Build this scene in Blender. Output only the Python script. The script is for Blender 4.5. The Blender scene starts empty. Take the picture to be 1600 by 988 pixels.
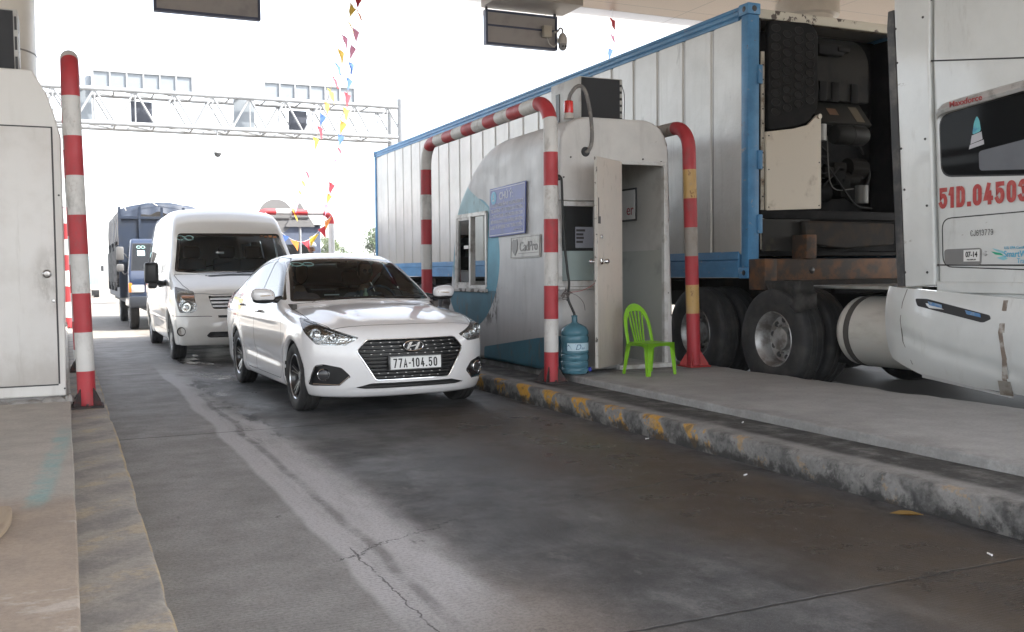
import bpy, bmesh, math, random
import numpy as np
from mathutils import Matrix, Vector
R = math.radians
SC = bpy.context.scene
COL = SC.collection

# ------------------------------------------------------------------ camera, sky, sun, exposure
def make_camera():
    f, yaw, pitch, roll = 1529.54, 0.42730, -0.04640, -0.01020
    fw = Vector((math.sin(yaw)*math.cos(pitch), math.cos(yaw)*math.cos(pitch), math.sin(pitch)))
    r0 = Vector((math.cos(yaw), -math.sin(yaw), 0)); u0 = r0.cross(fw)
    r = r0*math.cos(roll) + u0*math.sin(roll); u = u0*math.cos(roll) - r0*math.sin(roll)
    cd = bpy.data.cameras.new('camera'); cd.sensor_width = 36; cd.lens = f/1600*36
    cd.clip_start = .05; cd.clip_end = 6000
    co = bpy.data.objects.new('camera', cd); COL.objects.link(co)
    m = Matrix((r, u, -fw)).transposed().to_4x4(); m.translation = (0, 0, 1.25)
    co.matrix_world = m
    SC.camera = co
make_camera()
SUN_DIR = Vector((.55, -.36, .76)).normalized()      # towards the sun
SUN_EL = math.asin(SUN_DIR.z); SUN_AZ = math.atan2(SUN_DIR.x, SUN_DIR.y)
def make_light():
    w = bpy.data.worlds.new('World'); SC.world = w; w.use_nodes = True
    nt = w.node_tree; bg = nt.nodes['Background']
    sk = nt.nodes.new('ShaderNodeTexSky'); sk.sky_type = 'NISHITA'; sk.sun_disc = False
    sk.sun_elevation = SUN_EL; sk.sun_rotation = SUN_AZ
    sk.air_density = 1.0; sk.dust_density = 2.0; sk.ozone_density = 1.0; sk.altitude = 0
    bw = nt.nodes.new('ShaderNodeRGBToBW'); mx = nt.nodes.new('ShaderNodeMix'); mx.data_type = 'RGBA'; mx.inputs[0].default_value = .72     # a white, hazy sky
    nt.links.new(sk.outputs[0], bw.inputs[0]); nt.links.new(sk.outputs[0], mx.inputs[6]); nt.links.new(bw.outputs[0], mx.inputs[7])
    nt.links.new(mx.outputs[2], bg.inputs[0]); bg.inputs[1].default_value = .15
    sd = bpy.data.lights.new('sun', 'SUN'); sd.energy = 2.2; sd.angle = R(.6); sd.color = (1, .95, .87)
    so = bpy.data.objects.new('sun', sd); COL.objects.link(so)
    so.rotation_euler = (-SUN_DIR).to_track_quat('-Z', 'Y').to_euler(); so.location = (0, 0, 60)
make_light()
SC.view_settings.view_transform = 'Standard'; SC.view_settings.look = 'None'
SC.view_settings.gamma = 1; SC.view_settings.exposure = 2.66
SC.render.engine = 'CYCLES'
SC.cycles.use_denoising = True
SC.cycles.max_bounces = 10; SC.cycles.diffuse_bounces = 5; SC.cycles.transparent_max_bounces = 24
SC.cycles.sample_clamp_indirect = 8
SC.cycles.caustics_reflective = False; SC.cycles.caustics_refractive = False

# ------------------------------------------------------------------ material helpers
class NT:
    def __init__(s, name):
        s.m = bpy.data.materials.new(name); s.m.use_nodes = True
        s.t = s.m.node_tree; s.b = s.t.nodes['Principled BSDF']; s.out = s.t.nodes['Material Output']
        s._c = None
    def n(s, ty, **kw):
        nd = s.t.nodes.new(ty)
        for k, v in kw.items(): setattr(nd, k, v)
        return nd
    def put(s, sock, v):
        if isinstance(v, bpy.types.NodeSocket): s.t.links.new(v, sock)
        elif isinstance(v, (tuple, list)) and len(v) == 3 and sock.type == 'RGBA': sock.default_value = (*v, 1)
        else: sock.default_value = v
    def coord(s):
        if s._c is None: s._c = s.n('ShaderNodeTexCoord').outputs['Object']
        return s._c
    def map(s, sc=(1,1,1), loc=(0,0,0), rot=(0,0,0), v=None):
        nd = s.n('ShaderNodeMapping'); s.put(nd.inputs[0], v or s.coord())
        nd.inputs['Location'].default_value = loc; nd.inputs['Rotation'].default_value = rot; nd.inputs['Scale'].default_value = sc
        return nd.outputs[0]
    def noise(s, scale=5, detail=5, rough=.55, v=None, dist=0):
        nd = s.n('ShaderNodeTexNoise'); s.put(nd.inputs['Vector'], v or s.coord())
        nd.inputs['Scale'].default_value = scale; nd.inputs['Detail'].default_value = detail
        nd.inputs['Roughness'].default_value = rough; nd.inputs['Distortion'].default_value = dist
        return nd.outputs['Fac']
    def vor(s, scale=5, v=None, feature='F1'):
        nd = s.n('ShaderNodeTexVoronoi', feature=feature); s.put(nd.inputs['Vector'], v or s.coord()); nd.inputs['Scale'].default_value = scale
        return nd.outputs['Distance']
    def mth(s, op, a, b=None, c=None):
        nd = s.n('ShaderNodeMath', operation=op); s.put(nd.inputs[0], a)
        if b is not None: s.put(nd.inputs[1], b)
        if c is not None: s.put(nd.inputs[2], c)
        return nd.outputs[0]
    def add(s, a, b): return s.mth('ADD', a, b)
    def sub(s, a, b): return s.mth('SUBTRACT', a, b)
    def mul(s, a, b): return s.mth('MULTIPLY', a, b)
    def mr(s, v, lo, hi, a=0., b=1., smooth=True):
        nd = s.n('ShaderNodeMapRange'); nd.interpolation_type = 'SMOOTHSTEP' if smooth else 'LINEAR'
        s.put(nd.inputs[0], v)
        for i, q in enumerate((lo, hi, a, b)): s.put(nd.inputs[i+1], q)
        return nd.outputs[0]
    def mix(s, fac, a, b, op='MIX'):
        nd = s.n('ShaderNodeMix', data_type='RGBA', blend_type=op); s.put(nd.inputs[0], fac); s.put(nd.inputs[6], a); s.put(nd.inputs[7], b)
        return nd.outputs[2]
    def xyz(s, v=None):
        nd = s.n('ShaderNodeSeparateXYZ'); s.put(nd.inputs[0], v or s.coord()); return nd.outputs
    def band(s, v, c, w, soft):               # 1 inside |v-c|<w
        d = s.mth('ABSOLUTE', s.sub(v, c))
        return s.mr(d, s.add(w, soft) if isinstance(w, bpy.types.NodeSocket) else w+soft, w, 0., 1.)
    def bump(s, h, strength=.3, dist=.01):
        nd = s.n('ShaderNodeBump'); nd.inputs['Strength'].default_value = strength; nd.inputs['Distance'].default_value = dist
        s.put(nd.inputs['Height'], h); return nd.outputs[0]
    def set(s, col=None, rough=None, metal=None, normal=None, **kw):
        I = s.b.inputs
        if col is not None: s.put(I['Base Color'], col)
        if rough is not None: s.put(I['Roughness'], rough)
        if metal is not None: s.put(I['Metallic'], metal)
        if normal is not None: s.put(I['Normal'], normal)
        for k, v in kw.items(): s.put(I[k], v)
        return s.m
def mat(name, col, rough=.5, metal=0, col2=None, sc=4, lo=.45, hi=.7, stretch=(1,1,1), detail=6, bump=0, bsc=60, coat=0, rough2=None, spec=None, **kw):
    """base colour with noise-driven dirt of a second colour, optional bump"""
    t = NT(name); fac = None
    if col2 is not None:
        fac = t.mr(t.noise(sc, detail, .6, t.map(stretch)), lo, hi); c = t.mix(fac, col, col2)
    else:
        q = t.noise(sc, 4, .6, t.map(stretch)); c = t.mix(t.mr(q, .3, .75, 0, .35), col, tuple(x*.72 for x in col))
    r = rough
    if rough2 is not None and fac is not None: r = t.mr(fac, 0, 1, rough, rough2)
    t.set(c, r, metal, **kw)
    if coat: t.set(**{'Coat Weight': coat, 'Coat Roughness': .03})
    if spec is not None: t.set(**{'Specular IOR Level': spec})
    if bump: t.set(normal=t.bump(t.noise(bsc, 4, .6), bump, .01))
    return t.m
def glass(name, tint=(.3,.33,.32), ior=1.5, rough=0.0):
    t = NT(name); nt = t.t
    tr = t.n('ShaderNodeBsdfTransparent'); tr.inputs[0].default_value = (*tint, 1)
    gl = t.n('ShaderNodeBsdfGlossy'); gl.inputs['Roughness'].default_value = rough; gl.inputs[0].default_value = (1,1,1,1)
    fr = t.n('ShaderNodeFresnel'); fr.inputs[0].default_value = ior
    mx = t.n('ShaderNodeMixShader'); nt.links.new(fr.outputs[0], mx.inputs[0]); nt.links.new(tr.outputs[0], mx.inputs[1]); nt.links.new(gl.outputs[0], mx.inputs[2])
    nt.nodes.remove(t.b); nt.links.new(mx.outputs[0], t.out.inputs[0]); return t.m

# ------------------------------------------------------------------ objects
INV = {}
def link(o, parent=None):
    COL.objects.link(o)
    if parent is not None: o.parent = parent
    return o
def tag(o, label=None, cat=None, group=None, kind=None):
    if label: o['label'] = label
    if cat: o['category'] = cat
    if group: o['group'] = group
    if kind: o['kind'] = kind
    return o
def thing(name, label, cat, loc=(0,0,0), rotz=0, group=None):
    o = bpy.data.objects.new(name, None); o.empty_display_size = .1; COL.objects.link(o)
    o.location = loc; o.rotation_euler = (0, 0, rotz); tag(o, label, cat, group)
    INV[o.name] = (Matrix.Translation(Vector(loc)) @ Matrix.Rotation(rotz, 4, 'Z')).inverted()
    return o
def obj(name, bm, mats, parent=None, smooth=40, world=False, bevel=0, bseg=2):
    """link a bmesh as ONE mesh object.  world=True: coordinates are world, move into the parent's frame"""
    me = bpy.data.meshes.new(name)
    if world:
        p = parent
        while p is not None and p.name not in INV: p = p.parent
        if p is not None: bm.transform(INV[p.name])
    bm.normal_update(); bm.to_mesh(me); bm.free()
    for m in (mats if isinstance(mats, (list, tuple)) else [mats]): me.materials.append(m)
    o = bpy.data.objects.new(name, me); link(o, parent)
    if bevel:
        md = o.modifiers.new('bevel', 'BEVEL'); md.width = bevel; md.segments = bseg; md.limit_method = 'ANGLE'; md.angle_limit = R(35); md.harden_normals = False
    if smooth:
        for p in me.polygons: p.use_smooth = True
        me.set_sharp_from_angle(angle=R(smooth))
    return o
def BM(): return bmesh.new()
def box(bm, c, s, M=None, mi=0, bev=0, seg=2):
    m = Matrix.Translation(Vector(c)) @ Matrix.Diagonal((s[0], s[1], s[2], 1))
    if M is not None: m = M @ m
    r = bmesh.ops.create_cube(bm, size=1, matrix=m); vs = r['verts']
    fs = set(f for v in vs for f in v.link_faces)
    for f in fs: f.material_index = mi
    if bev:
        es = list(set(e for v in vs for e in v.link_edges))
        rr = bmesh.ops.bevel(bm, geom=es, offset=bev, segments=seg, profile=.5, affect='EDGES')
        for f in rr['faces']: f.material_index = mi
def box2(bm, a, b, **k):
    box(bm, [(a[i]+b[i])/2 for i in range(3)], [abs(b[i]-a[i]) for i in range(3)], **k)
def frame_of(d):
    d = Vector(d).normalized(); a = Vector((0,0,1)) if abs(d.z) < .95 else Vector((1,0,0))
    x = a.cross(d).normalized(); return x, d.cross(x)
def tube(bm, path, r, seg=12, mi=0, cap=True, mif=None, closed=False):
    """swept tube; r a number or list; mif(i) -> material of segment i"""
    path = [Vector(p) for p in path]; n = len(path); rings = []; X = None
    for i, p in enumerate(path):
        if closed: d = path[(i+1) % n] - path[i-1]
        else: d = path[min(i+1, n-1)] - path[max(i-1, 0)]
        d.normalize()
        if X is None: X, Y = frame_of(d)
        else:
            X = (X - d*X.dot(d)).normalized(); Y = d.cross(X)
        rr = r[i] if isinstance(r, (list, tuple)) else r
        rings.append([bm.verts.new(p + (X*math.cos(a) + Y*math.sin(a))*rr) for a in [2*math.pi*k/seg for k in range(seg)]])
    for i in range(n if closed else n-1):
        A, B = rings[i], rings[(i+1) % n]
        for k in range(seg):
            f = bm.faces.new((A[k], A[(k+1) % seg], B[(k+1) % seg], B[k])); f.material_index = mif(i) if mif else mi; f.smooth = True
    if cap and not closed:
        for rg, q in ((rings[0], -1), (rings[-1], 1)):
            f = bm.faces.new(rg[::q]); f.material_index = mif(0 if q < 0 else n-2) if mif else mi
def cyl(bm, a, b, r, seg=20, mi=0, cap=True): tube(bm, [a, b], r, seg, mi, cap)
def lathe(bm, prof, origin=(0,0,0), axis=(0,0,1), seg=32, mi=0, mif=None):
    """prof: list of (radius, height along axis)"""
    o = Vector(origin); d = Vector(axis).normalized(); X, Y = frame_of(d); rings = []
    for (r, h) in prof:
        if r < 1e-6: rings.append([bm.verts.new(o + d*h)])
        else: rings.append([bm.verts.new(o + d*h + (X*math.cos(2*math.pi*k/seg) + Y*math.sin(2*math.pi*k/seg))*r) for k in range(seg)])
    for i in range(len(rings)-1):
        A, B = rings[i], rings[i+1]
        for k in range(seg):
            k2 = (k+1) % seg
            if len(A) == 1 and len(B) == 1: continue
            if len(A) == 1: vs = (A[0], B[k2], B[k])
            elif len(B) == 1: vs = (A[k], A[k2], B[0])
            else: vs = (A[k], A[k2], B[k2], B[k])
            f = bm.faces.new(vs); f.material_index = mif(i) if mif else mi; f.smooth = True
def prism(bm, poly, a, b, axis='x', mi=0):
    """extrude a 2D polygon between a and b along an axis. axis x: poly=(y,z); y: (x,z); z: (x,y)"""
    def P(q, t): return {'x': (t, q[0], q[1]), 'y': (q[0], t, q[1]), 'z': (q[0], q[1], t)}[axis]
    A = [bm.verts.new(P(q, a)) for q in poly]; B = [bm.verts.new(P(q, b)) for q in poly]; n = len(poly); fs = []
    fs.append(bm.faces.new(A[::-1])); fs.append(bm.faces.new(B))
    for i in range(n): fs.append(bm.faces.new((A[i], A[(i+1) % n], B[(i+1) % n], B[i])))
    for f in fs: f.material_index = mi
    bmesh.ops.recalc_face_normals(bm, faces=fs)
    return fs
def rrect(x0, z0, x1, z1, r, n=5):
    out = []
    for cx, cz, a0 in ((x1-r, z1-r, 0), (x0+r, z1-r, 90), (x0+r, z0+r, 180), (x1-r, z0+r, 270)):
        for k in range(n+1):
            a = R(a0 + 90*k/n); out.append((cx + r*math.cos(a), cz + r*math.sin(a)))
    return out
def quad(bm, pts, mi=0):
    f = bm.faces.new([bm.verts.new(p) for p in pts]); f.material_index = mi; return f
def sheet(bm, x0, x1, y0, y1, z, nx=1, ny=1, fn=None):
    V = [[bm.verts.new((x0+(x1-x0)*i/nx, y0+(y1-y0)*j/ny, z)) for i in range(nx+1)] for j in range(ny+1)]
    for row in V:
        for v in row:
            if fn: v.co = fn(v.co)
    for j in range(ny):
        for i in range(nx): bm.faces.new((V[j][i], V[j][i+1], V[j+1][i+1], V[j+1][i]))
def text_mesh(s, size, M, depth=.001, align='CENTER', spacing=1.0, sx=1.0, bold=0, shear=0):
    """letters as a bmesh in the plane given by matrix M (x right, y up, z out)"""
    cu = bpy.data.curves.new('letters', 'FONT'); cu.body = s; cu.size = size; cu.align_x = align; cu.align_y = 'CENTER'
    cu.extrude = depth; cu.space_character = spacing; cu.offset = bold; cu.shear = shear
    o = bpy.data.objects.new('letters', cu); COL.objects.link(o)
    dg = bpy.context.evaluated_depsgraph_get(); me = bpy.data.meshes.new_from_object(o.evaluated_get(dg))
    bm = bmesh.new(); bm.from_mesh(me); bm.transform(Matrix(M) @ Matrix.Diagonal((sx, 1, 1, 1)))
    bpy.data.objects.remove(o); bpy.data.curves.remove(cu); bpy.data.meshes.remove(me)
    return bm
def merge(dst, src, mi=None):
    me = bpy.data.meshes.new('tmp'); src.to_mesh(me); src.free(); n0 = len(dst.faces); dst.from_mesh(me); bpy.data.meshes.remove(me)
    if mi is not None:
        dst.faces.ensure_lookup_table()
        for i in range(n0, len(dst.faces)): dst.faces[i].material_index = mi
def _arc(cx, cy, rx, ry, a0, a1, n=10): return [(cx+rx*math.cos(R(a0+(a1-a0)*k/n)), cy+ry*math.sin(R(a0+(a1-a0)*k/n))) for k in range(n+1)]
GLYPH = {'0': [_arc(.5, .75, .5, .25, 0, 180)+_arc(.5, .25, .5, .25, 180, 360)+[(1, .75)]], '1': [[(-.25, .74), (.30, 1), (.72, 1)], [(.72, .93), (.72, 0)]], '7': [[(0, 1), (1, 1), (.32, 0)]],
    '4': [[(.72, 0), (.72, .55)], [(.55, 1), (0, .24), (1, .24)]], '5': [[(.95, 1), (.08, 1), (.03, .52)]+_arc(.47, .33, .53, .33, 130, -150, 14)], '3': [_arc(.47, .74, .46, .26, 160, -75, 10)+_arc(.47, .27, .53, .27, 80, -160, 12)],
    '6': [_arc(.5, .72, .5, .28, 20, 180, 8)+[(0, .3)]+_arc(.5, .3, .5, .30, 180, 540, 16)], '9': [_arc(.5, .28, .5, .28, 200, 360, 8)+[(1, .7)]+_arc(.5, .7, .5, .30, 0, 360, 16)], 'A': [[(0, 0), (.5, 1), (1, 0)], [(.17, .28), (.83, .28)]],
    'D': [[(0, 0), (0, 1), (.5, 1)]+_arc(.5, .72, .5, .28, 90, 0, 6)+_arc(.5, .28, .5, .28, 0, -90, 6)+[(0, 0)]], 'C': [_arc(.5, .72, .5, .28, 20, 180, 8)+_arc(.5, .28, .5, .28, 180, 340, 8)], 'J': [[(.9, 1), (.9, .3)]+_arc(.45, .28, .45, .28, 0, -170, 8)], '-': [[(.1, .45), (.9, .45)]]}
def stroke_text(s, h, w, st, M, gap, depth=.001):
    """letters of even stroke: h tall, w wide, stroke st"""
    bm = BM(); x0 = 0.; kz = 0
    def cap(c):
        pass
    for ch in s:
        if ch == '.': box2(bm, (x0, 0, 0), (x0+st*1.1, st*1.1, depth)); x0 += st*1.1+gap; continue
        ww = w*(.62 if ch == '1' else (.55 if ch == '-' else 1))
        for pl in GLYPH[ch]:
            P = [Vector((x0+st/2+a*(ww-st), st/2+b*(h-st))) for a, b in pl]; n = len(P); L_ = []; R_ = []
            closed = (P[0]-P[-1]).length < 1e-6
            for i in range(n):
                if closed: d0 = (P[i]-P[i-1 if i else n-2]).normalized(); d1 = (P[i+1 if i < n-1 else 1]-P[i]).normalized()
                else: d0 = (P[i]-P[max(i-1, 0)]).normalized(); d1 = (P[min(i+1, n-1)]-P[i]).normalized()
                if d0.length == 0: d0 = d1
                if d1.length == 0: d1 = d0
                t = (d0+d1).normalized(); nn = Vector((-t.y, t.x)); k = st/2/max(.5, abs(nn.dot(Vector((-d0.y, d0.x)))))
                L_.append(P[i]+nn*k); R_.append(P[i]-nn*k)
            if not closed:
                for E_, i, j in ((0, 0, 1), (-1, -1, -2)):
                    d = (P[i]-P[j]).normalized()*st/2; L_[i] += d; R_[i] += d
            for i in range(n-1):
                kz += 1; vs = [bm.verts.new((q.x, q.y, depth+kz*4e-5)) for q in (L_[i], R_[i], R_[i+1], L_[i+1])]; f = bm.faces.new(vs)
                if f.calc_area() < 1e-10: bm.faces.remove(f)
        x0 += ww+gap
    bmesh.ops.recalc_face_normals(bm, faces=bm.faces[:]); bm.transform(Matrix(M)); return bm
def plane_M(origin, xdir, ydir):
    x = Vector(xdir).normalized(); y = Vector(ydir); y = (y - x*y.dot(x)).normalized(); z = x.cross(y)
    m = Matrix((x, y, z)).transposed().to_4x4(); m.translation = Vector(origin); return m
def dup(root, loc, rotz=None, label=None, group=None):
    r = root.copy(); COL.objects.link(r); r.location = loc
    if rotz is not None: r.rotation_euler = (0, 0, rotz)
    if label: r['label'] = label
    if group: r['group'] = group
    for ch in list(root.children):
        c = ch.copy(); COL.objects.link(c); c.parent = r
        for g in ch.children:
            d = g.copy(); COL.objects.link(d); d.parent = c
    return r
def arc(c, r, a0, a1, n, u, v):
    c = Vector(c); u = Vector(u); v = Vector(v)
    return [c + u*(r*math.cos(R(a0+(a1-a0)*k/n))) + v*(r*math.sin(R(a0+(a1-a0)*k/n))) for k in range(n+1)]
def crom(pts, n=6):
    """Catmull-Rom through points"""
    P = [Vector(p) for p in pts]; P = [2*P[0]-P[1]] + P + [2*P[-1]-P[-2]]; out = []
    for i in range(1, len(P)-2):
        for k in range(n):
            t = k/n; a, b, c, d = P[i-1:i+3]
            out.append(.5*((2*b) + (c-a)*t + (2*a-5*b+4*c-d)*t*t + (3*b-a-3*c+d)*t*t*t))
    out.append(P[-2]); return out

# ------------------------------------------------------------------ smooth solids (implicit bodies meshed on a grid)
def pch(xs, ys):
    xs = np.array(xs, float); ys = np.array(ys, float); h = np.diff(xs); d = np.diff(ys)/h
    m = np.zeros_like(xs); m[0] = d[0]; m[-1] = d[-1]
    for i in range(1, len(xs)-1):
        if d[i-1]*d[i] > 0:
            w1 = 2*h[i]+h[i-1]; w2 = h[i]+2*h[i-1]; m[i] = (w1+w2)/(w1/d[i-1]+w2/d[i])
    def f(x):
        x = np.clip(x, xs[0], xs[-1]); i = np.clip(np.searchsorted(xs, x)-1, 0, len(xs)-2)
        t = (x-xs[i])/h[i]; t2 = t*t; t3 = t2*t
        return (2*t3-3*t2+1)*ys[i]+(t3-2*t2+t)*h[i]*m[i]+(3*t2-2*t3)*ys[i+1]+(t3-t2)*h[i]*m[i+1]
    return f
def smax(a, b, k):
    h = np.maximum(k-np.abs(a-b), 0)/k
    return np.maximum(a, b)+h*h*k*.25
def smin(a, b, k): return -smax(-a, -b, k)
def sstep(a, b, x):
    t = np.clip((x-a)/(b-a), 0, 1); return t*t*(3-2*t)
def solid(f, lo, hi, h):
    """surface nets: returns verts (N,3), quads (M,4)"""
    lo = np.array(lo, float); n = [int(math.ceil((hi[i]-lo[i])/h))+1 for i in range(3)]
    ax = [lo[i]+h*np.arange(n[i]) for i in range(3)]
    G = np.empty(n, np.float32)
    for i in range(n[0]):                                     # slice by slice: small memory
        Yg, Zg = np.meshgrid(ax[1], ax[2], indexing='ij'); G[i] = f(np.full_like(Yg, ax[0][i]), Yg, Zg)
    S = G < 0
    A = np.zeros([k-1 for k in n], np.int8)
    for dx in (0,1):
        for dy in (0,1):
            for dz in (0,1): A += S[dx:n[0]-1+dx, dy:n[1]-1+dy, dz:n[2]-1+dz]
    cell = (A > 0) & (A < 8); idx = np.full(cell.shape, -1, np.int64); C = np.argwhere(cell); idx[cell] = np.arange(len(C))
    acc = np.zeros((len(C), 3)); cnt = np.zeros(len(C))
    cor = [(a, b, c) for a in (0,1) for b in (0,1) for c in (0,1)]
    for i, p in enumerate(cor):
        for q in cor[i+1:]:
            if sum(abs(p[k]-q[k]) for k in range(3)) != 1: continue
            g0 = G[C[:,0]+p[0], C[:,1]+p[1], C[:,2]+p[2]]; g1 = G[C[:,0]+q[0], C[:,1]+q[1], C[:,2]+q[2]]
            x = (g0 < 0) != (g1 < 0); t = np.where(x, g0/np.where(x, g0-g1, 1), 0)
            pos = C + np.array(p) + t[:,None]*(np.array(q)-np.array(p)); acc[x] += pos[x]; cnt[x] += 1
    V = lo + h*(acc/cnt[:,None])
    Q = []
    for d in range(3):
        a = [slice(None)]*3; b = [slice(None)]*3; a[d] = slice(0, -1); b[d] = slice(1, None)
        s0 = S[tuple(a)]; s1 = S[tuple(b)]; E = np.argwhere(s0 != s1)
        o1, o2 = (d+1) % 3, (d+2) % 3
        ok = (E[:,o1] > 0) & (E[:,o2] > 0) & (E[:,o1] < n[o1]-1) & (E[:,o2] < n[o2]-1); E = E[ok]
        def at(i, j):
            K = E.copy(); K[:,o1] -= i; K[:,o2] -= j; return idx[K[:,0], K[:,1], K[:,2]]
        q = np.stack([at(1,1), at(0,1), at(0,0), at(1,0)], 1)
        fl = s0[tuple(E.T)]; q[~fl] = q[~fl][:, ::-1]; Q.append(q)
    Q = np.concatenate(Q)
    V = newton(f, V, 3)
    return V, Q
def grad(f, V, e=.002):
    g = np.empty_like(V)
    for k in range(3):
        d = np.zeros(3); d[k] = e
        a = V+d; b = V-d
        g[:,k] = (f(a[:,0],a[:,1],a[:,2])-f(b[:,0],b[:,1],b[:,2]))/(2*e)
    return g
def newton(f, V, it=3):
    for _ in range(it):
        v = f(V[:,0], V[:,1], V[:,2]); g = grad(f, V); gg = np.maximum((g*g).sum(1), .05)
        V = V - np.clip(v/gg, -.02, .02)[:,None]*g
    return V
def poly_sd(poly, u, v):
    """signed distance to a 2D polygon (inside negative)"""
    P = np.array(poly, float); d = np.full(np.shape(u), 1e9); ins = np.zeros(np.shape(u), bool); n = len(P)
    for i in range(n):
        a, b = P[i], P[(i+1) % n]; e = b-a; w0 = u-a[0]; w1 = v-a[1]
        t = np.clip((w0*e[0]+w1*e[1])/(e@e+1e-12), 0, 1)
        d = np.minimum(d, (w0-e[0]*t)**2+(w1-e[1]*t)**2)
        c = ((a[1] <= v) & (b[1] > v)) | ((b[1] <= v) & (a[1] > v))
        with np.errstate(divide='ignore', invalid='ignore'): xx = a[0]+(v-a[1])*(b[0]-a[0])/(b[1]-a[1] if b[1] != a[1] else 1e-12)
        ins ^= c & (u < xx)
    d = np.sqrt(d); return np.where(ins, -d, d)
def rnd(poly, r, n=4):
    """round a polygon's corners"""
    out = []; N = len(poly)
    for i in range(N):
        p = Vector(poly[i]); a = Vector(poly[i-1]); b = Vector(poly[(i+1) % N])
        da = (a-p); db = (b-p); k = min(r, da.length*.45, db.length*.45)
        s = p+da.normalized()*k; e = p+db.normalized()*k
        for j in range(n+1):
            t = j/n; q = s*(1-t)**2+p*2*t*(1-t)+e*t*t; out.append((q.x, q.y))
    return out
class Shell:
    """implicit body as a mesh that is cut along curves into named regions"""
    def __init__(s, f, lo, hi, h):
        s.f = f; V, Q = solid(f, lo, hi, h)
        me = bpy.data.meshes.new('shell'); me.from_pydata(V.tolist(), [], Q.tolist())
        s.bm = bmesh.new(); s.bm.from_mesh(me); bpy.data.meshes.remove(me)
        s.lay = s.bm.faces.layers.int.new('reg'); s.names = {'body': 0}; s.off = {}
    def pos(s): return np.array([v.co[:] for v in s.bm.verts])
    def split(s, g):
        """cut the mesh along g(x,y,z)=0"""
        bm = s.bm; V = s.pos(); d = g(V[:,0], V[:,1], V[:,2])
        d = np.where(np.abs(d) < 4e-5, 4e-5, d); bm.verts.index_update(); new = []
        for e in list(bm.edges):
            a, b = e.verts; da, db = d[a.index], d[b.index]
            if (da < 0) != (db < 0):
                t = da/(da-db)
                t = min(max(t, .02), .98)
                ne, nv = bmesh.utils.edge_split(e, a, t); new.append(nv)
        if new: bmesh.ops.connect_verts(bm, verts=new)
    def region(s, name, g, into=None, cut=True):
        """cut along g=0 and give the faces with g<0 (of the regions in into) a name"""
        if cut: s.split(g)
        if name not in s.names: s.names[name] = len(s.names)
        k = s.names[name]; ok = None if into is None else {s.names[i] for i in into}
        F = [f for f in s.bm.faces if ok is None or f[s.lay] in ok]
        if not F: return
        C = np.array([f.calc_center_median()[:] for f in F]); d = g(C[:,0], C[:,1], C[:,2])
        for f, q in zip(F, d):
            if q < 0: f[s.lay] = k
    def line(s, name, g, w=.003, into=('body',), where=None):
        """a gap of half width w along g=0 (only where where<0)"""
        wf = (lambda x,y,z: np.maximum(np.abs(g(x,y,z))-w, where(x,y,z))) if where else (lambda x,y,z: np.abs(g(x,y,z))-w)
        s.split(lambda x,y,z: g(x,y,z)-w); s.split(lambda x,y,z: g(x,y,z)+w)
        s.region(name, wf, into, cut=False)
    def take(s, names, off=0.0, world=None, sub=None):
        """bmesh + normals of the faces of some regions, moved along the normal by off"""
        ks = {s.names[n] for n in ([names] if isinstance(names, str) else names) if n in s.names}
        bm2 = bmesh.new(); mp = {}; 
        for f in s.bm.faces:
            if f[s.lay] in ks and (sub is None or sub(f.calc_center_median())):
                vs = []
                for v in f.verts:
                    if v not in mp: mp[v] = bm2.verts.new(v.co)
                    vs.append(mp[v])
                try: bm2.faces.new(vs)
                except ValueError: pass
        P = np.array([v.co[:] for v in bm2.verts]) if len(bm2.verts) else np.zeros((0,3))
        if len(P):
            N = grad(s.f, P, .003); N /= np.maximum(np.linalg.norm(N, axis=1), 1e-6)[:,None]
            if off:
                P2 = P+N*off
                for v, q in zip(bm2.verts, P2): v.co = q
        else: N = P
        return bm2, N
    def emit(s, name, regions, mats, parent, off=0.0, sub=None, rim=0):
        bm2, N = s.take(regions, off, sub=sub)
        if not len(bm2.verts): print('EMPTY REGION', name, regions); bm2.free(); return None
        bm2.verts.index_update(); nv = len(bm2.verts)
        if rim:                                               # skirts down from the border so that the panel has thickness
            bm2.edges.ensure_lookup_table(); low = {}
            for e in [e for e in bm2.edges if e.is_boundary]:
                for v in e.verts:
                    if v not in low:
                        low[v] = bm2.verts.new(v.co-Vector(N[v.index])*rim)
                f = e.link_faces[0]; a, b = e.verts
                for l in f.loops:
                    if l.edge == e: a, b = l.vert, l.link_loop_next.vert
                bm2.faces.new((b, a, low[a], low[b]))
        me = bpy.data.meshes.new(name); bm2.to_mesh(me); bm2.free()
        for m in (mats if isinstance(mats, (list, tuple)) else [mats]): me.materials.append(m)
        for p in me.polygons: p.use_smooth = True
        nn = np.zeros((len(me.vertices), 3)); nn[:nv] = N
        if not rim: me.normals_split_custom_set_from_vertices(nn.tolist())
        o = bpy.data.objects.new(name, me); return link(o, parent)
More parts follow.
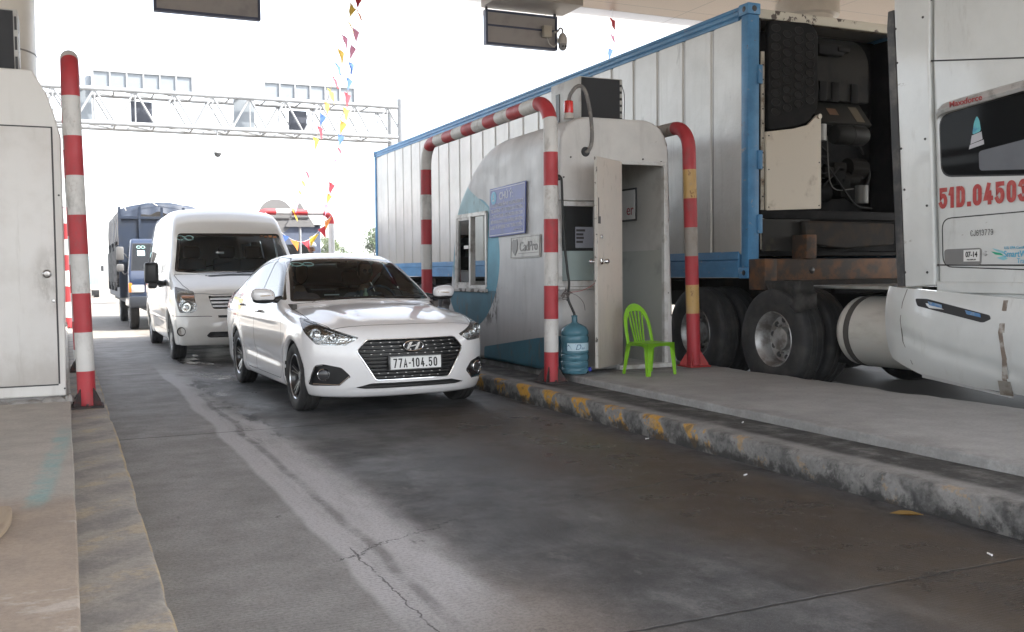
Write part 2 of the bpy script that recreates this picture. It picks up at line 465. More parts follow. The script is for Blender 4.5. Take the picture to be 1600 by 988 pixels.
# ------------------------------------------------------------------ ground, road, kerbs, islands
def road_material():
    t = NT('road_concrete'); X, Y, Z = t.xyz()
    big = t.noise(.55, 6, .6); mid = t.noise(2.6, 12, .72); fine = t.noise(62, 10, .8); grit = t.noise(190, 4, .7)
    wob = t.sub(t.noise(1.1, 5, .6, t.map((1, .8, 1), (3, 1, 0))), .5)
    xw = t.add(X, t.mul(wob, .55))
    c = t.mix(t.mr(mid, .3, .75), (.335, .332, .328), (.225, .222, .218))
    # dark, driven over and damp middle of the lane
    far = t.mr(Y, 15, 24)                                   # beyond the roof the slab turns tan, without wet gloss
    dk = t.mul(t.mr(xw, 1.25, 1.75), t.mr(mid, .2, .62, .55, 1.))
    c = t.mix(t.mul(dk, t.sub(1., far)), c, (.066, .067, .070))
    blot = t.mul(t.mr(t.noise(1.7, 8, .62, t.map((1.0, .55, 1))), .48, .6), t.mr(X, 1.3, 2.))
    c = t.mix(t.mul(blot, .5), c, (.035, .035, .037))
    # pale rubbed patch edges in the wheel lines
    pale = t.mul(t.mr(t.noise(1.3, 8, .68, t.map((1.4, .55, 1), (7, 2, 0))), .53, .7), t.mr(Y, 8.4, 6.5))
    c = t.mix(t.mul(pale, .45), c, (.30, .30, .30))
    sm = t.mul(t.mr(t.noise(7.5, 14, .74, t.map((1, .7, 1), (2, 2, 0))), .50, .64), t.mr(X, 1.45, 1.9)); c = t.mix(t.mul(sm, .5), c, (.022, .022, .023))
    sm2 = t.mul(t.mr(t.noise(5.2, 14, .76, t.map((1.3, .6, 1), (8, 5, 0))), .57, .66), t.mr(Y, 9, 7)); c = t.mix(t.mul(sm2, .4), c, (.26, .255, .25))
    # brown wet strip along the right kerb
    bw = t.mul(t.mul(t.mr(t.add(xw, t.mul(t.sub(big, .5), 1.2)), 2.35, 3.0), t.mr(X, 3.95, 3.6)), t.mul(t.mr(Y, 1.0, 2.0), t.mr(Y, 9.4, 7.4)))
    c = t.mix(t.mul(bw, .85), c, t.mix(t.mr(mid, .35, .65), (.040, .027, .017), (.078, .054, .033)))
    olive = t.mul(t.mul(t.band(X, 3.35, .12, .3), t.band(Y, 6.3, .25, .5)), t.mr(fine, .4, .6))  # small olive patch inside the brown strip
    c = t.mix(t.mul(olive, .5), c, (.10, .11, .03))
    # pale tan worn zone, bottom left of the lane
    tan = t.mul(t.mul(t.mr(X, 2.0, 1.5), t.mr(X, 1.1, 1.5)), t.mr(Y, 4.0, 3.0))
    c = t.mix(t.mul(tan, .5), c, (.30, .245, .20))
    # long pale powder streak left by tyres: broad, with a crisp left edge and a darker line in it
    e1 = t.mul(t.sub(t.noise(.5, 4, .55, t.map((0, 1, 0))), .5), .22); e2 = t.mul(t.sub(t.noise(3.5, 8, .7, t.map((1, .5, 1), (3, 0, 0))), .5), .14)
    xl = t.add(X, t.add(e1, t.mul(t.sub(fine, .5), .03)))
    lft = t.mr(xl, 1.035, 1.075); rgt = t.mr(t.add(X, t.add(e1, t.mul(e2, 2.))), t.add(1.60, t.mul(t.mr(Y, 7.5, 9.6), -.24)), t.add(1.40, t.mul(t.mr(Y, 7.5, 9.6), -.24)))
    st = t.mul(t.mul(lft, rgt), t.mul(t.mr(Y, 2.9, 3.7), t.mr(Y, 15, 11.5)))
    core = t.mth('MAXIMUM', t.mul(t.mr(xl, 1.23, 1.13), t.mr(mid, .3, .62, .8, 1.)), t.mr(t.noise(2.4, 10, .72, t.map((2.2, .5, 1), (1, 4, 0))), .36, .60, .62, 1.))
    st = t.mul(st, t.mul(core, t.mr(fine, .2, .6, .75, 1.)))
    c = t.mix(t.mul(st, .9), c, (.56, .56, .58))
    dl = t.mul(t.mul(t.band(xl, 1.235, .008, .035), t.mr(mid, .3, .55)), t.mul(t.mr(Y, 3., 3.4), t.mr(Y, 12, 9)))
    c = t.mix(t.mul(dl, .6), c, (.14, .135, .13))
    ck3 = t.mul(t.mr(t.mth('ABSOLUTE', t.sub(X, t.add(1.14, t.mul(t.sub(t.noise(6, 8, .7), .5), .09)))), .0055, .0015), t.mul(t.mr(Y, 4.34, 4.28), t.mr(t.noise(3, 3), .35, .45)))
    c = t.mix(t.mul(ck3, .8), c, (.03, .03, .03))
    dk2 = t.mul(t.mul(t.band(t.add(X, t.mul(wob, .25)), 1.36, .10, .10), t.mul(t.mr(Y, 7.0, 7.5), t.mr(Y, 14, 12))), t.mr(t.noise(3, 9, .72, t.map((1.6, .45, 1), (6, 1, 0))), .50, .60))
    c = t.mix(t.mul(dk2, .8), c, (.035, .034, .033))
    # wet drips trail under the van's wheel
    drip = t.mul(t.mul(t.band(t.add(X, t.mul(wob, .3)), 1.62, .16, .2), t.mr(Y, 8, 10)), t.mr(t.noise(2.2, 6, .7, t.map((1, .4, 1))), .42, .6))
    c = t.mix(t.mul(drip, .75), c, (.03, .03, .032))
    # spots of oil and dirt
    sp = t.mr(t.noise(6.5, 6, .7, t.map((1, .6, 1), (2, 8, 0))), .64, .72)
    c = t.mix(t.mul(sp, .6), c, (.035, .034, .033))
    c = t.mix(t.mr(fine, .44, .62, 0., .62), c, t.mix(.6, c, (.02, .02, .02))); c = t.mix(t.mr(grit, .56, .66, 0., .5), c, t.mix(.35, c, (.6, .59, .57)))
    pit = t.mul(t.mr(t.vor(26, t.map((1, .7, 1))), .10, .05), t.mr(mid, .5, .6)); c = t.mix(t.mul(pit, .7), c, (.03, .03, .03))
    bl = t.mul(t.mr(t.mth('SINE', t.mul(t.add(Y, t.add(t.mul(wob, .03), t.mul(fine, .012))), 260.)), .2, .95), t.mr(t.noise(1.4, 5, .6, t.map((1, 1, 1), (8, 3, 1))), .42, .6)); c = t.mix(t.mul(bl, .22), c, t.mix(.6, c, (.02, .02, .02)))
    # expansion joints and a crack
    jw = t.mul(t.sub(t.noise(9, 4, .6), .5), .03)
    jm = t.mth('ABSOLUTE', t.sub(t.mth('FRACT', t.mth('DIVIDE', t.add(t.add(Y, jw), -2.86 + .5*5.06), 5.06)), .5))
    j = t.mr(t.mul(jm, 5.06), .012, .004)
    ck = t.mr(t.mth('ABSOLUTE', t.sub(Y, t.add(t.add(3.5, t.mul(X, .61)), t.mul(t.sub(t.noise(5, 6, .7), .5), .4)))), .008, .002)
    ck = t.mul(ck, t.mul(t.mr(X, .95, 1.05), t.mr(X, 1.85, 1.7)))
    ck2 = t.mul(t.mr(t.mth('ABSOLUTE', t.sub(Y, t.add(4.42, t.add(t.mul(X, .12), t.mul(t.sub(t.noise(4, 6, .7), .5), .25))))), .014, .004), t.mr(X, 2.3, 2.9))
    jj = t.mth('MAXIMUM', j, t.mth('MAXIMUM', ck, ck2))
    c = t.mix(t.mul(jj, .85), c, (.02, .02, .02))
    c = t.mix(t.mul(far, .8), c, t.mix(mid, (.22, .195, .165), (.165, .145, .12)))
    ro = t.mr(mid, .3, .7, .64, .82)
    wet = t.mth('MAXIMUM', t.mul(bw, .8), t.mul(dk, t.mul(t.mr(big, .40, .58), .85)))
    wet = t.mth('MAXIMUM', wet, drip)
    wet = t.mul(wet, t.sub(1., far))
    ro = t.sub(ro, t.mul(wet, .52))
    broom = t.mul(t.mth('SINE', t.mul(t.add(Y, t.mul(wob, .02)), 330.)), .5)
    h = t.add(t.mul(broom, t.mul(t.mr(big, .4, .6), .5)), t.add(t.mul(fine, 1.2), t.mul(grit, .7)))
    h = t.sub(h, t.mul(jj, 3.))
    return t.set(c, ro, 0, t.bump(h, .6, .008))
def island_material(name, side):
    t = NT(name); X, Y, Z = t.xyz()
    big = t.noise(.8, 6, .6); mid = t.noise(4, 12, .7); fine = t.noise(45, 9, .75)
    if side == 'left':
        c = t.mix(t.mr(mid, .3, .7), (.47, .44, .395), (.37, .345, .31))
        near = t.mr(t.add(Y, t.mul(t.sub(mid, .5), .5)), 5.15, 4.85)
        c = t.mix(t.mul(near, .75), c, t.mix(t.mr(mid, .35, .65), (.40, .315, .24), (.32, .255, .20)))
        teal = t.mul(t.mul(t.band(t.add(X, t.mul(t.sub(mid, .5), .12)), t.add(-.40, t.mul(Y, .052)), .025, .05), t.mul(t.mr(Y, 4.7, 5.0), t.mr(Y, 7.6, 6.6))), t.mr(mid, .3, .6))
        c = t.mix(t.mul(teal, .55), c, (.20, .46, .48))
        pale = t.mul(t.mr(t.noise(2.2, 8, .7, t.map((1, 1.6, 1))), .56, .66), t.mr(Y, 5.4, 4.9))
        c = t.mix(t.mul(pale, .6), c, (.58, .54, .50))
    else:
        c = t.mix(t.mr(mid, .3, .72), (.43, .43, .425), (.35, .35, .345))
        c = t.mix(t.mul(t.mr(big, .45, .65), .4), c, (.24, .236, .23))
        dirt = t.mul(t.mr(X, 4.72, 4.5), t.mr(mid, .3, .6, .3, 1.))
        c = t.mix(t.mul(dirt, .45), c, (.17, .167, .16))
        booth_dark = t.mul(t.mr(Y, 8.0, 8.55), t.mr(mid, .3, .6))  # darker concrete from just before the booth front onwards
        c = t.mix(t.mul(booth_dark, .6), c, (.07, .068, .065))
    sp = t.mr(t.noise(9, 5, .7, t.map((1.6, .8, 1))), .68, .72)
    c = t.mix(t.mul(sp, .7), c, (.06, .058, .055))
    c = t.mix(t.mr(fine, .35, .8, 0, .35), c, (.09, .085, .08))
    # the edge face: rough aggregate
    return t.set(c, .82, 0, t.bump(t.add(t.mul(fine, 1.), t.noise(120, 4, .6)), .45, .008))
def kerb_material(name, side):
    t = NT(name); X, Y, Z = t.xyz()
    mid = t.noise(5, 12, .7); fine = t.noise(50, 9, .75); chip = t.noise(6.5, 9, .72, t.map((1, 1.0, 1), (4, 2, 9)))
    c = t.mix(t.mr(mid, .3, .7), (.40, .38, .345) if side == 'left' else (.30, .295, .285), (.30, .285, .265) if side == 'left' else (.19, .187, .182))
    if side == 'left':
        u = t.mth('FRACT', t.mth('DIVIDE', t.add(t.add(Y, t.mul(X, -1.0)), t.mul(t.sub(mid, .5), .10)), .62))
        blk = t.mul(t.mr(u, .05, .2), t.mr(u, .55, .42))
        c = t.mix(t.mul(blk, t.mul(t.mr(chip, .40, .60, .2, .85), .62)), c, (.16, .162, .165))
        yel = t.mul(t.mul(t.mr(u, .58, .66), t.mr(u, .98, .88)), t.mr(chip, .46, .58))
        c = t.mix(t.mul(yel, .45), c, (.55, .44, .28))
        edge = t.mul(t.mr(X, .27, .288), t.mr(chip, .4, .5)); c = t.mix(t.mul(edge, .6), c, (.55, .40, .16))
    else:
        u = t.mth('FRACT', t.mth('DIVIDE', t.add(t.add(Y, t.mul(Z, -1.1)), t.mul(t.sub(mid, .5), .08)), .56))
        blk = t.mul(t.mr(u, .0, .06), t.mr(u, .52, .46))
        side_ = t.mr(X, 4.02, 3.97)                           # paint sits on the road face and the rounded nose
        c = t.mix(t.mul(t.mul(blk, side_), t.mr(chip, .3, .62, .9, .15)), c, (.045, .045, .046))
        fade = t.mr(Y, 4.6, 6.2, .25, 1.)
        yel = t.mul(t.mul(t.mul(t.mr(u, .5, .56), t.mr(u, 1., .95)), side_), t.mul(t.mr(chip, t.sub(.60, t.mul(fade, .14)), t.sub(.62, t.mul(fade, .14))), fade))
        c = t.mix(yel, c, t.mix(mid, (.66, .36, .03), (.48, .24, .03)))
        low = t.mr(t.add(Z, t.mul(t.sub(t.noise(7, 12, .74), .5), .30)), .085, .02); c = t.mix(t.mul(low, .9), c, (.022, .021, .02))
        blk2 = t.mul(t.mr(t.noise(9, 14, .76, t.map((1,1,1),(1,1,7))), .54, .60), side_); c = t.mix(t.mul(blk2, .55), c, (.04, .039, .038))
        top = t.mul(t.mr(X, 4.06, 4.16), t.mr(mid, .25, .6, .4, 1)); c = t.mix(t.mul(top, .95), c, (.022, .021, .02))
        pk = t.mr(t.noise(3.3, 8, .7, t.map((1,1,1), (3,3,3))), .52, .6); c = t.mix(t.mul(t.mul(pk, side_), .45), c, (.31, .305, .29))
    c = t.mix(t.mr(fine, .35, .8, 0, .45), c, (.06, .058, .055))
    rg = .8
    return t.set(c, rg, 0, t.bump(t.add(t.mul(fine, 1.), t.mul(chip, 2.)), .5, .01))
def ground_material():
    t = NT('plaza_concrete'); mid = t.noise(.4, 8, .65); fine = t.noise(20, 5, .7)
    c = t.mix(t.mr(mid, .3, .7), (.23, .20, .165), (.165, .145, .12)); c = t.mix(t.mr(fine, .3, .8, 0, .3), c, (.12, .11, .1))
    return t.set(c, .8, 0, t.bump(fine, .3, .01))
g = BM(); sheet(g, -400, 400, -150, 600, -.006, 12, 12); tag(obj('ground', g, ground_material(), smooth=0), kind='structure')
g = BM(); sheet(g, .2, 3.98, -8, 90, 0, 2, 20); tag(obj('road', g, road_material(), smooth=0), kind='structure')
def lane_material():
    t = NT('truck_lane_concrete'); mid = t.noise(1.2, 7, .65); fine = t.noise(30, 6, .7)
    c = t.mix(t.mr(mid, .3, .7), (.055, .054, .053), (.035, .034, .033)); c = t.mix(t.mr(fine, .3, .8, 0, .35), c, (.03,.03,.03))  # near black: deep shade under the truck put into the concrete colour
    return t.set(c, .7, 0, t.bump(fine, .3, .01))
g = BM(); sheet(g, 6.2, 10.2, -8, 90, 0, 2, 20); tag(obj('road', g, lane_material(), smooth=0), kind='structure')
rs = random.Random(4)
def rough_bar(x0, x1, y0, y1, z1, bev, step, amp, seed, nose):
    """a long concrete bar whose nose edge is rounded, chipped and slightly wavy; nose = +1 right edge, -1 left edge, 0 both"""
    from mathutils import noise as NZ
    bm = BM(); ny = int((y1-y0)/step); prof = []
    def side(s):
        xe = x1 if s > 0 else x0; k = 5
        return [(xe - s*bev*(1-math.sin(R(90*i/k))), z1-bev*(1-math.cos(R(90*i/k)))) for i in range(k+1)]
    Lp = [(x0, -.05), (x0, .0), (x0, z1*.35), (x0, z1*.65)] + ([(a, b) for a, b in side(-1)[::-1]] if nose <= 0 else [(x0, z1)])
    Rp = ([(a, b) for a, b in side(1)] if nose >= 0 else [(x1, z1)]) + [(x1, z1*.65), (x1, z1*.35), (x1, 0), (x1, -.05)]
    n = 8; mid = [(x0+bev+(x1-x0-2*bev)*i/n, z1) for i in range(1, n)]
    prof = Lp+mid+Rp; V = []
    for j in range(ny+1):
        y = y0+(y1-y0)*j/ny; row = []
        for (x, z) in prof:
            q = Vector((x*3, y*2.3, z*3+seed)); w = .012*NZ.noise(Vector((seed, y*.35, 0)))
            d = amp*NZ.noise(q*2) + amp*.7*NZ.noise(q*7)
            e = 1.0 if (z > z1-bev*1.05 and (x < x0+bev*1.05 or x > x1-bev*1.05)) else .35
            if z < 0: e = 0
            c = max(0, NZ.noise(Vector((seed*3, y*1.9, 1)))-.15)*.06 if e == 1.0 else 0
            s = (1 if x > (x0+x1)/2 else -1)
            row.append(bm.verts.new((x+w*(1 if nose else 0)-s*(abs(d)*e+c*(.6)), y, z-abs(d)*e*.8-c*.5)))
        V.append(row)
    for j in range(ny):
        for i in range(len(prof)-1): bm.faces.new((V[j][i], V[j+1][i], V[j+1][i+1], V[j][i+1]))
    bm.faces.new(V[0][::1]); bm.faces.new(V[-1][::-1])
    bmesh.ops.recalc_face_normals(bm, faces=bm.faces[:])
    return bm
tag(obj('kerb', rough_bar(-.06, .292, -7, 30, .16, .02, .09, .006, 1.3, 1), kerb_material('left_kerb_paint', 'left'), smooth=50), kind='structure')
tag(obj('kerb', rough_bar(3.925, 4.60, -7, 30, .16, .035, .06, .012, 4.1, -1), kerb_material('right_kerb_paint', 'right'), smooth=50), kind='structure')
tag(obj('pavement', rough_bar(-2.3, .012, -7, 30, .222, .012, .12, .004, 7.7, 1), island_material('left_island_concrete', 'left'), smooth=50), kind='structure')
tag(obj('pavement', rough_bar(4.47, 6.24, -7, 30, .224, .018, .07, .010, 9.1, 0), island_material('right_island_concrete', 'right'), smooth=50), kind='structure')

# ------------------------------------------------------------------ shared materials
CREAM = mat('cream_paint', (.58, .55, .50), .5, col2=(.48, .45, .40), sc=2)
BLACK = mat('black_plastic', (.018, .018, .02), .45)
RUBBER = mat('tyre_rubber', (.022, .022, .023), .75, col2=(.055, .052, .048), sc=6, lo=.4, hi=.75, bump=.1)
CHROME = mat('chrome', (.8, .8, .8), .12, 1)
STEEL = mat('steel', (.5, .5, .5), .35, 1, col2=(.3, .28, .26), sc=8)
ALU = mat('brushed_aluminium', (.62, .63, .64), .38, 1, col2=(.42, .41, .40), sc=3, stretch=(1, 1, .2))
GALV = mat('galvanised_steel', (.62, .64, .66), .5, .3, col2=(.5, .52, .54), sc=3)
WHITE = mat('white_paint', (.78, .78, .77), .4)
GREY = mat('grey_paint', (.28, .28, .28), .5)
DARK = mat('dark_grey', (.05, .05, .052), .6)

# ------------------------------------------------------------------ canopy over the toll lanes
def ceiling_material():
    t = NT('ceiling_panels'); X, Y, Z = t.xyz()
    c = t.mix(t.mr(t.noise(.5, 4), .3, .7), (.58, .455, .355), (.54, .425, .33))
    a = t.mr(t.mth('ABSOLUTE', t.sub(t.mth('FRACT', t.mth('DIVIDE', X, 2.4)), .5)), .4965, .499)
    b = t.mr(t.mth('ABSOLUTE', t.sub(t.mth('FRACT', t.mth('DIVIDE', Y, 1.2)), .5)), .493, .498)
    # the panels of one row differ a little in tone
    wn = t.n('ShaderNodeTexWhiteNoise'); fl = t.n('ShaderNodeVectorMath', operation='FLOOR'); t.put(fl.inputs[0], t.map((1/2.4, 1/1.2, 0), (.5, .5, 0)))
    t.put(wn.inputs['Vector'], fl.outputs[0]); c = t.mix(t.mul(wn.outputs['Value'], .12), c, (.40, .33, .27))
    return t.set(t.mix(t.mth('MAXIMUM', a, b), c, (.10, .085, .07)), .35)
cano = thing('canopy', 'wide flat canopy with cream panelled ceiling spanning the toll lanes overhead', 'canopy', (6, 0, 0))
g = BM(); sheet(g, -16, 30, -2.5, 16.05, 6.08, 1, 1); bmesh.ops.reverse_faces(g, faces=g.faces[:]); obj('ceiling', g, ceiling_material(), cano, smooth=0, world=True)
g = BM(); box2(g, (-16, -2.5, 6.10), (30, 16.05, 7.0)); obj('roof', g, CREAM, cano, smooth=0, world=True)
def brim_material():
    t = NT('translucent_sheet'); X, Y, Z = t.xyz()
    a = t.mr(t.mth('ABSOLUTE', t.sub(t.mth('FRACT', t.mth('DIVIDE', X, 2.4)), .5)), .4955, .499)
    c = t.mix(a, (.82, .81, .80), (.45, .44, .42))
    tl = t.n('ShaderNodeBsdfTranslucent'); t.put(tl.inputs[0], c); t.set(c, .35)
    mx = t.n('ShaderNodeMixShader'); mx.inputs[0].default_value = .55
    t.t.links.new(t.b.outputs[0], mx.inputs[1]); t.t.links.new(tl.outputs[0], mx.inputs[2]); t.t.links.new(mx.outputs[0], t.out.inputs[0]); return t.m
g = BM(); box2(g, (-16, 16.055, 6.075), (30, 17.3, 6.087)); obj('brim', g, brim_material(), cano, smooth=0, world=True)
g = BM(); box2(g, (6.75, 15.2, 5.85), (8.35, 16.0, 6.076), bev=.01); obj('sign_housing', g, mat('housing_grey', (.36, .33, .30), .5), cano, world=True)
for cx, cy in ((-.66, 10.9), (12.35, 14.1), (-11.5, 10.9)):
    g = BM(); cyl(g, (cx, cy, -.05), (cx, cy, 6.075), .46, 40)
    for z in (.9, 2.2, 3.42, 4.7, 5.6): lathe(g, [(.459, z-.008), (.466, z-.006), (.466, z+.006), (.459, z+.008)], (cx, cy, 0), seg=40, mi=1)
    lathe(g, [(.46, 5.75), (.56, 5.77), (.56, 6.02), (.50, 6.04), (.50, 6.07)], (cx, cy, 0), seg=40)
    obj('column', g, [mat('column_cream', (.62, .58, .52), .35), mat('seam', (.2, .18, .16), .5)], cano, world=True)
from mathutils import noise as NZ
# ------------------------------------------------------------------ red and white protection hoops
def pipe_paint(name, col, worn=.35, rust=.25, dirt=(.12, .115, .11)):
    t = NT(name); a = t.noise(7, 8, .7, t.map((1, 1, .5))); b = t.noise(3, 5, .6); f = t.noise(40, 5, .7)
    c = t.mix(t.mr(b, .3, .75, 0, .45), col, tuple(x*.6 for x in col))
    c = t.mix(t.mul(t.mr(a, .50, .68), worn), c, dirt)
    c = t.mix(t.mul(t.mr(t.noise(11, 8, .72, t.map((1, 1, .7), (5, 5, 5))), .60, .66), rust), c, (.16, .06, .025))
    return t.set(c, t.mr(a, .3, .7, .42, .7), 0, t.bump(f, .12, .004))
P_RED = pipe_paint('hoop_red_paint', (.42, .035, .045), .35, .3)
P_WHT = pipe_paint('hoop_white_paint', (.60, .59, .57), .55, .25, (.22, .21, .20))
P_YEL = pipe_paint('hoop_worn_yellow', (.52, .33, .12), .6, .8, (.33, .27, .2))
P_RST = pipe_paint('hoop_bare_grey', (.30, .27, .24), .5, .6, (.2, .15, .11))
P_FAR = pipe_paint('hoop_bright_red', (.55, .05, .06), .1, .1)
P_BASE = mat('hoop_base_dark', (.035, .03, .03), .75, col2=(.085, .03, .027), sc=14, lo=.5, hi=.68, bump=.2)
def hoop(label, near, far, ztop, z0, r, rb, mats, pattern, lean=(0, 0), base_mat=None, s0=0.0, step=.32, zb=None):
    """pipe from a base at near up, across, down to far; the stripes are counted along the pipe from the near base"""
    a = Vector((near[0], near[1], z0)); b = Vector((far[0], far[1], z0 if zb is None else zb)); L = Vector((lean[0], lean[1], 0))
    d = (b-a); d.z = 0; d.normalize(); up = Vector((0, 0, 1))
    A1 = Vector((a.x, a.y, ztop-rb))+L; B1 = Vector((b.x, b.y, ztop-rb))+L
    raw = [a, A1] + arc(A1+d*rb, rb, 180, 90, 9, d, up)[1:] + arc(B1-d*rb, rb, 90, 0, 9, d, up) + [b]
    cum = [0]
    for i in range(1, len(raw)): cum.append(cum[-1]+(raw[i]-raw[i-1]).length)
    marks = [s0+step*k for k in range(1, 60) if s0+step*k < cum[-1]]
    S = sorted(set([round(x, 4) for x in cum]+[round(x, 4) for x in marks])); S = [s for i, s in enumerate(S) if i == 0 or s-S[i-1] > .002]
    def at(s):
        for i in range(1, len(raw)):
            if s <= cum[i]+1e-9:
                t = (s-cum[i-1])/max(1e-9, cum[i]-cum[i-1]); return raw[i-1].lerp(raw[i], t)
        return raw[-1]
    P = [at(s) for s in S]
    def mi(i):
        k = int(((S[i]+S[i+1])/2-s0)//step)
        return pattern[k % len(pattern)] if k >= 0 else pattern[0]
    t = thing('barrier_hoop', label, 'barrier', tuple(a))
    g = BM(); tube(g, P, r, 24, mif=mi); obj('pipe', g, mats, t, smooth=60, world=True)
    for q in (a, b):
        g = BM(); box(g, (q.x, q.y, q.z+.008), (r*3.6, r*3.6, .016), bev=.003, seg=1)
        for k in range(4):
            M = Matrix.Translation(q) @ Matrix.Rotation(R(45+90*k), 4, 'Z')
            fs = prism(g, [(r*.9, .016), (r*2.15, .016), (r*2.1, .04), (r*.98, r*2.3), (r*.9, r*2.3)], -.005, .005, 'y')
            for v in {v for f in fs for v in f.verts}: v.co = M @ v.co
            bx, by = q.x+r*1.5*math.cos(R(90*k)), q.y+r*1.5*math.sin(R(90*k)); cyl(g, (bx, by, q.z+.01), (bx, by, q.z+.034), .011, 6)
        obj('base_plate', g, base_mat or P_BASE, t, smooth=30, world=True)
    return t
HM = [P_RED, P_WHT, P_YEL, P_RST, P_FAR]
hoop('red and white pipe hoop on the left kerb, beside the white cabin edge', (.135, 8.78), (.135, 12.1), 3.05, .16, .07, .27, HM, [0, 1], (-.055, 0), s0=-.02)
hoop('red and white pipe hoop arching along the kerb beside the tollbooth sign', (4.26, 8.45), (4.26, 12.02), 2.88, .16, .07, .27, HM, [0, 1], (.015, 0), s0=-.02)
hoop('pipe hoop with red and peeling yellow bands between tollbooth door and truck wheels', (6.0, 8.56), (6.0, 11.9), 2.74, .222, .07, .26, HM, [0, 0, 2, 0, 3, 0, 2, 0, 0, 3, 3, 3], (-.06, 0), base_mat=pipe_paint('hoop_red_base', (.40, .03, .03), .3, .3), s0=-.04, step=.30)
hoop('distant red and white hoop behind the striped pole at the left kerb', (.05, 22.0), (.05, 25.3), 2.6, .16, .07, .27, [P_FAR, WHITE], [0, 1], s0=-.1)
hoop('distant red and white hoop across the island, in front of round sign backs', (5.68, 22.6), (3.98, 22.6), 2.64, .222, .07, .22, [P_FAR, WHITE], [1, 0, 1, 1, 1, 1, 0, 1, 0], s0=.0, step=.36)

# ------------------------------------------------------------------ the tollbooth on the right island
def booth_paint():
    t = NT('booth_paint'); t._c = t.map((1, 1, 1), (5.1, 8.66, .222)); X, Y, Z = t.xyz()
    st = t.noise(5, 7, .65, t.map((1.1, 1.1, .16))); mid = t.noise(3, 7, .65); f = t.noise(30, 6, .7)
    c = t.mix(t.mr(mid, .3, .75), (.62, .61, .59), (.53, .525, .515))
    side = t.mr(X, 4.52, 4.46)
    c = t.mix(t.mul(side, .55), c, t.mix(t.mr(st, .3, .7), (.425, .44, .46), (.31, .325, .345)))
    c = t.mix(t.mul(t.mr(st, .54, .74), .3), c, (.28, .27, .26))
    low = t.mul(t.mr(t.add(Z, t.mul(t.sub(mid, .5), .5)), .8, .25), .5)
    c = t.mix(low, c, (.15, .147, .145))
    # dark weathering below the window corner
    w = t.mul(t.mul(t.band(t.add(Y, t.mul(t.sub(t.noise(9, 6, .7), .5), .25)), 10.32, .10, .16), t.mr(Z, .55, .75)), t.mul(t.mr(Z, 1.15, 1.0), t.mr(t.noise(11, 8, .72, t.map((1, 1, .45))), .46, .54)))
    c = t.mix(t.mul(t.mul(w, side), .85), c, (.045, .035, .03))
    sc = t.mr(t.noise(6, 9, .75, t.map((1, 1, 2), (1, 7, 3))), .64, .67); c = t.mix(t.mul(sc, .6), c, (.2, .15, .12))
    return t.set(c, t.mr(mid, .3, .7, .42, .6), t.mul(side, .12), t.bump(t.add(f, t.mul(mid, 3)), .07, .01))
def blue_paint(name, col):
    t = NT(name); st = t.noise(6, 8, .7, t.map((1, 1, .35)))
    c = t.mix(t.mr(t.noise(2.5, 6), .3, .7), col, tuple(x*.68 for x in col))
    c = t.mix(t.mul(t.mr(st, .55, .66), .75), c, (.09, .10, .10)); return t.set(c, .5)
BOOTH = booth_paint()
bt_z = pch([.2, .8, 1.6, 2.1, 2.4, 2.8], [11.72, 11.67, 11.54, 11.43, 11.32, 11.12])
def booth_f(x, y, z):
    hx = np.abs(x-5.115)-(.695-.026*(z-.22))
    top = z-2.78
    a = smax(hx*.98, top, .34)
    b = (y-bt_z(z))*.97
    f = smax(a, b, .06); f = smax(f, (y+z*1.35-14.50)/1.68, .34)
    return smax(smax(f, 8.66-y, .012), .235-z, .01)
WIN_S = [(11.40, 1.92), (10.46, 1.92), (10.47, 1.06), (11.47, 1.06)]
booth = thing('toll_booth', 'weathered white and blue tollbooth with open door on the concrete island', 'tollbooth', (5.1, 8.66, .222))
sh = Shell(booth_f, (4.34, 8.58, .18), (5.9, 11.8, 2.86), .026)
on_side = lambda g: (lambda x, y, z: np.maximum(g(y, z), x-4.62))
on_front = lambda g: (lambda x, y, z: np.maximum(g(x, z), y-8.7))
sh.region('hole', on_side(lambda u, v: poly_sd(WIN_S, u, v)))
sh.region('hole', on_front(lambda u, v: poly_sd([(4.485, 1.14), (4.86, 1.14), (4.86, 1.885), (4.485, 1.885)], u, v)))
sh.region('hole', on_front(lambda u, v: poly_sd([(5.155, .27), (5.69, .27), (5.69, 2.32), (5.155, 2.32)], u, v)))
sh.region('back_window', lambda x, y, z: np.maximum(poly_sd(rnd([(4.62, 1.12), (5.61, 1.12), (5.58, 2.02), (4.65, 2.02)], .06), x, z), 11.0-y))  # unseen far-end window, added to let light into the booth
sh.region('pale_blue', on_side(lambda u, v: poly_sd([(11.34, 2.36), (10.42, 1.97), (10.42, 1.90), (11.5, 1.90)], u, v)), ('body',))
sh.region('sky_blue', on_side(lambda u, v: np.maximum(np.hypot(u-10.82, v-1.38)-.73, 1.02-v)), ('body',))
sh.region('deep_and_shaded_blue', on_side(lambda u, v: np.maximum(np.hypot(u-10.95, v-1.45)-.88, v-1.02)), ('body',))  # disc below the window: its shade put into a darker blue
sh.region('deep_and_shaded_blue', on_side(lambda u, v: poly_sd([(8.6, .60), (9.1, .55), (9.8, .46), (10.5, .37), (10.5, .1), (8.6, .1)], u, v)), ('body',))
sh.emit('wall', ['body'], BOOTH, booth); sh.emit('window', ['back_window'], glass('booth_added_glass', (.8, .83, .82)), booth)
for n, c in (('pale_blue', (.27, .46, .52)), ('sky_blue', (.085, .33, .46)), ('deep_and_shaded_blue', (.035, .16, .23))): sh.emit('blue_graphic', [n], blue_paint(n+'_paint', c), booth)
for o in booth.children:                                       # shell came in world coordinates
    o.data.transform(INV[booth.name])
g = BM()                                                       # inner lining, seen through door and windows
INNER = mat('booth_lining', (.52, .51, .48), .6, col2=(.36, .35, .33), sc=2.2)
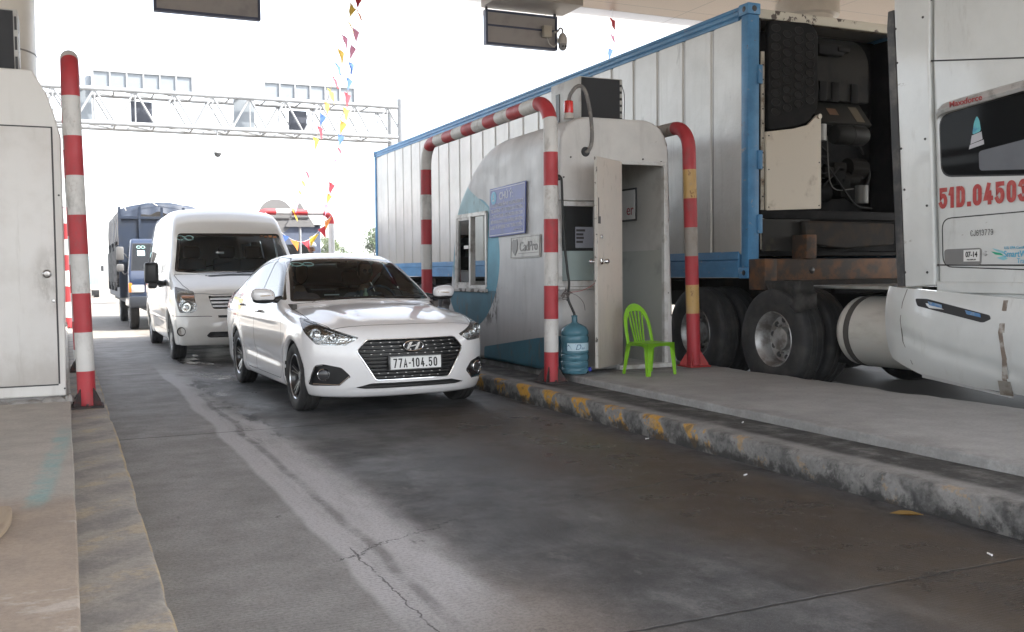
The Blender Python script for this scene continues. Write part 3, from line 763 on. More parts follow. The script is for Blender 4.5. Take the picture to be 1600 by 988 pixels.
for a, b in (((5.70, 8.70, .24), (5.73, 10.55, 2.55)), ((5.72, 10.5, .24), (5.74, 11.1, 1.9)), ((4.47, 8.70, .24), (4.50, 10.42, 1.0)), ((4.5, 11.15, .24), (5.7, 11.18, 1.02)), ((4.5, 10.6, 2.2), (5.7, 10.63, 2.5)), ((4.56, 8.70, 2.50), (5.7, 10.6, 2.52)), ((4.5, 8.7, .24), (5.7, 11.3, .26)),
             ((4.51, 8.70, 1.98), (4.53, 10.6, 2.5)), ((4.47, 8.70, 1.0), (4.50, 10.40, 1.98)), ((4.88, 8.69, .26), (5.145, 8.72, 2.5)), ((4.5, 8.69, .26), (4.88, 8.72, 1.12)), ((4.5, 8.69, 1.9), (5.7, 8.72, 2.5)) ):
    if b[1] == 8.72 and b[0] == 5.7: a = (4.5, 8.69, 2.34)
    box2(g, a, b)
obj('lining', g, INNER, booth, smooth=0, world=True)
g = BM(); box2(g, (5.705, 8.705, .262), (5.699, 11.0, 1.45)); obj('dado_panel', g, mat('dado_grey_green', (.40, .41, .37), .6, col2=(.28, .28, .26), sc=2.5), booth, smooth=0, world=True)
# side window: aluminium frame, left pane closed, right half open
fr = BM()
def bar_yz(g, p, q, w, x0=4.395, x1=4.46):
    p = Vector(p); q = Vector(q); d = (q-p).normalized(); n = Vector((-d.y, d.x))*w/2
    prism(g, [(p+n)[:], (q+n)[:], (q-n)[:], (p-n)[:]], x0, x1, 'x')
shift = lambda P, dx: [(a, b) for a, b in P]
for i in range(4): bar_yz(fr, WIN_S[i], WIN_S[(i+1) % 4], .045, 4.436+.0015*i, 4.50+.0015*i)
bar_yz(fr, (10.93, 1.91), (10.955, 1.07), .05, 4.432, 4.496)
bar_yz(fr, (11.36, 1.90), (11.43, 1.08), .03, 4.448, 4.49); bar_yz(fr, (10.955, 1.885), (11.38, 1.885), .03, 4.45, 4.489); bar_yz(fr, (10.98, 1.095), (11.43, 1.095), .03, 4.451, 4.488)
wf = obj('window_frame', fr, mat('window_aluminium', (.50, .49, .47), .5, .6, col2=(.25, .23, .21), sc=6), booth, world=True)
g = BM(); prism(g, [(11.37, 1.88), (10.95, 1.88), (10.975, 1.10), (11.42, 1.10)], 4.466, 4.47, 'x'); obj('pane', g, glass('booth_glass', (.55, .62, .62)), wf, smooth=0, world=True)
g = BM(); prism(g, [(11.30, 1.36), (10.98, 1.36), (10.99, 1.11), (11.36, 1.11)], 4.472, 4.473, 'x'); prism(g, [(11.2, 1.56), (11.05, 1.56), (11.05, 1.52), (11.2, 1.52)], 4.461, 4.4625, 'x', mi=1)
obj('pane_sticker', g, [mat('frosted_film', (.40, .46, .42), .5), WHITE], wf, smooth=0, world=True)
g = BM(); prism(g, [(10.42, 1.04), (11.52, 1.04), (11.52, 1.00), (10.42, 1.00)], 4.40, 4.47, 'x'); obj('sill', g, mat('sill_worn', (.42, .41, .39), .6, col2=(.08, .07, .06), sc=9, lo=.5, hi=.6), wf, world=True, bevel=.006)
# front window
fr = BM()
for a, b in (((4.44, 8.635, 1.885), (4.905, 8.70, 1.93)), ((4.44, 8.636, 1.085), (4.905, 8.70, 1.14)), ((4.441, 8.634, 1.14), (4.485, 8.70, 1.885)), ((4.86, 8.634, 1.14), (4.90, 8.70, 1.885))): box2(fr, a, b)
box2(fr, (4.44, 8.62, 1.94), (4.91, 8.665, 1.955)); box2(fr, (4.44, 8.61, 1.055), (4.91, 8.665, 1.08))
wf = obj('window_frame', fr, mat('frame_white', (.60, .60, .59), .5, col2=(.42, .40, .37), sc=8), booth, world=True, bevel=.003)
g = BM(); box2(g, (4.487, 8.67, 1.142), (4.858, 8.674, 1.883)); obj('pane', g, glass('front_glass', (.62, .64, .66)), wf, smooth=0, world=True)
g = BM(); box2(g, (4.57, 8.664, 1.145), (4.856, 8.666, 1.44)); box2(g, (4.49, 8.667, 1.145), (4.57, 8.669, 1.44), mi=1); box2(g, (4.47, 8.69, 1.14), (4.88, 8.694, 1.9), mi=4)  # last box: grey panel added behind the glass to lighten the window
for k, (zz, w) in enumerate(((1.645, .10), (1.605, .08), (1.57, .085), (1.53, .075))): box2(g, (4.66, 8.6615, zz-.011), (4.66+w, 8.6635, zz+.011), mi=2)
box2(g, (4.65, 8.6645, 1.47), (4.856, 8.6655, 1.68), mi=3)
obj('pane_sticker', g, [mat('film_green', (.33, .41, .40), .5), mat('film_edge', (.3, .36, .36), .5), DARK, mat('paper_blueish', (.30, .32, .37), .6), mat('window_backing_grey', (.22, .215, .205), .7, stretch=(9, 1, .3))], wf, smooth=0, world=True)
# door frame and door leaf swung open
fr = BM()
for a, b in (((5.115, 8.645, .27), (5.155, 8.70, 2.36)), ((5.69, 8.645, .24), (5.735, 8.70, 2.36)), ((5.155, 8.646, 2.32), (5.69, 8.70, 2.36)), ((5.12, 8.60, .226), (5.75, 8.72, .27))): box2(fr, a, b)
obj('door_frame', fr, mat('door_frame_white', (.58, .58, .57), .5, col2=(.40, .38, .35), sc=7), booth, world=True, bevel=.004)
def door_paint():
    t = NT('door_leaf_paint'); X, Y, Z = t.xyz(); m = t.noise(2.2, 6, .6, t.map((1, 1, .6))); s = t.noise(12, 8, .72, t.map((1.5, 1.5, .5)))
    c = t.mix(t.mr(m, .3, .7), (.56, .49, .43), (.50, .46, .42)); c = t.mix(t.mul(t.mr(s, .56, .66), .5), c, (.30, .26, .22))
    c = t.mix(t.mul(t.mr(t.add(Z, t.mul(t.sub(s, .5), .5)), .55, .1), .55), c, (.22, .20, .17)); return t.set(c, .5)
hx, hy = 5.155, 8.63; ang = math.atan2(8.28-hy, 4.672-hx); L = .60
Md = Matrix.Translation((hx, hy, .29)) @ Matrix.Rotation(ang, 4, 'Z')
g = BM(); box(g, (L/2, 0, 1.025), (L, .036, 2.05), M=Md, bev=.004, seg=1)
leaf = obj('door', g, door_paint(), booth, world=True)
g = BM(); box(g, (L+.0015, 0, 1.03), (.003, .03, 2.04), M=Md)
obj('edge_strip', g, mat('door_edge_worn', (.48, .46, .42), .6, col2=(.08, .07, .06), sc=16, lo=.55, hi=.62), leaf, smooth=0, world=True)
g = BM()
def Dp(x, y, z): return Md @ Vector((x, y, z))
for s in (1, -1):
    lathe(g, [(0, .085), (.02, .083), (.028, .07), (.027, .055), (.012, .045), (.010, .015), (.03, .012), (.03, 0)], Dp(L-.07, s*.018, 1.04), Md.to_3x3() @ Vector((0, s, 0)), 20)
lathe(g, [(0, .02), (.02, .018), (.022, 0)], Dp(L-.07, .018, 1.28), Md.to_3x3() @ Vector((0, 1, 0)), 16)
obj('handle', g, CHROME, leaf, world=True)
g = BM(); box(g, (L-.035, .021, 1.44), (.05, .006, .07), M=Md); box(g, (L-.02, .021, 1.53), (.012, .004, .25), M=Md); obj('latch', g, DARK, leaf, smooth=0, world=True)
# odd small fittings on the front
g = BM()
for x, z in ((4.60, 2.37), (5.44, 2.38), (5.66, 2.36), (4.55, .95), (4.52, 2.17), (5.74, 1.0)): cyl(g, (x, 8.662, z), (x, 8.652, z), .009, 8)
obj('screw', g, DARK, booth, world=True)
# things inside the booth
nt_ = thing('notice', 'white framed notice on the inner wall seen through the tollbooth doorway', 'notice', (5.69, 9.3, 1.95))
g = BM(); box2(g, (5.680, 9.18, 1.78), (5.692, 9.62, 2.14)); obj('frame', g, DARK, nt_, world=True)
g = BM(); box2(g, (5.676, 9.2, 1.80), (5.6795, 9.6, 2.12)); obj('sheet', g, WHITE, nt_, smooth=0, world=True)
Mn = plane_M((5.674, 9.3, 1.9), (0, -1, 0), (0, 0, 1)); g = text_mesh('er', .17, Mn, .001); obj('lettering', g, mat('notice_red', (.35, .04, .05), .5), nt_, smooth=0, world=True)
scr = thing('monitor', 'dark slim monitor standing inside the open tollbooth window', 'monitor', (4.72, 10.62, 1.02))
g = BM(); box(g, (0, 0, .23), (.02, .25, .42), bev=.006); obj('screen', g, BLACK, scr)
g = BM(); box(g, (-.011, 0, .23), (.002, .21, .36)); obj('display', g, mat('screen_dim', (.09, .08, .08), .2, col2=(.22, .18, .16), sc=7), scr, smooth=0)
g = BM(); box(g, (0, 0, .01), (.14, .16, .02), bev=.006); box(g, (0, 0, .05), (.02, .05, .06)); obj('stand', g, BLACK, scr)
g = BM(); box2(g, (4.52, 10.0, .92), (5.1, 11.15, .955), bev=.005); ct = obj('counter', g, mat('counter_top', (.3, .28, .26), .5), booth, world=True)
def cloth_mesh():
    g = BM(); n = 14; V = []
    for i in range(n+1):
        row = []
        for j in range(10):
            u = i/n; v = j/9; w = .40*(1-.35*v*v)
            row.append(g.verts.new((5.2+.03*math.sin(u*13+v*2)+.02*math.sin(v*7), 10.62+(u-.5)*w+.01*math.sin(v*9), 2.05-.42*v-.05*abs(u-.5)*(1-v))))
        V.append(row)
    for i in range(n):
        for j in range(9): g.faces.new((V[i][j], V[i][j+1], V[i+1][j+1], V[i+1][j]))
    return g
tag(obj('hanging_cloth', cloth_mesh(), mat('cloth_blue', (.03, .09, .38), .8)), 'blue cloth hanging inside the open side window of the tollbooth', 'cloth')
# blue notice board on the side wall
SB = mat('sign_blue', (.10, .13, .37), .45, col2=(.085, .105, .27), sc=6, lo=.45, hi=.75)
sgn = thing('notice_board', 'blue warning board with white Vietnamese lettering fixed beside the tollbooth window', 'sign', (4.40, 9.86, 1.92))
def Sx(dx=0): return plane_M((4.443-dx, 9.86, 1.912), (0, -1, .018), (.037, 0, 1))   # x to the right on the wall, y up
MS = Sx()
def onM(g, M): g.transform(M); return g
g = BM(); box(g, (0, 0, 0), (.965, .555, .012), bev=.004, seg=1); obj('board', onM(g, MS), SB, sgn, world=True)
g = BM(); W_, H_ = .465, .262
for a, b in (((-W_, H_-.008), (W_, H_)), ((-W_, -H_), (W_, -H_+.008)), ((-W_, -H_+.008), (-W_+.008, H_-.008)), ((W_-.008, -H_+.008), (W_, H_-.008))): box2(g, (a[0], a[1], .0065), (b[0], b[1], .0085))
SWHITE = mat('sign_white', (.58, .60, .68), .5)
obj('border', onM(g, MS), SWHITE, sgn, smooth=0, world=True)
g = BM(); cyl(g, (-.36, .165, .0065), (-.36, .165, .009), .075, 32); prism(g, [(-.395, .13), (-.325, .13), (-.36, .155)], .0095, .011, 'z', mi=1); prism(g, [(-.372, .165), (-.348, .165), (-.36, .21)], .0095, .011, 'z', mi=1)
obj('emblem', onM(g, MS), [mat('emblem_blue', (.12, .42, .62), .5), SWHITE], sgn, smooth=0, world=True)
g = text_mesh('CHÚ Ý:', .115, MS @ Matrix.Translation((-.02, .17, .0075)), .001, bold=.0015)
for k, s in enumerate(('1. XE QUA TRẠM LẤY THẺ VÀ DỪNG ĐÚNG VỊ', 'TRÍ, KHÔNG TỰ Ý ĐI VÀO LÀN ƯU TIÊN.', '2. THẺ PHẢI ĐƯỢC GIỮ NGUYÊN VẸN CHO', 'ĐẾN KHI RA KHỎI TRẠM, KHÔNG LÀM HỎNG', '3. GIÁ VÉ ÁP DỤNG CHO TOÀN TUYẾN.')):
    q = text_mesh(s, .052, Matrix.Identity(4), .001, 'LEFT', bold=.001); wq = max(v.co.x for v in q.verts); q.transform(MS @ Matrix.Translation((-.435, .075-.062*k, .0075)) @ Matrix.Diagonal((min(1.05, .86/wq), 1, 1, 1)))
    merge(g, q)
merge(g, text_mesh('TRẠM THU PHÍ', .03, MS @ Matrix.Translation((.30, -.228, .0075)), .001))
obj('lettering', g, SWHITE, sgn, smooth=0, world=True)
# grey embossed plate
PM = mat('plate_grey', (.44, .43, .41), .5, .3, col2=(.3, .29, .27), sc=8)
pl = thing('metal_plate', 'grey embossed maker plate with shield mark below the blue warning board', 'plate', (4.40, 9.40, 1.5))
MP = plane_M((4.443, 9.40, 1.50), (0, -1, .015), (.037, 0, 1))
g = BM(); box(g, (0, 0, 0), (.74, .235, .006), bev=.002, seg=1); obj('board', onM(g, MP), PM, pl, world=True)
g = BM()
for a, b in (((-.355, .102), (.355, .108)), ((-.355, -.108), (.355, -.102)), ((-.355, -.102), (-.349, .102)), ((.349, -.102), (.355, .102)), ((-.16, -.07), (.33, -.064))): box2(g, (a[0], a[1], .0035), (b[0], b[1], .007))
prism(g, [(-.33, .06), (-.30, .09), (-.25, .08), (-.2, .09), (-.18, .05), (-.19, -.03), (-.245, -.09), (-.31, -.04)], .0035, .008, 'z')
merge(g, text_mesh('CadPro', .145, MP @ Matrix.Translation((.085, .0, .004)), .003, bold=.001).copy() if False else text_mesh('CadPro', .145, Matrix.Translation((.085, .0, .004)), .003, bold=.001))
obj('lettering', onM(g, MP), mat('plate_dark', (.20, .195, .19), .5, .3), pl, smooth=0, world=True)
# air conditioner on the roof
AC = mat('ac_casing', (.46, .46, .44), .5, col2=(.33, .31, .29), sc=5)
def mesh_black(name):
    t = NT(name); X, Y, Z = t.xyz(); a = t.mth('SINE', t.mul(X, 520.)); b = t.mth('SINE', t.mul(Z, 520.))
    return t.set((.022, .024, .028), .6, 0, t.bump(t.mul(a, b), .4, .004))
ac = thing('air_conditioner', 'boxy outdoor air conditioner with black mesh front on the tollbooth roof', 'air conditioner', (5.2, 9.1, 2.78))
g = BM(); box2(g, (4.945, 9.10, 2.81), (5.47, 9.76, 3.275), bev=.012); obj('casing', g, AC, ac, world=True)
g = BM(); box2(g, (4.965, 9.088, 2.825), (5.425, 9.099, 3.262)); obj('grille', g, mesh_black('ac_mesh'), ac, smooth=0, world=True)
g = BM()
for k in range(6): box2(g, (5.432, 9.094, 2.84+.07*k), (5.455, 9.099, 2.865+.07*k))
box2(g, (4.938, 9.55, 2.86), (4.944, 9.63, 3.16)); obj('slot', g, BLACK, ac, smooth=0, world=True)
g = BM(); box2(g, (4.98, 9.15, 2.775), (5.44, 9.2, 2.809)); box2(g, (4.98, 9.6, 2.775), (5.44, 9.65, 2.809)); obj('foot', g, DARK, ac, world=True)
# beacon, conduit and the black hose
bc = thing('beacon_lamp', 'red beacon lamp with pale base on the front edge of the tollbooth roof', 'beacon', (4.625, 8.74, 2.76))
g = BM(); lathe(g, [(0, 0), (.052, 0), (.052, .02), (.045, .03), (.045, .055), (0, .055)], seg=24); obj('base', g, mat('beacon_base', (.55, .52, .48), .5), bc)
t_ = NT('beacon_red'); t_.set((.75, .02, .02), .25, 0); t_.set(**{'Transmission Weight': .35, 'Coat Weight': .5})
g = BM(); lathe(g, [(0, .055), (.048, .055), (.047, .16), (.044, .175), (.03, .18), (0, .18)], seg=28); obj('lens', g, t_.m, bc)
g = BM(); tube(g, crom([(4.625, 8.74, 2.935), (4.64, 8.73, 3.0), (4.69, 8.715, 3.07), (4.745, 8.70, 3.085), (4.79, 8.69, 3.03), (4.82, 8.675, 2.9), (4.835, 8.655, 2.74), (4.838, 8.645, 2.6), (4.825, 8.64, 2.5), (4.795, 8.645, 2.44), (4.77, 8.675, 2.425)], 8), .019, 14)
tag(obj('conduit', g, mat('conduit_grey', (.16, .155, .15), .7, col2=(.28, .26, .23), sc=14, bump=.2, bsc=120)), 'grey flexible conduit looping from the red beacon into the booth front', 'conduit')
g = BM(); lathe(g, [(.012, .006), (.045, .006), (.05, 0)], (4.77, 8.659, 2.43), (0, -1, 0), 18); obj('cable_port', g, BLACK, booth, world=True)
g = BM(); lathe(g, [(.0, .006), (.022, .006), (.03, 0)], (4.465, 8.659, 2.165), (0, -1, 0), 18); obj('cable_port', g, BLACK, booth, world=True)
g = BM(); tube(g, crom([(4.465, 8.67, 2.165), (4.462, 8.60, 2.15), (4.462, 8.585, 2.05), (4.472, 8.59, 1.8), (4.49, 8.59, 1.5), (4.515, 8.585, 1.25), (4.528, 8.575, 1.12), (4.51, 8.56, 1.02), (4.505, 8.545, .95), (4.535, 8.52, .86), (4.548, 8.50, .80), (4.54, 8.50, .70)], 8), .0125, 12)
tag(obj('hose', g, mat('hose_black', (.02, .022, .021), .55)), 'black hose hanging down the booth front into the water bottle neck', 'hose')
g = BM(); rs = random.Random(8)
for k in range(7):
    a = Vector((4.49+rs.uniform(-.03, .02), 8.555, 1.02+rs.uniform(-.03, .03))); P = [a]
    for q in range(4): P.append(a+Vector((rs.uniform(-.05, .045), rs.uniform(-.02, .0), rs.uniform(-.045, .045))))
    tube(g, crom(P, 4), .003, 6)
tube(g, crom([(4.50, 8.56, 1.03), (4.58, 8.52, 1.0), (4.64, 8.49, .93), (4.655, 8.48, .85)], 5), .003, 6, mi=0)
tube(g, crom([(4.50, 8.56, 1.03), (4.60, 8.5, 1.04), (4.69, 8.42, 1.09), (4.735, 8.36, 1.17), (4.75, 8.33, 1.28)], 6), .0028, 6, mi=1)
tag(obj('tangled_wire', g, [mat('wire_grey', (.14, .12, .11), .6), mat('wire_red', (.42, .08, .07), .5)]), 'thin tangled wires tied to the black hose, one red strand to the door handle', 'wires')
g = BM(); tube(g, crom([(5.47, 9.11, 3.2), (5.55, 9.2, 3.1), (5.72, 9.5, 2.78)], 6), .004, 6); tag(obj('stay_wire', g, DARK), 'thin stay wire running from the roof air conditioner down to the booth edge', 'wire')

# ------------------------------------------------------------------ water bottle
wb = thing('water_bottle', 'big blue translucent water bottle standing between striped pole and booth door', 'bottle', (4.54, 8.49, .225))
t_ = NT('bottle_blue'); t_.set((.15, .36, .46), .08, 0); t_.set(**{'Transmission Weight': .55, 'IOR': 1.35})
P = [(0, .012), (.10, .004), (.128, .012), (.138, .035)]
for z in (.07, .135, .20): P += [(.139, z-.012), (.132, z), (.139, z+.012)]
P += [(.139, .225), (.134, .235), (.134, .315), (.139, .325), (.141, .36), (.132, .385), (.139, .40), (.137, .43), (.115, .465), (.075, .49), (.036, .505), (.028, .515), (.028, .565), (.031, .568), (.031, .578), (.026, .58), (.024, .52)]
g = BM(); lathe(g, P, seg=40); obj('bottle_body', g, t_.m, wb)
g = BM(); n = 24; A0, A1 = -150, 30
for z0, z1 in ((.238, .313),):
    V = [[g.verts.new((.1362*math.cos(R(A0+(A1-A0)*k/n)), .1362*math.sin(R(A0+(A1-A0)*k/n)), z)) for k in range(n+1)] for z in (z0, z1)]
    for k in range(n): g.faces.new((V[0][k], V[0][k+1], V[1][k+1], V[1][k]))
lb = obj('paper_label', g, mat('label_blue', (.45, .60, .68), .5), wb, smooth=60)
def bend(bm, r):                                               # wrap flat letters round the bottle, x is along the circle
    for v in bm.verts:
        a = v.co.x/r; rr = r+v.co.z; v.co = Vector((rr*math.sin(a), -rr*math.cos(a), v.co.y))
    bm.transform(Matrix.Rotation(R(-14), 4, 'Z')); return bm
g = text_mesh('D', .075, Matrix.Translation((.0, .272, 0)), .0004, shear=.3); merge(g, text_mesh('asi', .04, Matrix.Translation((.055, .264, 0)), .0004, shear=.3))
obj('lettering', bend(g, .1368), mat('label_ink', (.05, .12, .22), .5), lb, smooth=0)
g = BM()
prism(g, [(-.125, .262), (-.065, .262), (-.095, .302)], -.0004, .0004, 'z'); box2(g, (-.13, .25, -.0004), (-.06, .254, .0004)); box2(g, (-.025, .302, -.0004), (.03, .306, .0004))
obj('label_drawing', bend(g, .1368), mat('label_ink2', (.05, .12, .22), .5), lb, smooth=0)
g = BM(); lathe(g, [(0, 0), (.022, 0), (.024, .02), (.018, .03), (0, .03)], (.118, -.072, .045), (.75, -.6, .25), 14); obj('cap', g, mat('cap_blue', (.03, .05, .42), .35), wb)

# ------------------------------------------------------------------ green plastic chair
GRN = mat('chair_green', (.22, .50, .02), .38, col2=(.18, .42, .02), sc=5, coat=.2)
def chair():
    """local frame: x right, -y front; seat at .31"""
    ch = thing('plastic_chair', 'bright green armless plastic chair in front of the tollbooth doorway', 'chair', (5.165, 8.11, .225), R(10))
    hw, z0 = .17, .315
    g = BM(); n = 12; V = []
    for j in range(n+1):
        row = []
        for i in range(n+1):
            u = -1+2*i/n; v = -1+2*j/n; x = u*hw*(1.0-.06*(v+1)/2); y = v*.165
            z = z0-.012*(1-u*u)*(1-v*v) - (.012 if v < -.8 else 0)*(abs(v)-.8)*5
            row.append(g.verts.new((x, y, z)))
        V.append(row)
    for j in range(n):
        for i in range(n): g.faces.new((V[j][i], V[j][i+1], V[j+1][i+1], V[j+1][i]))
    ret = bmesh.ops.extrude_face_region(g, geom=g.faces[:]); bmesh.ops.translate(g, verts=[v for v in ret['geom'] if isinstance(v, bmesh.types.BMVert)], vec=(0, 0, -.006))
    bmesh.ops.recalc_face_normals(g, faces=g.faces[:]); obj('seat', g, GRN, ch, smooth=50)
    # apron with arched lower edge between the legs
    g = BM()
    def apron(p, q, nrm):
        p = Vector(p); q = Vector(q); k = 10; A = []; B = []
        for i in range(k+1):
            t = i/k; a = p.lerp(q, t); d = .03+.075*(abs(2*t-1))**4
            A.append(a+Vector((0, 0, z0))); B.append(a+Vector((0, 0, z0-d))+Vector(nrm)*.006)
        for i in range(k):
            vs = [g.verts.new(c) for c in (A[i], A[i+1], B[i+1], B[i])]; g.faces.new(vs)
    y0, y1, xb = -.166, .165, hw*.94
    apron((-hw, y0, 0), (hw, y0, 0), (0, -1, 0)); apron((hw, y0, 0), (xb, y1, 0), (1, 0, 0)); apron((xb, y1, 0), (-xb, y1, 0), (0, 1, 0)); apron((-xb, y1, 0), (-hw, y0, 0), (-1, 0, 0))
    bmesh.ops.solidify(g, geom=g.faces[:], thickness=.006); obj('apron', g, GRN, ch, smooth=40)
    for sx in (-1, 1):
        for sy in (-1, 1):
            g = BM(); top = Vector((sx*(hw if sy < 0 else xb), sy*.166, z0-.03)); bot = Vector((sx*(hw+.015), sy*.18+(.015 if sy > 0 else 0), .002)); w0, w1 = .062, .036
            def Lp(c, w): 
                return [c, c+Vector((-sx*w, 0, 0)), c+Vector((-sx*w, -sy*.006, 0)), c+Vector((-sx*.007, -sy*.007, 0)), c+Vector((-sx*.006, -sy*w, 0)), c+Vector((0, -sy*w, 0))]
            rg = []
            for k in range(5):
                t = k/4; rg.append([g.verts.new(q) for q in Lp(top.lerp(bot, t), w0+(w1-w0)*t)])
            for k in range(4):
                for i in range(6): g.faces.new((rg[k][i], rg[k][(i+1) % 6], rg[k+1][(i+1) % 6], rg[k+1][i]))
            g.faces.new(rg[0]); g.faces.new(rg[-1][::-1]); bmesh.ops.recalc_face_normals(g, faces=g.faces[:])
            obj('leg', g, GRN, ch, smooth=30, bevel=.0015, bseg=1)
    # back: arched frame, five slats, top rail with grip slot
    bk = lambda x, z: Vector((x, .150+(z-z0)*.24+.25*x*x*0+(-.9*x*x)*.5, z))     # gently hollow towards the sitter
    fr = []
    H = .355
    for k in range(25):
        a = math.pi*k/24; x = -math.cos(a)*(.158-.012*math.sin(a)); z = z0-.01+H*min(1, (math.sin(a)**.5)) if 0 < k < 24 else z0-.02
        fr.append(bk(x, z))
    g = BM(); rings = []
    def ribbon(path, w, th):
        R_ = []
        for i, p in enumerate(path):
            d = (path[min(i+1, len(path)-1)]-path[max(i-1, 0)]).normalized(); nn = Vector((0, 1, -.24)).normalized(); s = d.cross(nn).normalized(); ww = w[i] if isinstance(w, list) else w
            R_.append([g.verts.new(p+s*a*ww/2+nn*b*th/2) for a, b in ((-1, -1), (1, -1), (1, 1), (-1, 1))])
        for i in range(len(R_)-1):
            for k in range(4): g.faces.new((R_[i][k], R_[i][(k+1) % 4], R_[i+1][(k+1) % 4], R_[i+1][k]))
        g.faces.new(R_[0][::-1]); g.faces.new(R_[-1])
    ribbon(fr, [.034+.018*math.sin(math.pi*k/24) for k in range(25)], .012)
    ribbon([bk(-.12+.24*k/10, z0+H-.055+.012*(1-(2*k/10-1)**2)) for k in range(11)], .03, .010)
    bmesh.ops.recalc_face_normals(g, faces=g.faces[:]); obj('back_frame', g, GRN, ch, smooth=50, bevel=.003)
    for k in range(5):
        g = BM(); x = -.09+.045*k
        ribbon([bk(x*(.62+.38*q/8), z0-.01+(H-.04)*q/8) for q in range(9)], .013, .009); bmesh.ops.recalc_face_normals(g, faces=g.faces[:]); obj('back_slat', g, GRN, ch, smooth=40)
    return ch
chair()

# ------------------------------------------------------------------ white cabin on the left island
LB = mat('cabin_paint', (.60, .59, .565), .45, col2=(.50, .485, .46), sc=1.6, stretch=(2, 2, .3))
def cabin_door():
    t = NT('cabin_door'); X, Y, Z = t.xyz(); n = t.noise(2.5, 7, .62); s = t.noise(9, 9, .74, t.map((1.3, 1, .5)))
    c = t.mix(t.mr(n, .4, .7), (.62, .61, .59), (.55, .535, .51))          # local z: .222 is the island top
    d = t.mth('SQRT', t.add(t.mth('POWER', t.mul(t.sub(X, .88), 3.2), 2.), t.mth('POWER', t.mul(t.sub(Z, .98), 1.5), 2.)))
    c = t.mix(t.mul(t.mul(t.mr(d, .55, .1), t.mr(s, .38, .6)), .55), c, (.24, .22, .20))
    c = t.mix(t.mul(t.mr(t.noise(4, 9, .72, t.map((2.5, 1, .18), (3, 0, 0))), .57, .7), .35), c, (.34, .32, .29))
    c = t.mix(t.mul(t.mr(t.add(Z, t.mul(t.sub(s, .5), .5)), .55, .12), .4), c, (.3, .27, .24)); return t.set(c, .45)
lbt = thing('toll_booth', 'plain white cabin with flush door at the left edge, cut corner on top', 'tollbooth', (-1.0, 8.82, .222))
prof = [(-2.0, .26), (-.02, .26), (-.004, 1.2), (0.0, 2.37), (-.045, 2.55), (-.09, 2.70), (-.20, 2.90), (-2.0, 2.90)]
g = BM(); prism(g, prof, 8.82, 11.9, 'y'); obj('wall', g, LB, lbt, world=True, bevel=.012, bseg=3)
g = BM(); box2(g, (-1.98, 8.84, .2), (-.05, 11.85, .262)); obj('plinth', g, mat('plinth_grey', (.22, .21, .2), .7, col2=(.10,.095,.09), sc=8), lbt, world=True)
g = BM(); box2(g, (-.98, 8.806, .36), (-.075, 8.819, 2.44), bev=.003); dr = obj('door', g, cabin_door(), lbt, world=True)
g = BM()
for a, b in (((-.075, 8.816, .36), (-.062, 8.8195, 2.452)), ((-.98, 8.816, 2.44), (-.075, 8.8195, 2.452)), ((-.98, 8.816, .348), (-.075, 8.8195, .36))): box2(g, a, b)
obj('door_gap', g, DARK, lbt, smooth=0, world=True)
g = BM(); lathe(g, [(0, .035), (.022, .03), (.026, .015), (.034, .01), (.034, 0)], (-.135, 8.806, 1.262), (0, -1, 0), 20); lathe(g, [(0, .012), (.012, .01), (.014, 0)], (-.092, 8.806, 1.04), (0, -1, 0), 12); obj('handle', g, STEEL, dr, world=True)
rs = random.Random(2)
for k, (x, w, h_) in enumerate(((-.10, .24, .05), (-.32, .26, .034), (-.60, .34, .03), (.0, .09, .07))):
    g = BM(); bmesh.ops.create_grid(g, x_segments=14, y_segments=8, size=1)
    for v in g.verts:
        x_, y_ = v.co.x, v.co.y; q = max(0, 1-abs(x_)**3)*max(0, 1-abs(y_)**2.5); v.co = Vector((x+x_*w/2, 8.80+y_*.075+.02*NZ.noise(Vector((x_*3, k, 1))), .218+h_*q*(.75+.5*NZ.noise(Vector((x_*2.5, y_*2.5, k))))))
    obj('mortar', g, mat('mortar_grey', (.30, .29, .275), .85, col2=(.18, .17, .16), sc=12, bump=.4), lbt, smooth=50, world=True)
g = BM()
for z in (.32, 1.9): cyl(g, (-.03, 8.822, z), (-.03, 8.812, z), .008, 8)
obj('screw', g, DARK, lbt, world=True)
lac = thing('air_conditioner', 'dark fronted air conditioner with slotted side on the left cabin roof', 'air conditioner', (-.7, 9.2, 2.9))
g = BM(); box2(g, (-1.15, 9.2, 2.93), (-.30, 9.56, 3.46), bev=.012); obj('casing', g, AC, lac, world=True)
g = BM(); box2(g, (-1.12, 9.188, 2.945), (-.335, 9.199, 3.445)); obj('grille', g, mesh_black('ac_mesh_blue'), lac, smooth=0, world=True)
g = BM()
for k in range(3): box2(g, (-.302, 9.25, 2.95+.165*k), (-.2985, 9.29, 3.075+.165*k), bev=.0008)
for k in range(3): box2(g, (-.327, 9.194, 2.96+.165*k), (-.309, 9.1985, 3.07+.165*k))
obj('slot', g, BLACK, lac, smooth=0, world=True)
g = BM(); box2(g, (-1.1, 9.22, 2.897), (-.35, 9.27, 2.929)); box2(g, (-1.1, 9.5, 2.897), (-.35, 9.54, 2.929)); obj('foot', g, DARK, lac, world=True)
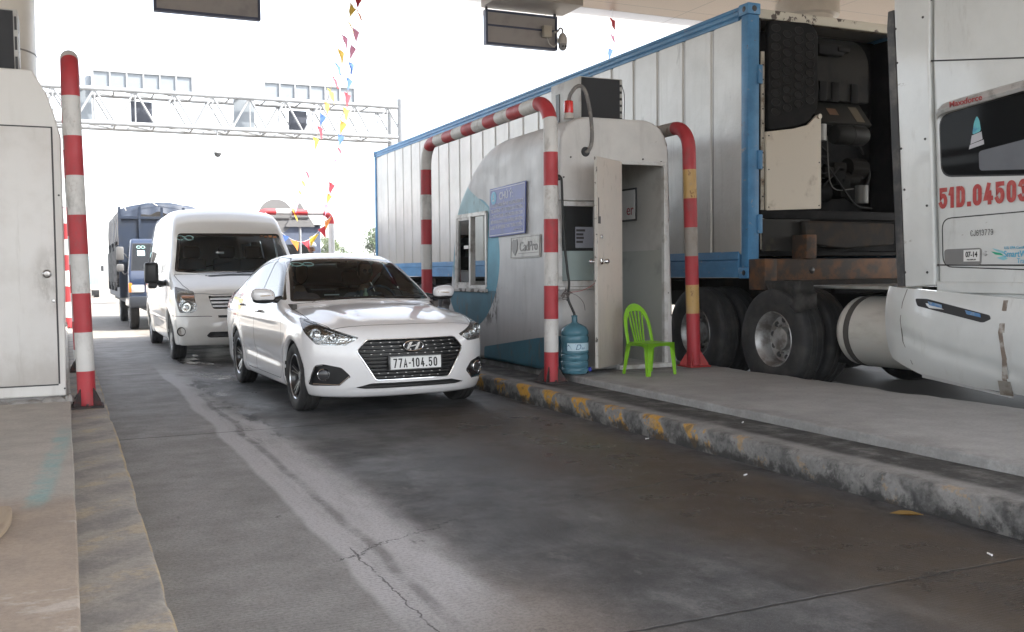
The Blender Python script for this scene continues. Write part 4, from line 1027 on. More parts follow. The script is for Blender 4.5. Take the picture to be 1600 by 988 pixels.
# ------------------------------------------------------------------ vehicle materials and small builders
def car_paint(name, col, dirt=(.25, .23, .2), amount=.25, zlow=.55):
    t = NT(name); X, Y, Z = t.xyz(); n = t.noise(3, 7, .65); f = t.noise(18, 6, .7)
    low = t.mul(t.mr(t.add(Z, t.mul(t.sub(n, .5), .35)), zlow, .12), amount)
    c = t.mix(low, t.mix(t.mr(f, .4, .8, 0, .05), col, dirt), dirt)
    t.set(c, t.mr(low, 0, .5, .28, .55)); t.set(**{'Coat Weight': 1.0, 'Coat Roughness': .02, 'Coat IOR': 1.5}); return t.m
PAINT_W = car_paint('pearl_white_paint', (.80, .80, .81))
GAP = mat('panel_gap', (.012, .012, .013), .7)
TRIM = mat('trim_black', (.014, .014, .015), .4)
GLOSSB = mat('gloss_black', (.01, .01, .011), .08, coat=.6)
SATIN = mat('machined_alloy', (.62, .63, .64), .28, 1)
RIMB = mat('rim_black', (.02, .02, .022), .3, coat=.4)
LENS = glass('lamp_lens', (.93, .95, .95), 1.45)
WS = glass('windscreen_glass', (.66, .82, .83), 1.34)
TINT = glass('tinted_glass', (.13, .14, .14), 1.55)
CLOTH_D = mat('seat_cloth', (.085, .08, .076), .85)
PLATE_W = mat('plate_white', (.74, .75, .74), .4)
PLATE_K = mat('plate_black', (.012, .012, .012), .5)
MIRROR = mat('mirror_glass', (.7, .72, .74), .03, 1)
AMBER = mat('amber_lens', (.75, .20, .02), .2, coat=.6)
REDL = mat('red_lens', (.45, .01, .01), .2, coat=.6)
def facet_chrome():
    t = NT('reflector_chrome'); v = t.vor(60); return t.set((.78, .79, .80), .16, 1, t.bump(v, .6, .01))
REFL = facet_chrome()
def ico(bm, c, r, sub=2, sc=(1,1,1), mi=0):
    m = Matrix.Translation(Vector(c)) @ Matrix.Diagonal((*sc, 1)); rr = bmesh.ops.create_icosphere(bm, subdivisions=sub, radius=r, matrix=m)
    for f in {f for v in rr['verts'] for f in v.link_faces}: f.material_index = mi; f.smooth = True
def tyre_bm(R_, w, rim, groove=True, seg=48):
    h = w/2; P = [(rim-.006, -h*.80), (rim+.012, -h*.92), ((R_+rim)/2, -h*1.0), (R_-.028, -h*.96), (R_-.010, -h*.84), (R_-.003, -h*.70)]
    if groove:
        for q in (-.48, 0, .48): P += [(R_, h*q-.010), (R_-.008, h*q-.006), (R_-.008, h*q+.006), (R_, h*q+.010)]
    P += [(R_-.003, h*.70), (R_-.010, h*.84), (R_-.028, h*.96), ((R_+rim)/2, h*1.0), (rim+.012, h*.92), (rim-.006, h*.80)]
    g = BM(); lathe(g, P, (0,0,0), (1,0,0), seg); return g
def add_wheel(parent, loc, side, R_, w, rim, kind='alloy'):
    """side -1: outer face towards -x"""
    e = bpy.data.objects.new('wheel', None); e.empty_display_size = .05; link(e, parent); e.location = loc
    obj('tyre', tyre_bm(R_, w, rim), RUBBER, e, smooth=45)
    g = BM(); s = side; h = w/2
    def P_(r, d): return (r, s*d)
    if kind == 'alloy':
        lathe(g, [P_(rim+.004, h*.80), P_(rim-.004, h*.88), P_(rim-.012, h*.80), P_(rim-.022, h*.3), P_(rim-.03, -h*.6), P_(0, -h*.62)], (0,0,0), (1,0,0), 40, mif=lambda i: 0 if i < 2 else 1)
        for k in range(10):
            a0 = 2*math.pi*k/10; pair = 1 if k % 2 else -1; a1 = a0-pair*.13
            p0 = Vector((0, math.cos(a0+pair*.02), math.sin(a0+pair*.02)))*.045; p1 = Vector((0, math.cos(a1), math.sin(a1)))*(rim-.008); d = (p1-p0).normalized(); nn = Vector((0, -d.z, d.y))
            for wd, off0, off1, mi in ((.017, .30, .66, 1), (.0045, .345, .695, 0)):
                o = nn*(-pair*.012) if mi == 0 else Vector((0,0,0))
                vs = []
                for p, off, wq in ((p0, off0, wd*.8), (p1, off1, wd)):
                    for sg in (-1, 1):
                        for dp in (0, -.02 if mi else -.006): vs.append(g.verts.new(p+o+nn*sg*wq+Vector((s*(h*off+dp), 0, 0))))
                idx = [(0, 2, 6, 4), (1, 5, 7, 3), (0, 4, 5, 1), (2, 3, 7, 6), (4, 6, 7, 5), (0, 1, 3, 2)]
                for f in idx:
                    ff = g.faces.new([vs[i] for i in f]); ff.material_index = mi
        lathe(g, [P_(.055, h*.1), P_(.052, h*.38), P_(.03, h*.42), P_(.03, h*.45), P_(0, h*.45)], (0,0,0), (1,0,0), 24, mif=lambda i: 1 if i < 2 else 0)
        bmesh.ops.recalc_face_normals(g, faces=g.faces[:]); obj('rim', g, [SATIN, RIMB], e, smooth=35)
        g = BM(); lathe(g, [P_(0, h*.02), P_(.125, h*.02), P_(.125, -h*.1), P_(0, -h*.1)], (0,0,0), (1,0,0), 28); obj('brake_disc', g, STEEL, e)
    elif kind == 'steel':                                       # pressed steel rim with round holes drawn as dark discs set in
        lathe(g, [P_(rim+.004, h*.80), P_(rim-.004, h*.88), P_(rim-.014, h*.78), P_(rim-.03, h*.35), P_(rim*.62, h*.42), P_(rim*.5, h*.62), P_(rim*.28, h*.66), P_(rim*.26, h*.85), P_(0, h*.88)], (0,0,0), (1,0,0), 40)
        for k in range(10):
            a = 2*math.pi*k/10; c = Vector((s*h*.40, math.cos(a)*rim*.72, math.sin(a)*rim*.72)); lathe(g, [(0, s*.014), (.018, s*.014), (.022, 0)], c, (1,0,0), 12, mi=1)
        obj('rim', g, [mat('steel_rim', (.42, .42, .41), .45, .7, col2=(.16, .15, .14), sc=9), DARK], e, smooth=40)
    else:                                                       # truck hub, deep dish
        dish = kind == 'truck_dish'
        if dish: lathe(g, [P_(rim+.006, h*.80), P_(rim-.006, h*.9), P_(rim-.016, h*.84), P_(rim-.035, h*.2), P_(rim-.045, -h*.30), P_(rim*.72, -h*.34), P_(rim*.60, -h*.30), P_(rim*.46, -h*.30), P_(rim*.42, -h*.25), P_(rim*.40, h*.22), P_(rim*.30, h*.28), P_(0, h*.28)], (0,0,0), (1,0,0), 44)
        else: lathe(g, [P_(rim+.006, h*.80), P_(rim-.006, h*.9), P_(rim-.016, h*.84), P_(rim-.03, h*.5), P_(rim*.7, h*.75), P_(rim*.5, h*.9), P_(rim*.45, h*1.2), P_(0, h*1.22)], (0,0,0), (1,0,0), 44)
        for k in range(10):
            a = 2*math.pi*k/10+.2; c = Vector((s*h*(-.33 if dish else .72), math.cos(a)*rim*.68, math.sin(a)*rim*.68)); lathe(g, [(0, s*.012), (.026, s*.012), (.032, 0)], c, (1,0,0), 14, mi=1)
            a += .31; c = Vector((s*h*(-.3 if dish else .9), math.cos(a)*rim*.53, math.sin(a)*rim*.53)); lathe(g, [(.014, 0), (.014, s*.035), (0, s*.037)], c, (1,0,0), 6)
        obj('rim', g, [mat('truck_rim', (.46, .46, .455), .48, .6, col2=(.22, .20, .185), sc=7, lo=.40, hi=.66), DARK], e, smooth=40)
    return e
def skin(name, verts, edges, radii, mats, parent=None, sub=2, root=0):
    me = bpy.data.meshes.new(name); me.from_pydata([tuple(v) for v in verts], edges, [])
    o = bpy.data.objects.new(name, me); COL.objects.link(o)
    md = o.modifiers.new('skin', 'SKIN'); md.use_smooth_shade = True; md.branch_smoothing = .4
    for i, r in enumerate(radii):
        sv = me.skin_vertices[0].data[i]; sv.radius = r if isinstance(r, tuple) else (r, r); sv.use_root = (i == root)
    s = o.modifiers.new('sub', 'SUBSURF'); s.levels = sub; s.render_levels = sub
    dg = bpy.context.evaluated_depsgraph_get(); m2 = bpy.data.meshes.new_from_object(o.evaluated_get(dg))
    bpy.data.objects.remove(o); bpy.data.meshes.remove(me)
    bm = bmesh.new(); bm.from_mesh(m2); bpy.data.meshes.remove(m2); return bm
SKIN_T = mat('skin_tone', (.38, .22, .15), .6)
HAIR = mat('hair_black', (.012, .010, .009), .5)
def head_bm(c, s=1.0, yaw=0):
    """a head facing -y about centre c"""
    g = BM(); rr = bmesh.ops.create_uvsphere(g, u_segments=28, v_segments=22, radius=1)
    for v in g.verts:
        x, y, z = v.co
        w = .075*(1-.16*max(0, -z)**1.5); d = .095; 
        X = x*w; Y = y*d*(1 if y < 0 else 1.05); Z = z*.118
        if y < 0 and z < .1: X *= 1-.18*max(0, -z)*(-y)
        if y < -.55 and abs(x) < .30:
            k = max(0, 1-abs(x)/.22); Y -= .020*k*math.exp(-((z+.10)/.16)**2)           # nose
            Y -= .005*math.exp(-((z+.42)/.07)**2)*max(0, 1-abs(x)/.3)                   # lips
        if y < -.3:
            for sx in (-1, 1): Y += .011*math.exp(-((x-sx*.38)/.17)**2-((z-.10)/.10)**2)  # eye sockets
        v.co = Vector((X, Y, Z))
    for sx in (-1, 1): ico(g, (sx*.077, .008, -.005), .026, 2, (.35, .7, 1.2))
    g.transform(Matrix.Translation(Vector(c)) @ Matrix.Rotation(yaw, 4, 'Z') @ Matrix.Scale(s, 4)); return g
def person_sitting(label, loc, rotz, shirt, trousers, hands, hair='short', cap=None, shades=False, headyaw=0, group=None):
    """local: seat surface z=0 under the hips, facing -y"""
    p = thing('person', label, 'person', loc, rotz)
    V = [(0, .02, .10), (0, .06, .30), (0, .08, .48), (0, .06, .56), (0, .04, .62)]
    E = [(0,1), (1,2), (2,3), (3,4)]; Rr = [(.15,.11), (.145,.105), (.13,.09), (.06,.06), (.052,.055)]
    def chain(a, pts, rs):
        for q, r in zip(pts, rs): V.append(q); E.append((a, len(V)-1)); Rr.append(r); a = len(V)-1
        return a
    for s, h in ((-1, hands[0]), (1, hands[1])):
        H = Vector(h); S = Vector((s*.19, .08, .48)); el = (S+H)/2+Vector((s*.06, .06, -.13))
        w = chain(2, [S, el, H.lerp(el, .12), H], [.058, .045, .032, .026])
        d = (H-el).normalized(); sd = Vector((1, 0, 0)).cross(d) if False else Vector((1, 0, 0))
        palm = H+d*.05; V.append(palm); E.append((w, len(V)-1)); Rr.append((.036, .018)); pi_ = len(V)-1
        for k in range(4):
            b = palm+sd*(.026*(k-1.5))*.8+d*.03; chain(pi_, [b, b+d*.028+Vector((0, -.004, -.012)), b+d*.036+Vector((0, -.004, -.036))], [.009, .008, .007])
        tb = H+d*.02-sd*s*.03; chain(pi_, [tb, tb+d*.04-sd*s*.01], [.010, .008])
    for s in (-1, 1): chain(0, [(s*.10, -.05, .09), (s*.13, -.40, .12), (s*.13, -.55, -.22)], [.085, .062, .045])
    g = skin('body', V, E, Rr, None)
    for f in g.faces:
        c = f.calc_center_median(); arm = abs(c.x) > .20 and c.y < .02 and c.z > .15
        f.material_index = 2 if (c.z < .17 and not arm and c.y < .0) else (0 if (c.z > .545 or (arm and c.y < -.12)) else 1)
    merge(g, head_bm((0, .015, .745), 1.0, headyaw), 0)
    obj('body', g, [SKIN_T, shirt, trousers], p, smooth=80)
    g = BM(); rr = bmesh.ops.create_uvsphere(g, u_segments=24, v_segments=18, radius=1)
    for v in list(g.verts):
        x, y, z = v.co
        v.co = Vector((x*.085, y*.108+.012, z*.128+.004))
    bmesh.ops.delete(g, geom=[v for v in g.verts if (v.co.y < -.045 and v.co.z < .075) or v.co.z < (-.05 if hair == 'short' else -.2) ], context='VERTS')
    g.transform(Matrix.Translation((0, .018, .748)) @ Matrix.Rotation(headyaw, 4, 'Z')); obj('hair', g, HAIR, p, smooth=80)
    if cap is not None:
        g = BM(); rr = bmesh.ops.create_uvsphere(g, u_segments=28, v_segments=18, radius=1)
        for v in g.verts: v.co = Vector((v.co.x*.094, v.co.y*.116+.008, v.co.z*.125+.02))
        bmesh.ops.delete(g, geom=[v for v in g.verts if v.co.z < .05], context='VERTS')
        n = 12; a = [(.09*math.sin(R(-75+150*k/n)), -.10*math.cos(R(-75+150*k/n)), .052) for k in range(n+1)]; b = [(x*1.02, y-.07*math.cos(R(-75+150*k/n)), .045) for k, (x, y, z) in enumerate(a)]
        for k in range(n): g.faces.new([g.verts.new(q) for q in (a[k], a[k+1], b[k+1], b[k])])
        g.transform(Matrix.Translation((0, .018, .748)) @ Matrix.Rotation(headyaw, 4, 'Z')); obj('cap', g, cap, p, smooth=60)
    if shades:
        g = BM()
        for s in (-1, 1): lathe(g, [(0, .006), (.024, .005), (.026, 0)], (s*.031, -.088, .013), (0, -1, 0), 16)
        box(g, (0, -.09, .018), (.02, .005, .006))
        for s in (-1, 1): box(g, (s*.066, -.04, .018), (.004, .10, .006))
        g.transform(Matrix.Translation((0, .015, .745)) @ Matrix.Rotation(headyaw, 4, 'Z')); obj('sunglasses', g, GLOSSB, p)
    return p

# ------------------------------------------------------------------ the white sedan.  local: x lateral, y 0 at the nose .. 4.44 at the tail
FA, RA, WR = .83, 3.43, .335
s_w = pch([0,.3,.8,1.4,2.2,3.0,3.6,4.1,4.44],[.80,.835,.858,.862,.865,.865,.855,.83,.78])
s_sec = pch([.15,.2,.3,.42,.55,.68,.78,.86,.95,1.05],[-.085,-.05,-.022,-.018,-.004,0,-.008,-.028,-.055,-.10])
s_hood = pch([0,.06,.12,.2,.35,.6,.9,1.2,1.5,2.0,3.2,3.8,3.95,4.2,4.36,4.44],[.66,.72,.765,.80,.842,.892,.935,.962,.985,1.0,1.03,1.06,1.085,1.10,1.095,1.06])
s_front = pch([.15,.2,.26,.36,.5,.62,.70,.76,.85,.95],[.10,.05,.02,.008,0,.012,.035,.065,.14,.3])
s_rear = pch([.15,.25,.4,.6,.8,1.0,1.1],[4.28,4.38,4.43,4.435,4.40,4.37,4.36])
s_roof = pch([1.05,1.20,1.34,1.6,1.85,2.05,2.25,2.55,2.9,3.2,3.45,3.7,3.92,4.1],[.90,.985,1.065,1.215,1.345,1.415,1.448,1.462,1.452,1.412,1.345,1.232,1.115,1.02])
s_belt = pch([0,1.3,2.2,3.2,4.4],[.92,.955,.985,1.03,1.06])
def sedan_f(x, y, z):
    ax = np.abs(x)
    line = .795+.02*(y-1.2)/2.4
    hw = s_w(y)+s_sec(z)
    on = sstep(1.0,1.7,y)
    hw = hw+.010*on*np.exp(-((z-line)/np.where(z < line, .035, .012))**2)
    low = .36+.05*(y-.83)/2.6
    hw = hw-.014*np.exp(-((z-low-.035)/.05)**2)*sstep(1.1,1.5,y)*(1-sstep(2.8,3.1,y))
    for ya in (FA, RA):
        r = np.sqrt((y-ya)**2+(z-.31)**2); hw = hw+.014*np.exp(-((r-.37)/.055)**2)
    d_side = (ax-hw)*.97
    bow = .40*(ax/.86)**3.4+.05*(ax/.86)**2
    # bumper: recess around the fog lamps, lower lip
    u = ax+.3*y
    fr = s_front(z)+bow + .012*sstep(.02, -.03, np.abs(z-.245)-.012)*sstep(.6,.45,ax)
    d_front = (fr-y)*.8
    d_rear = (y-(s_rear(z)-.20*(ax/.85)**3))*.9
    crown = .075*(ax/.8)**2.6+.012*(ax/.8)**2
    hz = s_hood(y)-crown*(1-sstep(1.2,1.6,y)*.35)
    hz = hz+.010*np.exp(-((ax-(.40+.16*y))/.07)**2)*sstep(.15,.4,y)*(1-sstep(1.0,1.3,y))
    d_top = (z-hz)*.95
    f = smax(smax(d_side,d_top,.07),smax(d_front,d_rear,.01),.055)
    f = smax(f, .17-z, .02)
    ye = y+np.where(y<2.5,-.17,.10)*(ax/.7)**2
    zr = s_roof(ye)-.035*(ax/.6)**2.2
    sl = (s_roof(ye+.01)-s_roof(ye-.01))/.02
    d_roof = (z-zr)/np.sqrt(1+sl*sl)
    belt = s_belt(y); wc = .800-.02*sstep(2.8,3.9,y)-.05*sstep(1.6,1.2,y)
    zz = np.maximum(z-belt, 0)
    d_cs = (ax-(wc-.50*np.maximum(z-belt, -.06)-.12*zz**2))*.88
    cab = smax(smax(smax(d_cs,d_roof,.09),.7-z,.02),np.maximum(1.0-y,y-4.15),.02)
    f = smin(f, cab, .035)
    for ya in (FA, RA):
        r = np.sqrt((y-ya)**2+(z-.31)**2); f = smax(f, -np.maximum(r-WR, .58-ax), .012)
    return f
def build_sedan():
    car = thing('sedan', 'white four-door sedan with chrome badge at the front of the queue', 'car', (2.735, 8.07, 0), R(1.97))
    sh = Shell(sedan_f, (-.93, -.05, .14), (.93, 4.5, 1.5), .0165)
    U = lambda k: (lambda x, y: np.abs(x)+k*y)
    front = lambda poly, k=0., ymax=1.0: (lambda x, y, z: np.maximum(poly_sd(poly, np.abs(x)+k*y if k else x, z), y-ymax))
    sidep = lambda poly, zmin=.0: (lambda x, y, z: np.maximum(poly_sd(poly, y, z), .45-np.abs(x)))
    wsP = rnd([(-.715,.972),(-.575,1.368),(-.3,1.390),(.3,1.390),(.575,1.368),(.715,.972),(.3,.975),(-.3,.975)], .03)
    ws = lambda m: (lambda x,y,z: np.maximum(np.maximum(poly_sd(wsP, x, z)+m, y-2.35), (1.215+.19*(x/.7)**2-y)*.7+m))
    fwP = rnd([(1.56,1.0),(2.0,1.262),(2.2,1.337),(2.43,1.372),(2.53,1.376),(2.43,1.052),(2.0,1.028)], .02)
    rwP = rnd([(2.49,1.058),(2.595,1.374),(2.8,1.364),(3.05,1.324),(3.26,1.24),(3.42,1.14),(3.30,1.095),(2.9,1.075)], .02)
    swP = rnd([(1.50,.985),(1.98,1.285),(2.2,1.362),(2.5,1.398),(2.8,1.388),(3.08,1.348),(3.32,1.252),(3.50,1.13),(3.32,1.075),(2.4,1.035)], .03)
    rear = rnd([(-.60,1.13),(-.50,1.345),(.50,1.345),(.60,1.13)], .04)
    sh.region('side_window_trim', sidep(swP), ('body',))  # gloss black trim band round the side windows
    sh.region('side_front', sidep(fwP), ('side_window_trim',)); sh.region('side_rear', sidep(rwP), ('side_window_trim',))
    sh.region('ws_edge', ws(0), ('body', 'side_window_trim')); sh.region('windscreen', ws(.028), ('ws_edge',))
    sh.region('back_glass', lambda x,y,z: np.maximum(poly_sd(rear, x, z), 3.0-y), ('body',))
    HL = rnd([(1.16,.842),(1.05,.832),(.78,.762),(.50,.688),(.63,.622),(.92,.627),(1.035,.715)], .02)
    sh.region('headlamp', front(HL, .45), ('body',))
    GR = rnd([(-.49,.575),(-.405,.672),(.405,.672),(.49,.575),(.335,.322),(-.335,.322)], .025)
    sh.region('grille', front(GR), ('body',))
    FG = rnd([(.953,.284),(.889,.447),(.813,.462),(.648,.435),(.567,.36),(.668,.279),(.918,.27)], .02)
    sh.region('fog', front(FG, .3), ('body',))
    LI = [(-.50,.262),(-.37,.296),(.37,.296),(.50,.262),(.42,.250),(-.42,.250)]
    sh.region('intake', front(LI), ('body',))
    hoodP = [(-.655,.262),(-.45,.205),(-.2,.176),(0,.170),(.2,.176),(.45,.205),(.655,.262),(.745,.62),(.725,1.40),(.5,1.29),(0,1.185),(-.5,1.29),(-.725,1.40),(-.745,.62)]
    hood = lambda x,y,z: np.maximum(poly_sd(hoodP, x, y), .72-z)
    sh.line('gap', hood, .003, ('body',))
    sh.region('hood', hood, ('body',))
    fd = rnd([(1.33,1.02),(1.30,.93),(1.245,.66),(1.30,.35),(1.40,.245),(2.42,.245),(2.455,.6),(2.455,1.02),(2.57,1.42),(2.2,1.40),(1.95,1.30),(1.50,1.02)], .04)
    rd = rnd([(2.462,1.02),(2.462,.6),(2.427,.245),(2.90,.245),(3.02,.42),(3.13,.62),(3.34,.78),(3.42,.98),(3.40,1.16),(3.18,1.33),(2.9,1.40),(2.577,1.42)], .04)
    G1 = lambda x,y,z: np.maximum(poly_sd(fd, y, z), .45-np.abs(x)); G2 = lambda x,y,z: np.maximum(poly_sd(rd, y, z), .45-np.abs(x))
    for G in (G1, G2): sh.line('gap', G, .0028, ('body', 'side_window_trim'))
    sh.region('door_f', G1, ('body',)); sh.region('door_r', G2, ('body',))
    sh.region('arch', lambda x,y,z: np.minimum(np.hypot(y-FA, z-.31), np.hypot(y-RA, z-.31))-WR-.004+np.where(np.abs(x) > .845, .05, 0), ('body',), cut=False)
    tail = lambda x,y,z: np.maximum(np.maximum(np.abs(z-.93)-.09, 4.02-y), .38-np.abs(x))
    sh.region('taillamp', tail, ('body',))
    sh.emit('body', ['body'], PAINT_W, car); sh.emit('hood', ['hood'], PAINT_W, car)
    sh.emit('panel_gap', ['gap'], GAP, car, -.004)
    sh.emit('wheel_arch', ['arch'], TRIM, car)
    sh.emit('window_trim', ['side_window_trim'], GLOSSB, car)
    for s in (-1, 1):
        q = (lambda c, s=s: c.x*s > 0)
        d1 = sh.emit('door', ['door_f'], PAINT_W, car, sub=q); d2 = sh.emit('door', ['door_r'], PAINT_W, car, sub=q)
        sh.emit('window', ['side_front'], TINT if s < 0 else glass('far_glass', (.75, .78, .77)), d1, -.003, sub=q); sh.emit('window', ['side_rear'], TINT, d2, -.003, sub=q)
        for d, (yy, zz) in ((d1, (2.235, .862)), (d2, (3.19, .905))):
            xs = [surf_x(sedan_f, y_, zz, s) for y_ in (yy-.10, yy, yy+.10)]
            g = BM(); tube(g, crom([(xs[0]+s*.004, yy-.095, zz), (xs[0]+s*.028, yy-.07, zz), (xs[1]+s*.034, yy, zz+.002), (xs[2]+s*.028, yy+.07, zz), (xs[2]+s*.004, yy+.095, zz)], 5), .0125, 10); obj('handle', g, CHROME, d)
        hl = sh.emit('headlamp', ['headlamp'], LENS, car, -.001, sub=q)
        sh.emit('reflector', ['headlamp'], REFL, hl, -.045, sub=q, rim=-.047)
        g = BM()
        for (u, z, r) in ((.93, .715, .050), (.76, .69, .036)):
            P0 = surf_u(sedan_f, u, z, .45, s); ax_ = Vector((s*.45, -1, .05)).normalized()
            lathe(g, [(r, -.012), (r*.95, -.03), (r*.6, -.05), (0, -.055)], P0, ax_, 22); lathe(g, [(r*1.06, -.010), (r, -.007), (r*.98, -.014)], P0, ax_, 22)
        obj('lamp_bowl', g, CHROME, hl)
        g = BM(); pts = [(surf_u(sedan_f, u, z, .45, s)+Vector((s*.0, .012, 0))) for u, z in ((.56,.690),(.70,.728),(.84,.768),(.98,.80),(1.09,.826))]
        tube(g, crom(pts, 4), .006, 8); obj('brow', g, TRIM, hl)
        g = BM(); pts = [(surf_u(sedan_f, u, z, .45, s)+Vector((0, .010, 0))) for u, z in ((.56,.665),(.64,.640),(.78,.640),(.92,.645))]
        tube(g, crom(pts, 4), .005, 8); obj('light_strip', g, CHROME, hl)
        fg = sh.emit('fog_lamp', ['fog'], TRIM, car, -.035, sub=q, rim=-.036)
        P0 = surf_u(sedan_f, .81, .368, .3, s); ax_ = Vector((s*.30, -1, 0)).normalized()
        g = BM(); lathe(g, [(.040, -.03), (.048, -.012), (.053, -.006), (.048, -.002), (.044, -.008)], P0, ax_, 28); obj('ring', g, CHROME, fg)
        g = BM(); lathe(g, [(.043, -.014), (.03, -.008), (0, -.005)], P0, ax_, 24); obj('lens', g, mat('fog_lens', (.035, .035, .037), .22), fg)
        g = BM(); pts = [(surf_u(sedan_f, u, z, .3, s)+Vector((0, -.001, 0))) for u, z in ((.905,.285),(.67,.284),(.578,.36),(.65,.428))]
        tube(g, pts[:3], .007, 8); tube(g, [surf_u(sedan_f, u, z, .3, s) for u, z in ((.945,.286),(.885,.44),(.815,.452))], .004, 8); obj('chrome_trim', g, CHROME, fg)
        sh.emit('taillamp', ['taillamp'], REDL, car, .002, sub=q)
    wsg = sh.emit('windscreen', ['windscreen'], WS, car, -.002); sh.emit('black_edge', ['ws_edge'], GLOSSB, wsg, -.001)
    sh.emit('back_window', ['back_glass'], glass('back_glass', (.6, .62, .62)), car, -.002)
    gr = sh.emit('grille', ['grille'], mat('grille_black', (.010, .010, .011), .4), car, -.045, rim=-.046)
    sh.emit('intake', ['intake'], mat('intake_black', (.012, .012, .012), .6), car, -.03, rim=-.031)
    sh.bm.free()
    # grille bars with small bright studs
    def hexw(z): return np.interp(z, [.322, .575, .672], [.335, .49, .405])-.012
    g = BM(); gs = BM()
    for k, z in enumerate((.645, .612, .579, .546, .513, .480, .447, .414, .381, .348)):
        w = float(hexw(z)); pts = [Vector((x, surf_y(sedan_f, x, z)+.012, z)) for x in np.linspace(-w, w, 17)]
        for i in range(16):
            a, b = pts[i], pts[i+1]
            for (dy0, dz0, dy1, dz1) in ((0, .005, .022, .011), (0, -.009, 0, .005), (.022, -.011, 0, -.009)):
                g.faces.new([g.verts.new(p+Vector((0, dy, dz))) for p, dy, dz in ((a, dy0, dz0), (b, dy0, dz0), (b, dy1, dz1), (a, dy1, dz1))])
        for x in np.arange(-w+.05+(.04 if k % 2 else 0), w-.03, .08):
            if k in (0, 1, 2, 3, 8, 9): box(gs, (x, surf_y(sedan_f, x, z)+.010, z-.002), (.014, .006, .006))
    obj('slat', g, mat('grille_bar', (.016, .016, .017), .3), gr, smooth=0); obj('stud', gs, STEEL, gr, smooth=0)
    g = BM(); loop = []
    for i in range(len(GR)):
        a, b = GR[i], GR[(i+1) % len(GR)]; n = max(1, int(math.hypot(b[0]-a[0], b[1]-a[1])/.03))
        for k in range(n): x, z = a[0]+(b[0]-a[0])*k/n, a[1]+(b[1]-a[1])*k/n; loop.append((x, surf_y(sedan_f, x, z)-.001, z))
    tube(g, loop, .0045, 8, closed=True); obj('chrome_surround', g, CHROME, gr)
    # badge: slanted letter in an oval
    zc = .607; yc = surf_y(sedan_f, 0, zc)-.002
    em = thing_part('badge', car)
    g = BM(); tube(g, [(.090*math.cos(R(a)), yc, zc+.045*math.sin(R(a))) for a in range(0, 360, 8)], .0055, 8, closed=True)
    def stroke(pts, w):
        for i in range(len(pts)-1):
            (x0, z0), (x1, z1) = pts[i], pts[i+1]; w0, w1 = w[i], w[i+1]
            prism(g, [(x0-w0, zc+z0), (x0+w0, zc+z0), (x1+w1, zc+z1), (x1-w1, zc+z1)], yc-.004, yc+.004, 'y')
    stroke([(-.052, -.030), (-.040, 0), (-.020, .034)], [.010, .012, .014]); stroke([(.020, -.034), (.040, 0), (.052, .030)], [.014, .012, .010])
    prism(g, [(-.042, zc-.010), (-.02, zc-.007), (.03, zc+.002), (.044, zc+.012), (.02, zc+.010), (-.03, zc+.0)], yc-.0045, yc+.0035, 'y')
    obj_into(em, g, CHROME)
    g = BM(); n = 28; c0 = g.verts.new((0, yc+.006, zc)); rg = [g.verts.new((.088*math.cos(2*math.pi*k/n), yc+.006, zc+.044*math.sin(2*math.pi*k/n))) for k in range(n)]
    for k in range(n): g.faces.new((c0, rg[k], rg[(k+1) % n]))
    obj('badge_field', g, GLOSSB, em, smooth=0)
    # number plate
    Mp = plane_M((.012, surf_y(sedan_f, 0, .465)-.022, .464), (1, 0, 0), (0, .06, 1))
    g = BM(); box(g, (0, 0, -.004), (.47, .113, .006), bev=.002, seg=1); pl = obj('number_plate', onM(g, Mp), PLATE_W, car)
    g = BM()
    for a, b in (((-.232, .052), (.232, .0545)), ((-.232, -.0545), (.232, -.052)), ((-.2345, -.052), (-.232, .052)), ((.232, -.052), (.2345, .052))): box2(g, (a[0], a[1], -.0005), (b[0], b[1], .0005))
    merge(g, stroke_text('77A-104.50', .080, .034, .0115, Matrix.Translation((-.208, -.040, .0)), .0125))
    obj('lettering', onM(g, Mp), PLATE_K, pl, smooth=0)
    g = BM(); box(g, (0, 0, -.014), (.50, .135, .012), bev=.004); obj('holder', onM(g, Mp), TRIM, pl)
    # mirrors
    for s in (-1, 1):
        g = BM(); rr = bmesh.ops.create_uvsphere(g, u_segments=24, v_segments=16, radius=1)
        for v in g.verts:
            x, y, z = v.co; sg = lambda a, p: math.copysign(abs(a)**p, a)
            v.co = Vector((s*.945+sg(x, .75)*.115, 1.60+(sg(y, .8)*.075 if y < 0 else sg(y, .5)*.03), 1.035+sg(z, .75)*.068-(x*s)*.01*-1))
        mr_ = obj('mirror', g, PAINT_W, car, smooth=60)
        g = BM(); rr = bmesh.ops.create_uvsphere(g, u_segments=20, v_segments=12, radius=1)
        for v in g.verts: v.co = Vector((s*.935+v.co.x*.112, 1.60+v.co.y*.07, .985+v.co.z*.032))
        tube(g, [(s*.84, 1.62, .985), (s*.76, 1.64, .99)], [.028, .04], 12); obj('mirror_base', g, TRIM, mr_)
        g = BM(); tube(g, crom([(s*.86, 1.545, 1.035), (s*.95, 1.522, 1.03), (s*1.03, 1.56, 1.028)], 5), .006, 8); obj('indicator', g, mat('indicator_lens', (.6, .5, .4), .2), mr_)
        g = BM(); box(g, (s*.945, 1.632, 1.035), (.19, .004, .10)); obj('mirror_glass', g, MIRROR, mr_)
    # wipers
    for x0, x1, z0 in ((-.42, .12, 0), (.16, .62, 0)):
        P = []
        for k in range(9):
            x = x0+(x1-x0)*k/8; zq = .992+.012*math.sin(math.pi*k/8); y_ = surf_y(sedan_f, x, zq, 1.0); P.append((x, y_-.010, zq+.006))
        g = BM(); tube(g, P, .006, 6); obj('wiper', g, TRIM, car)
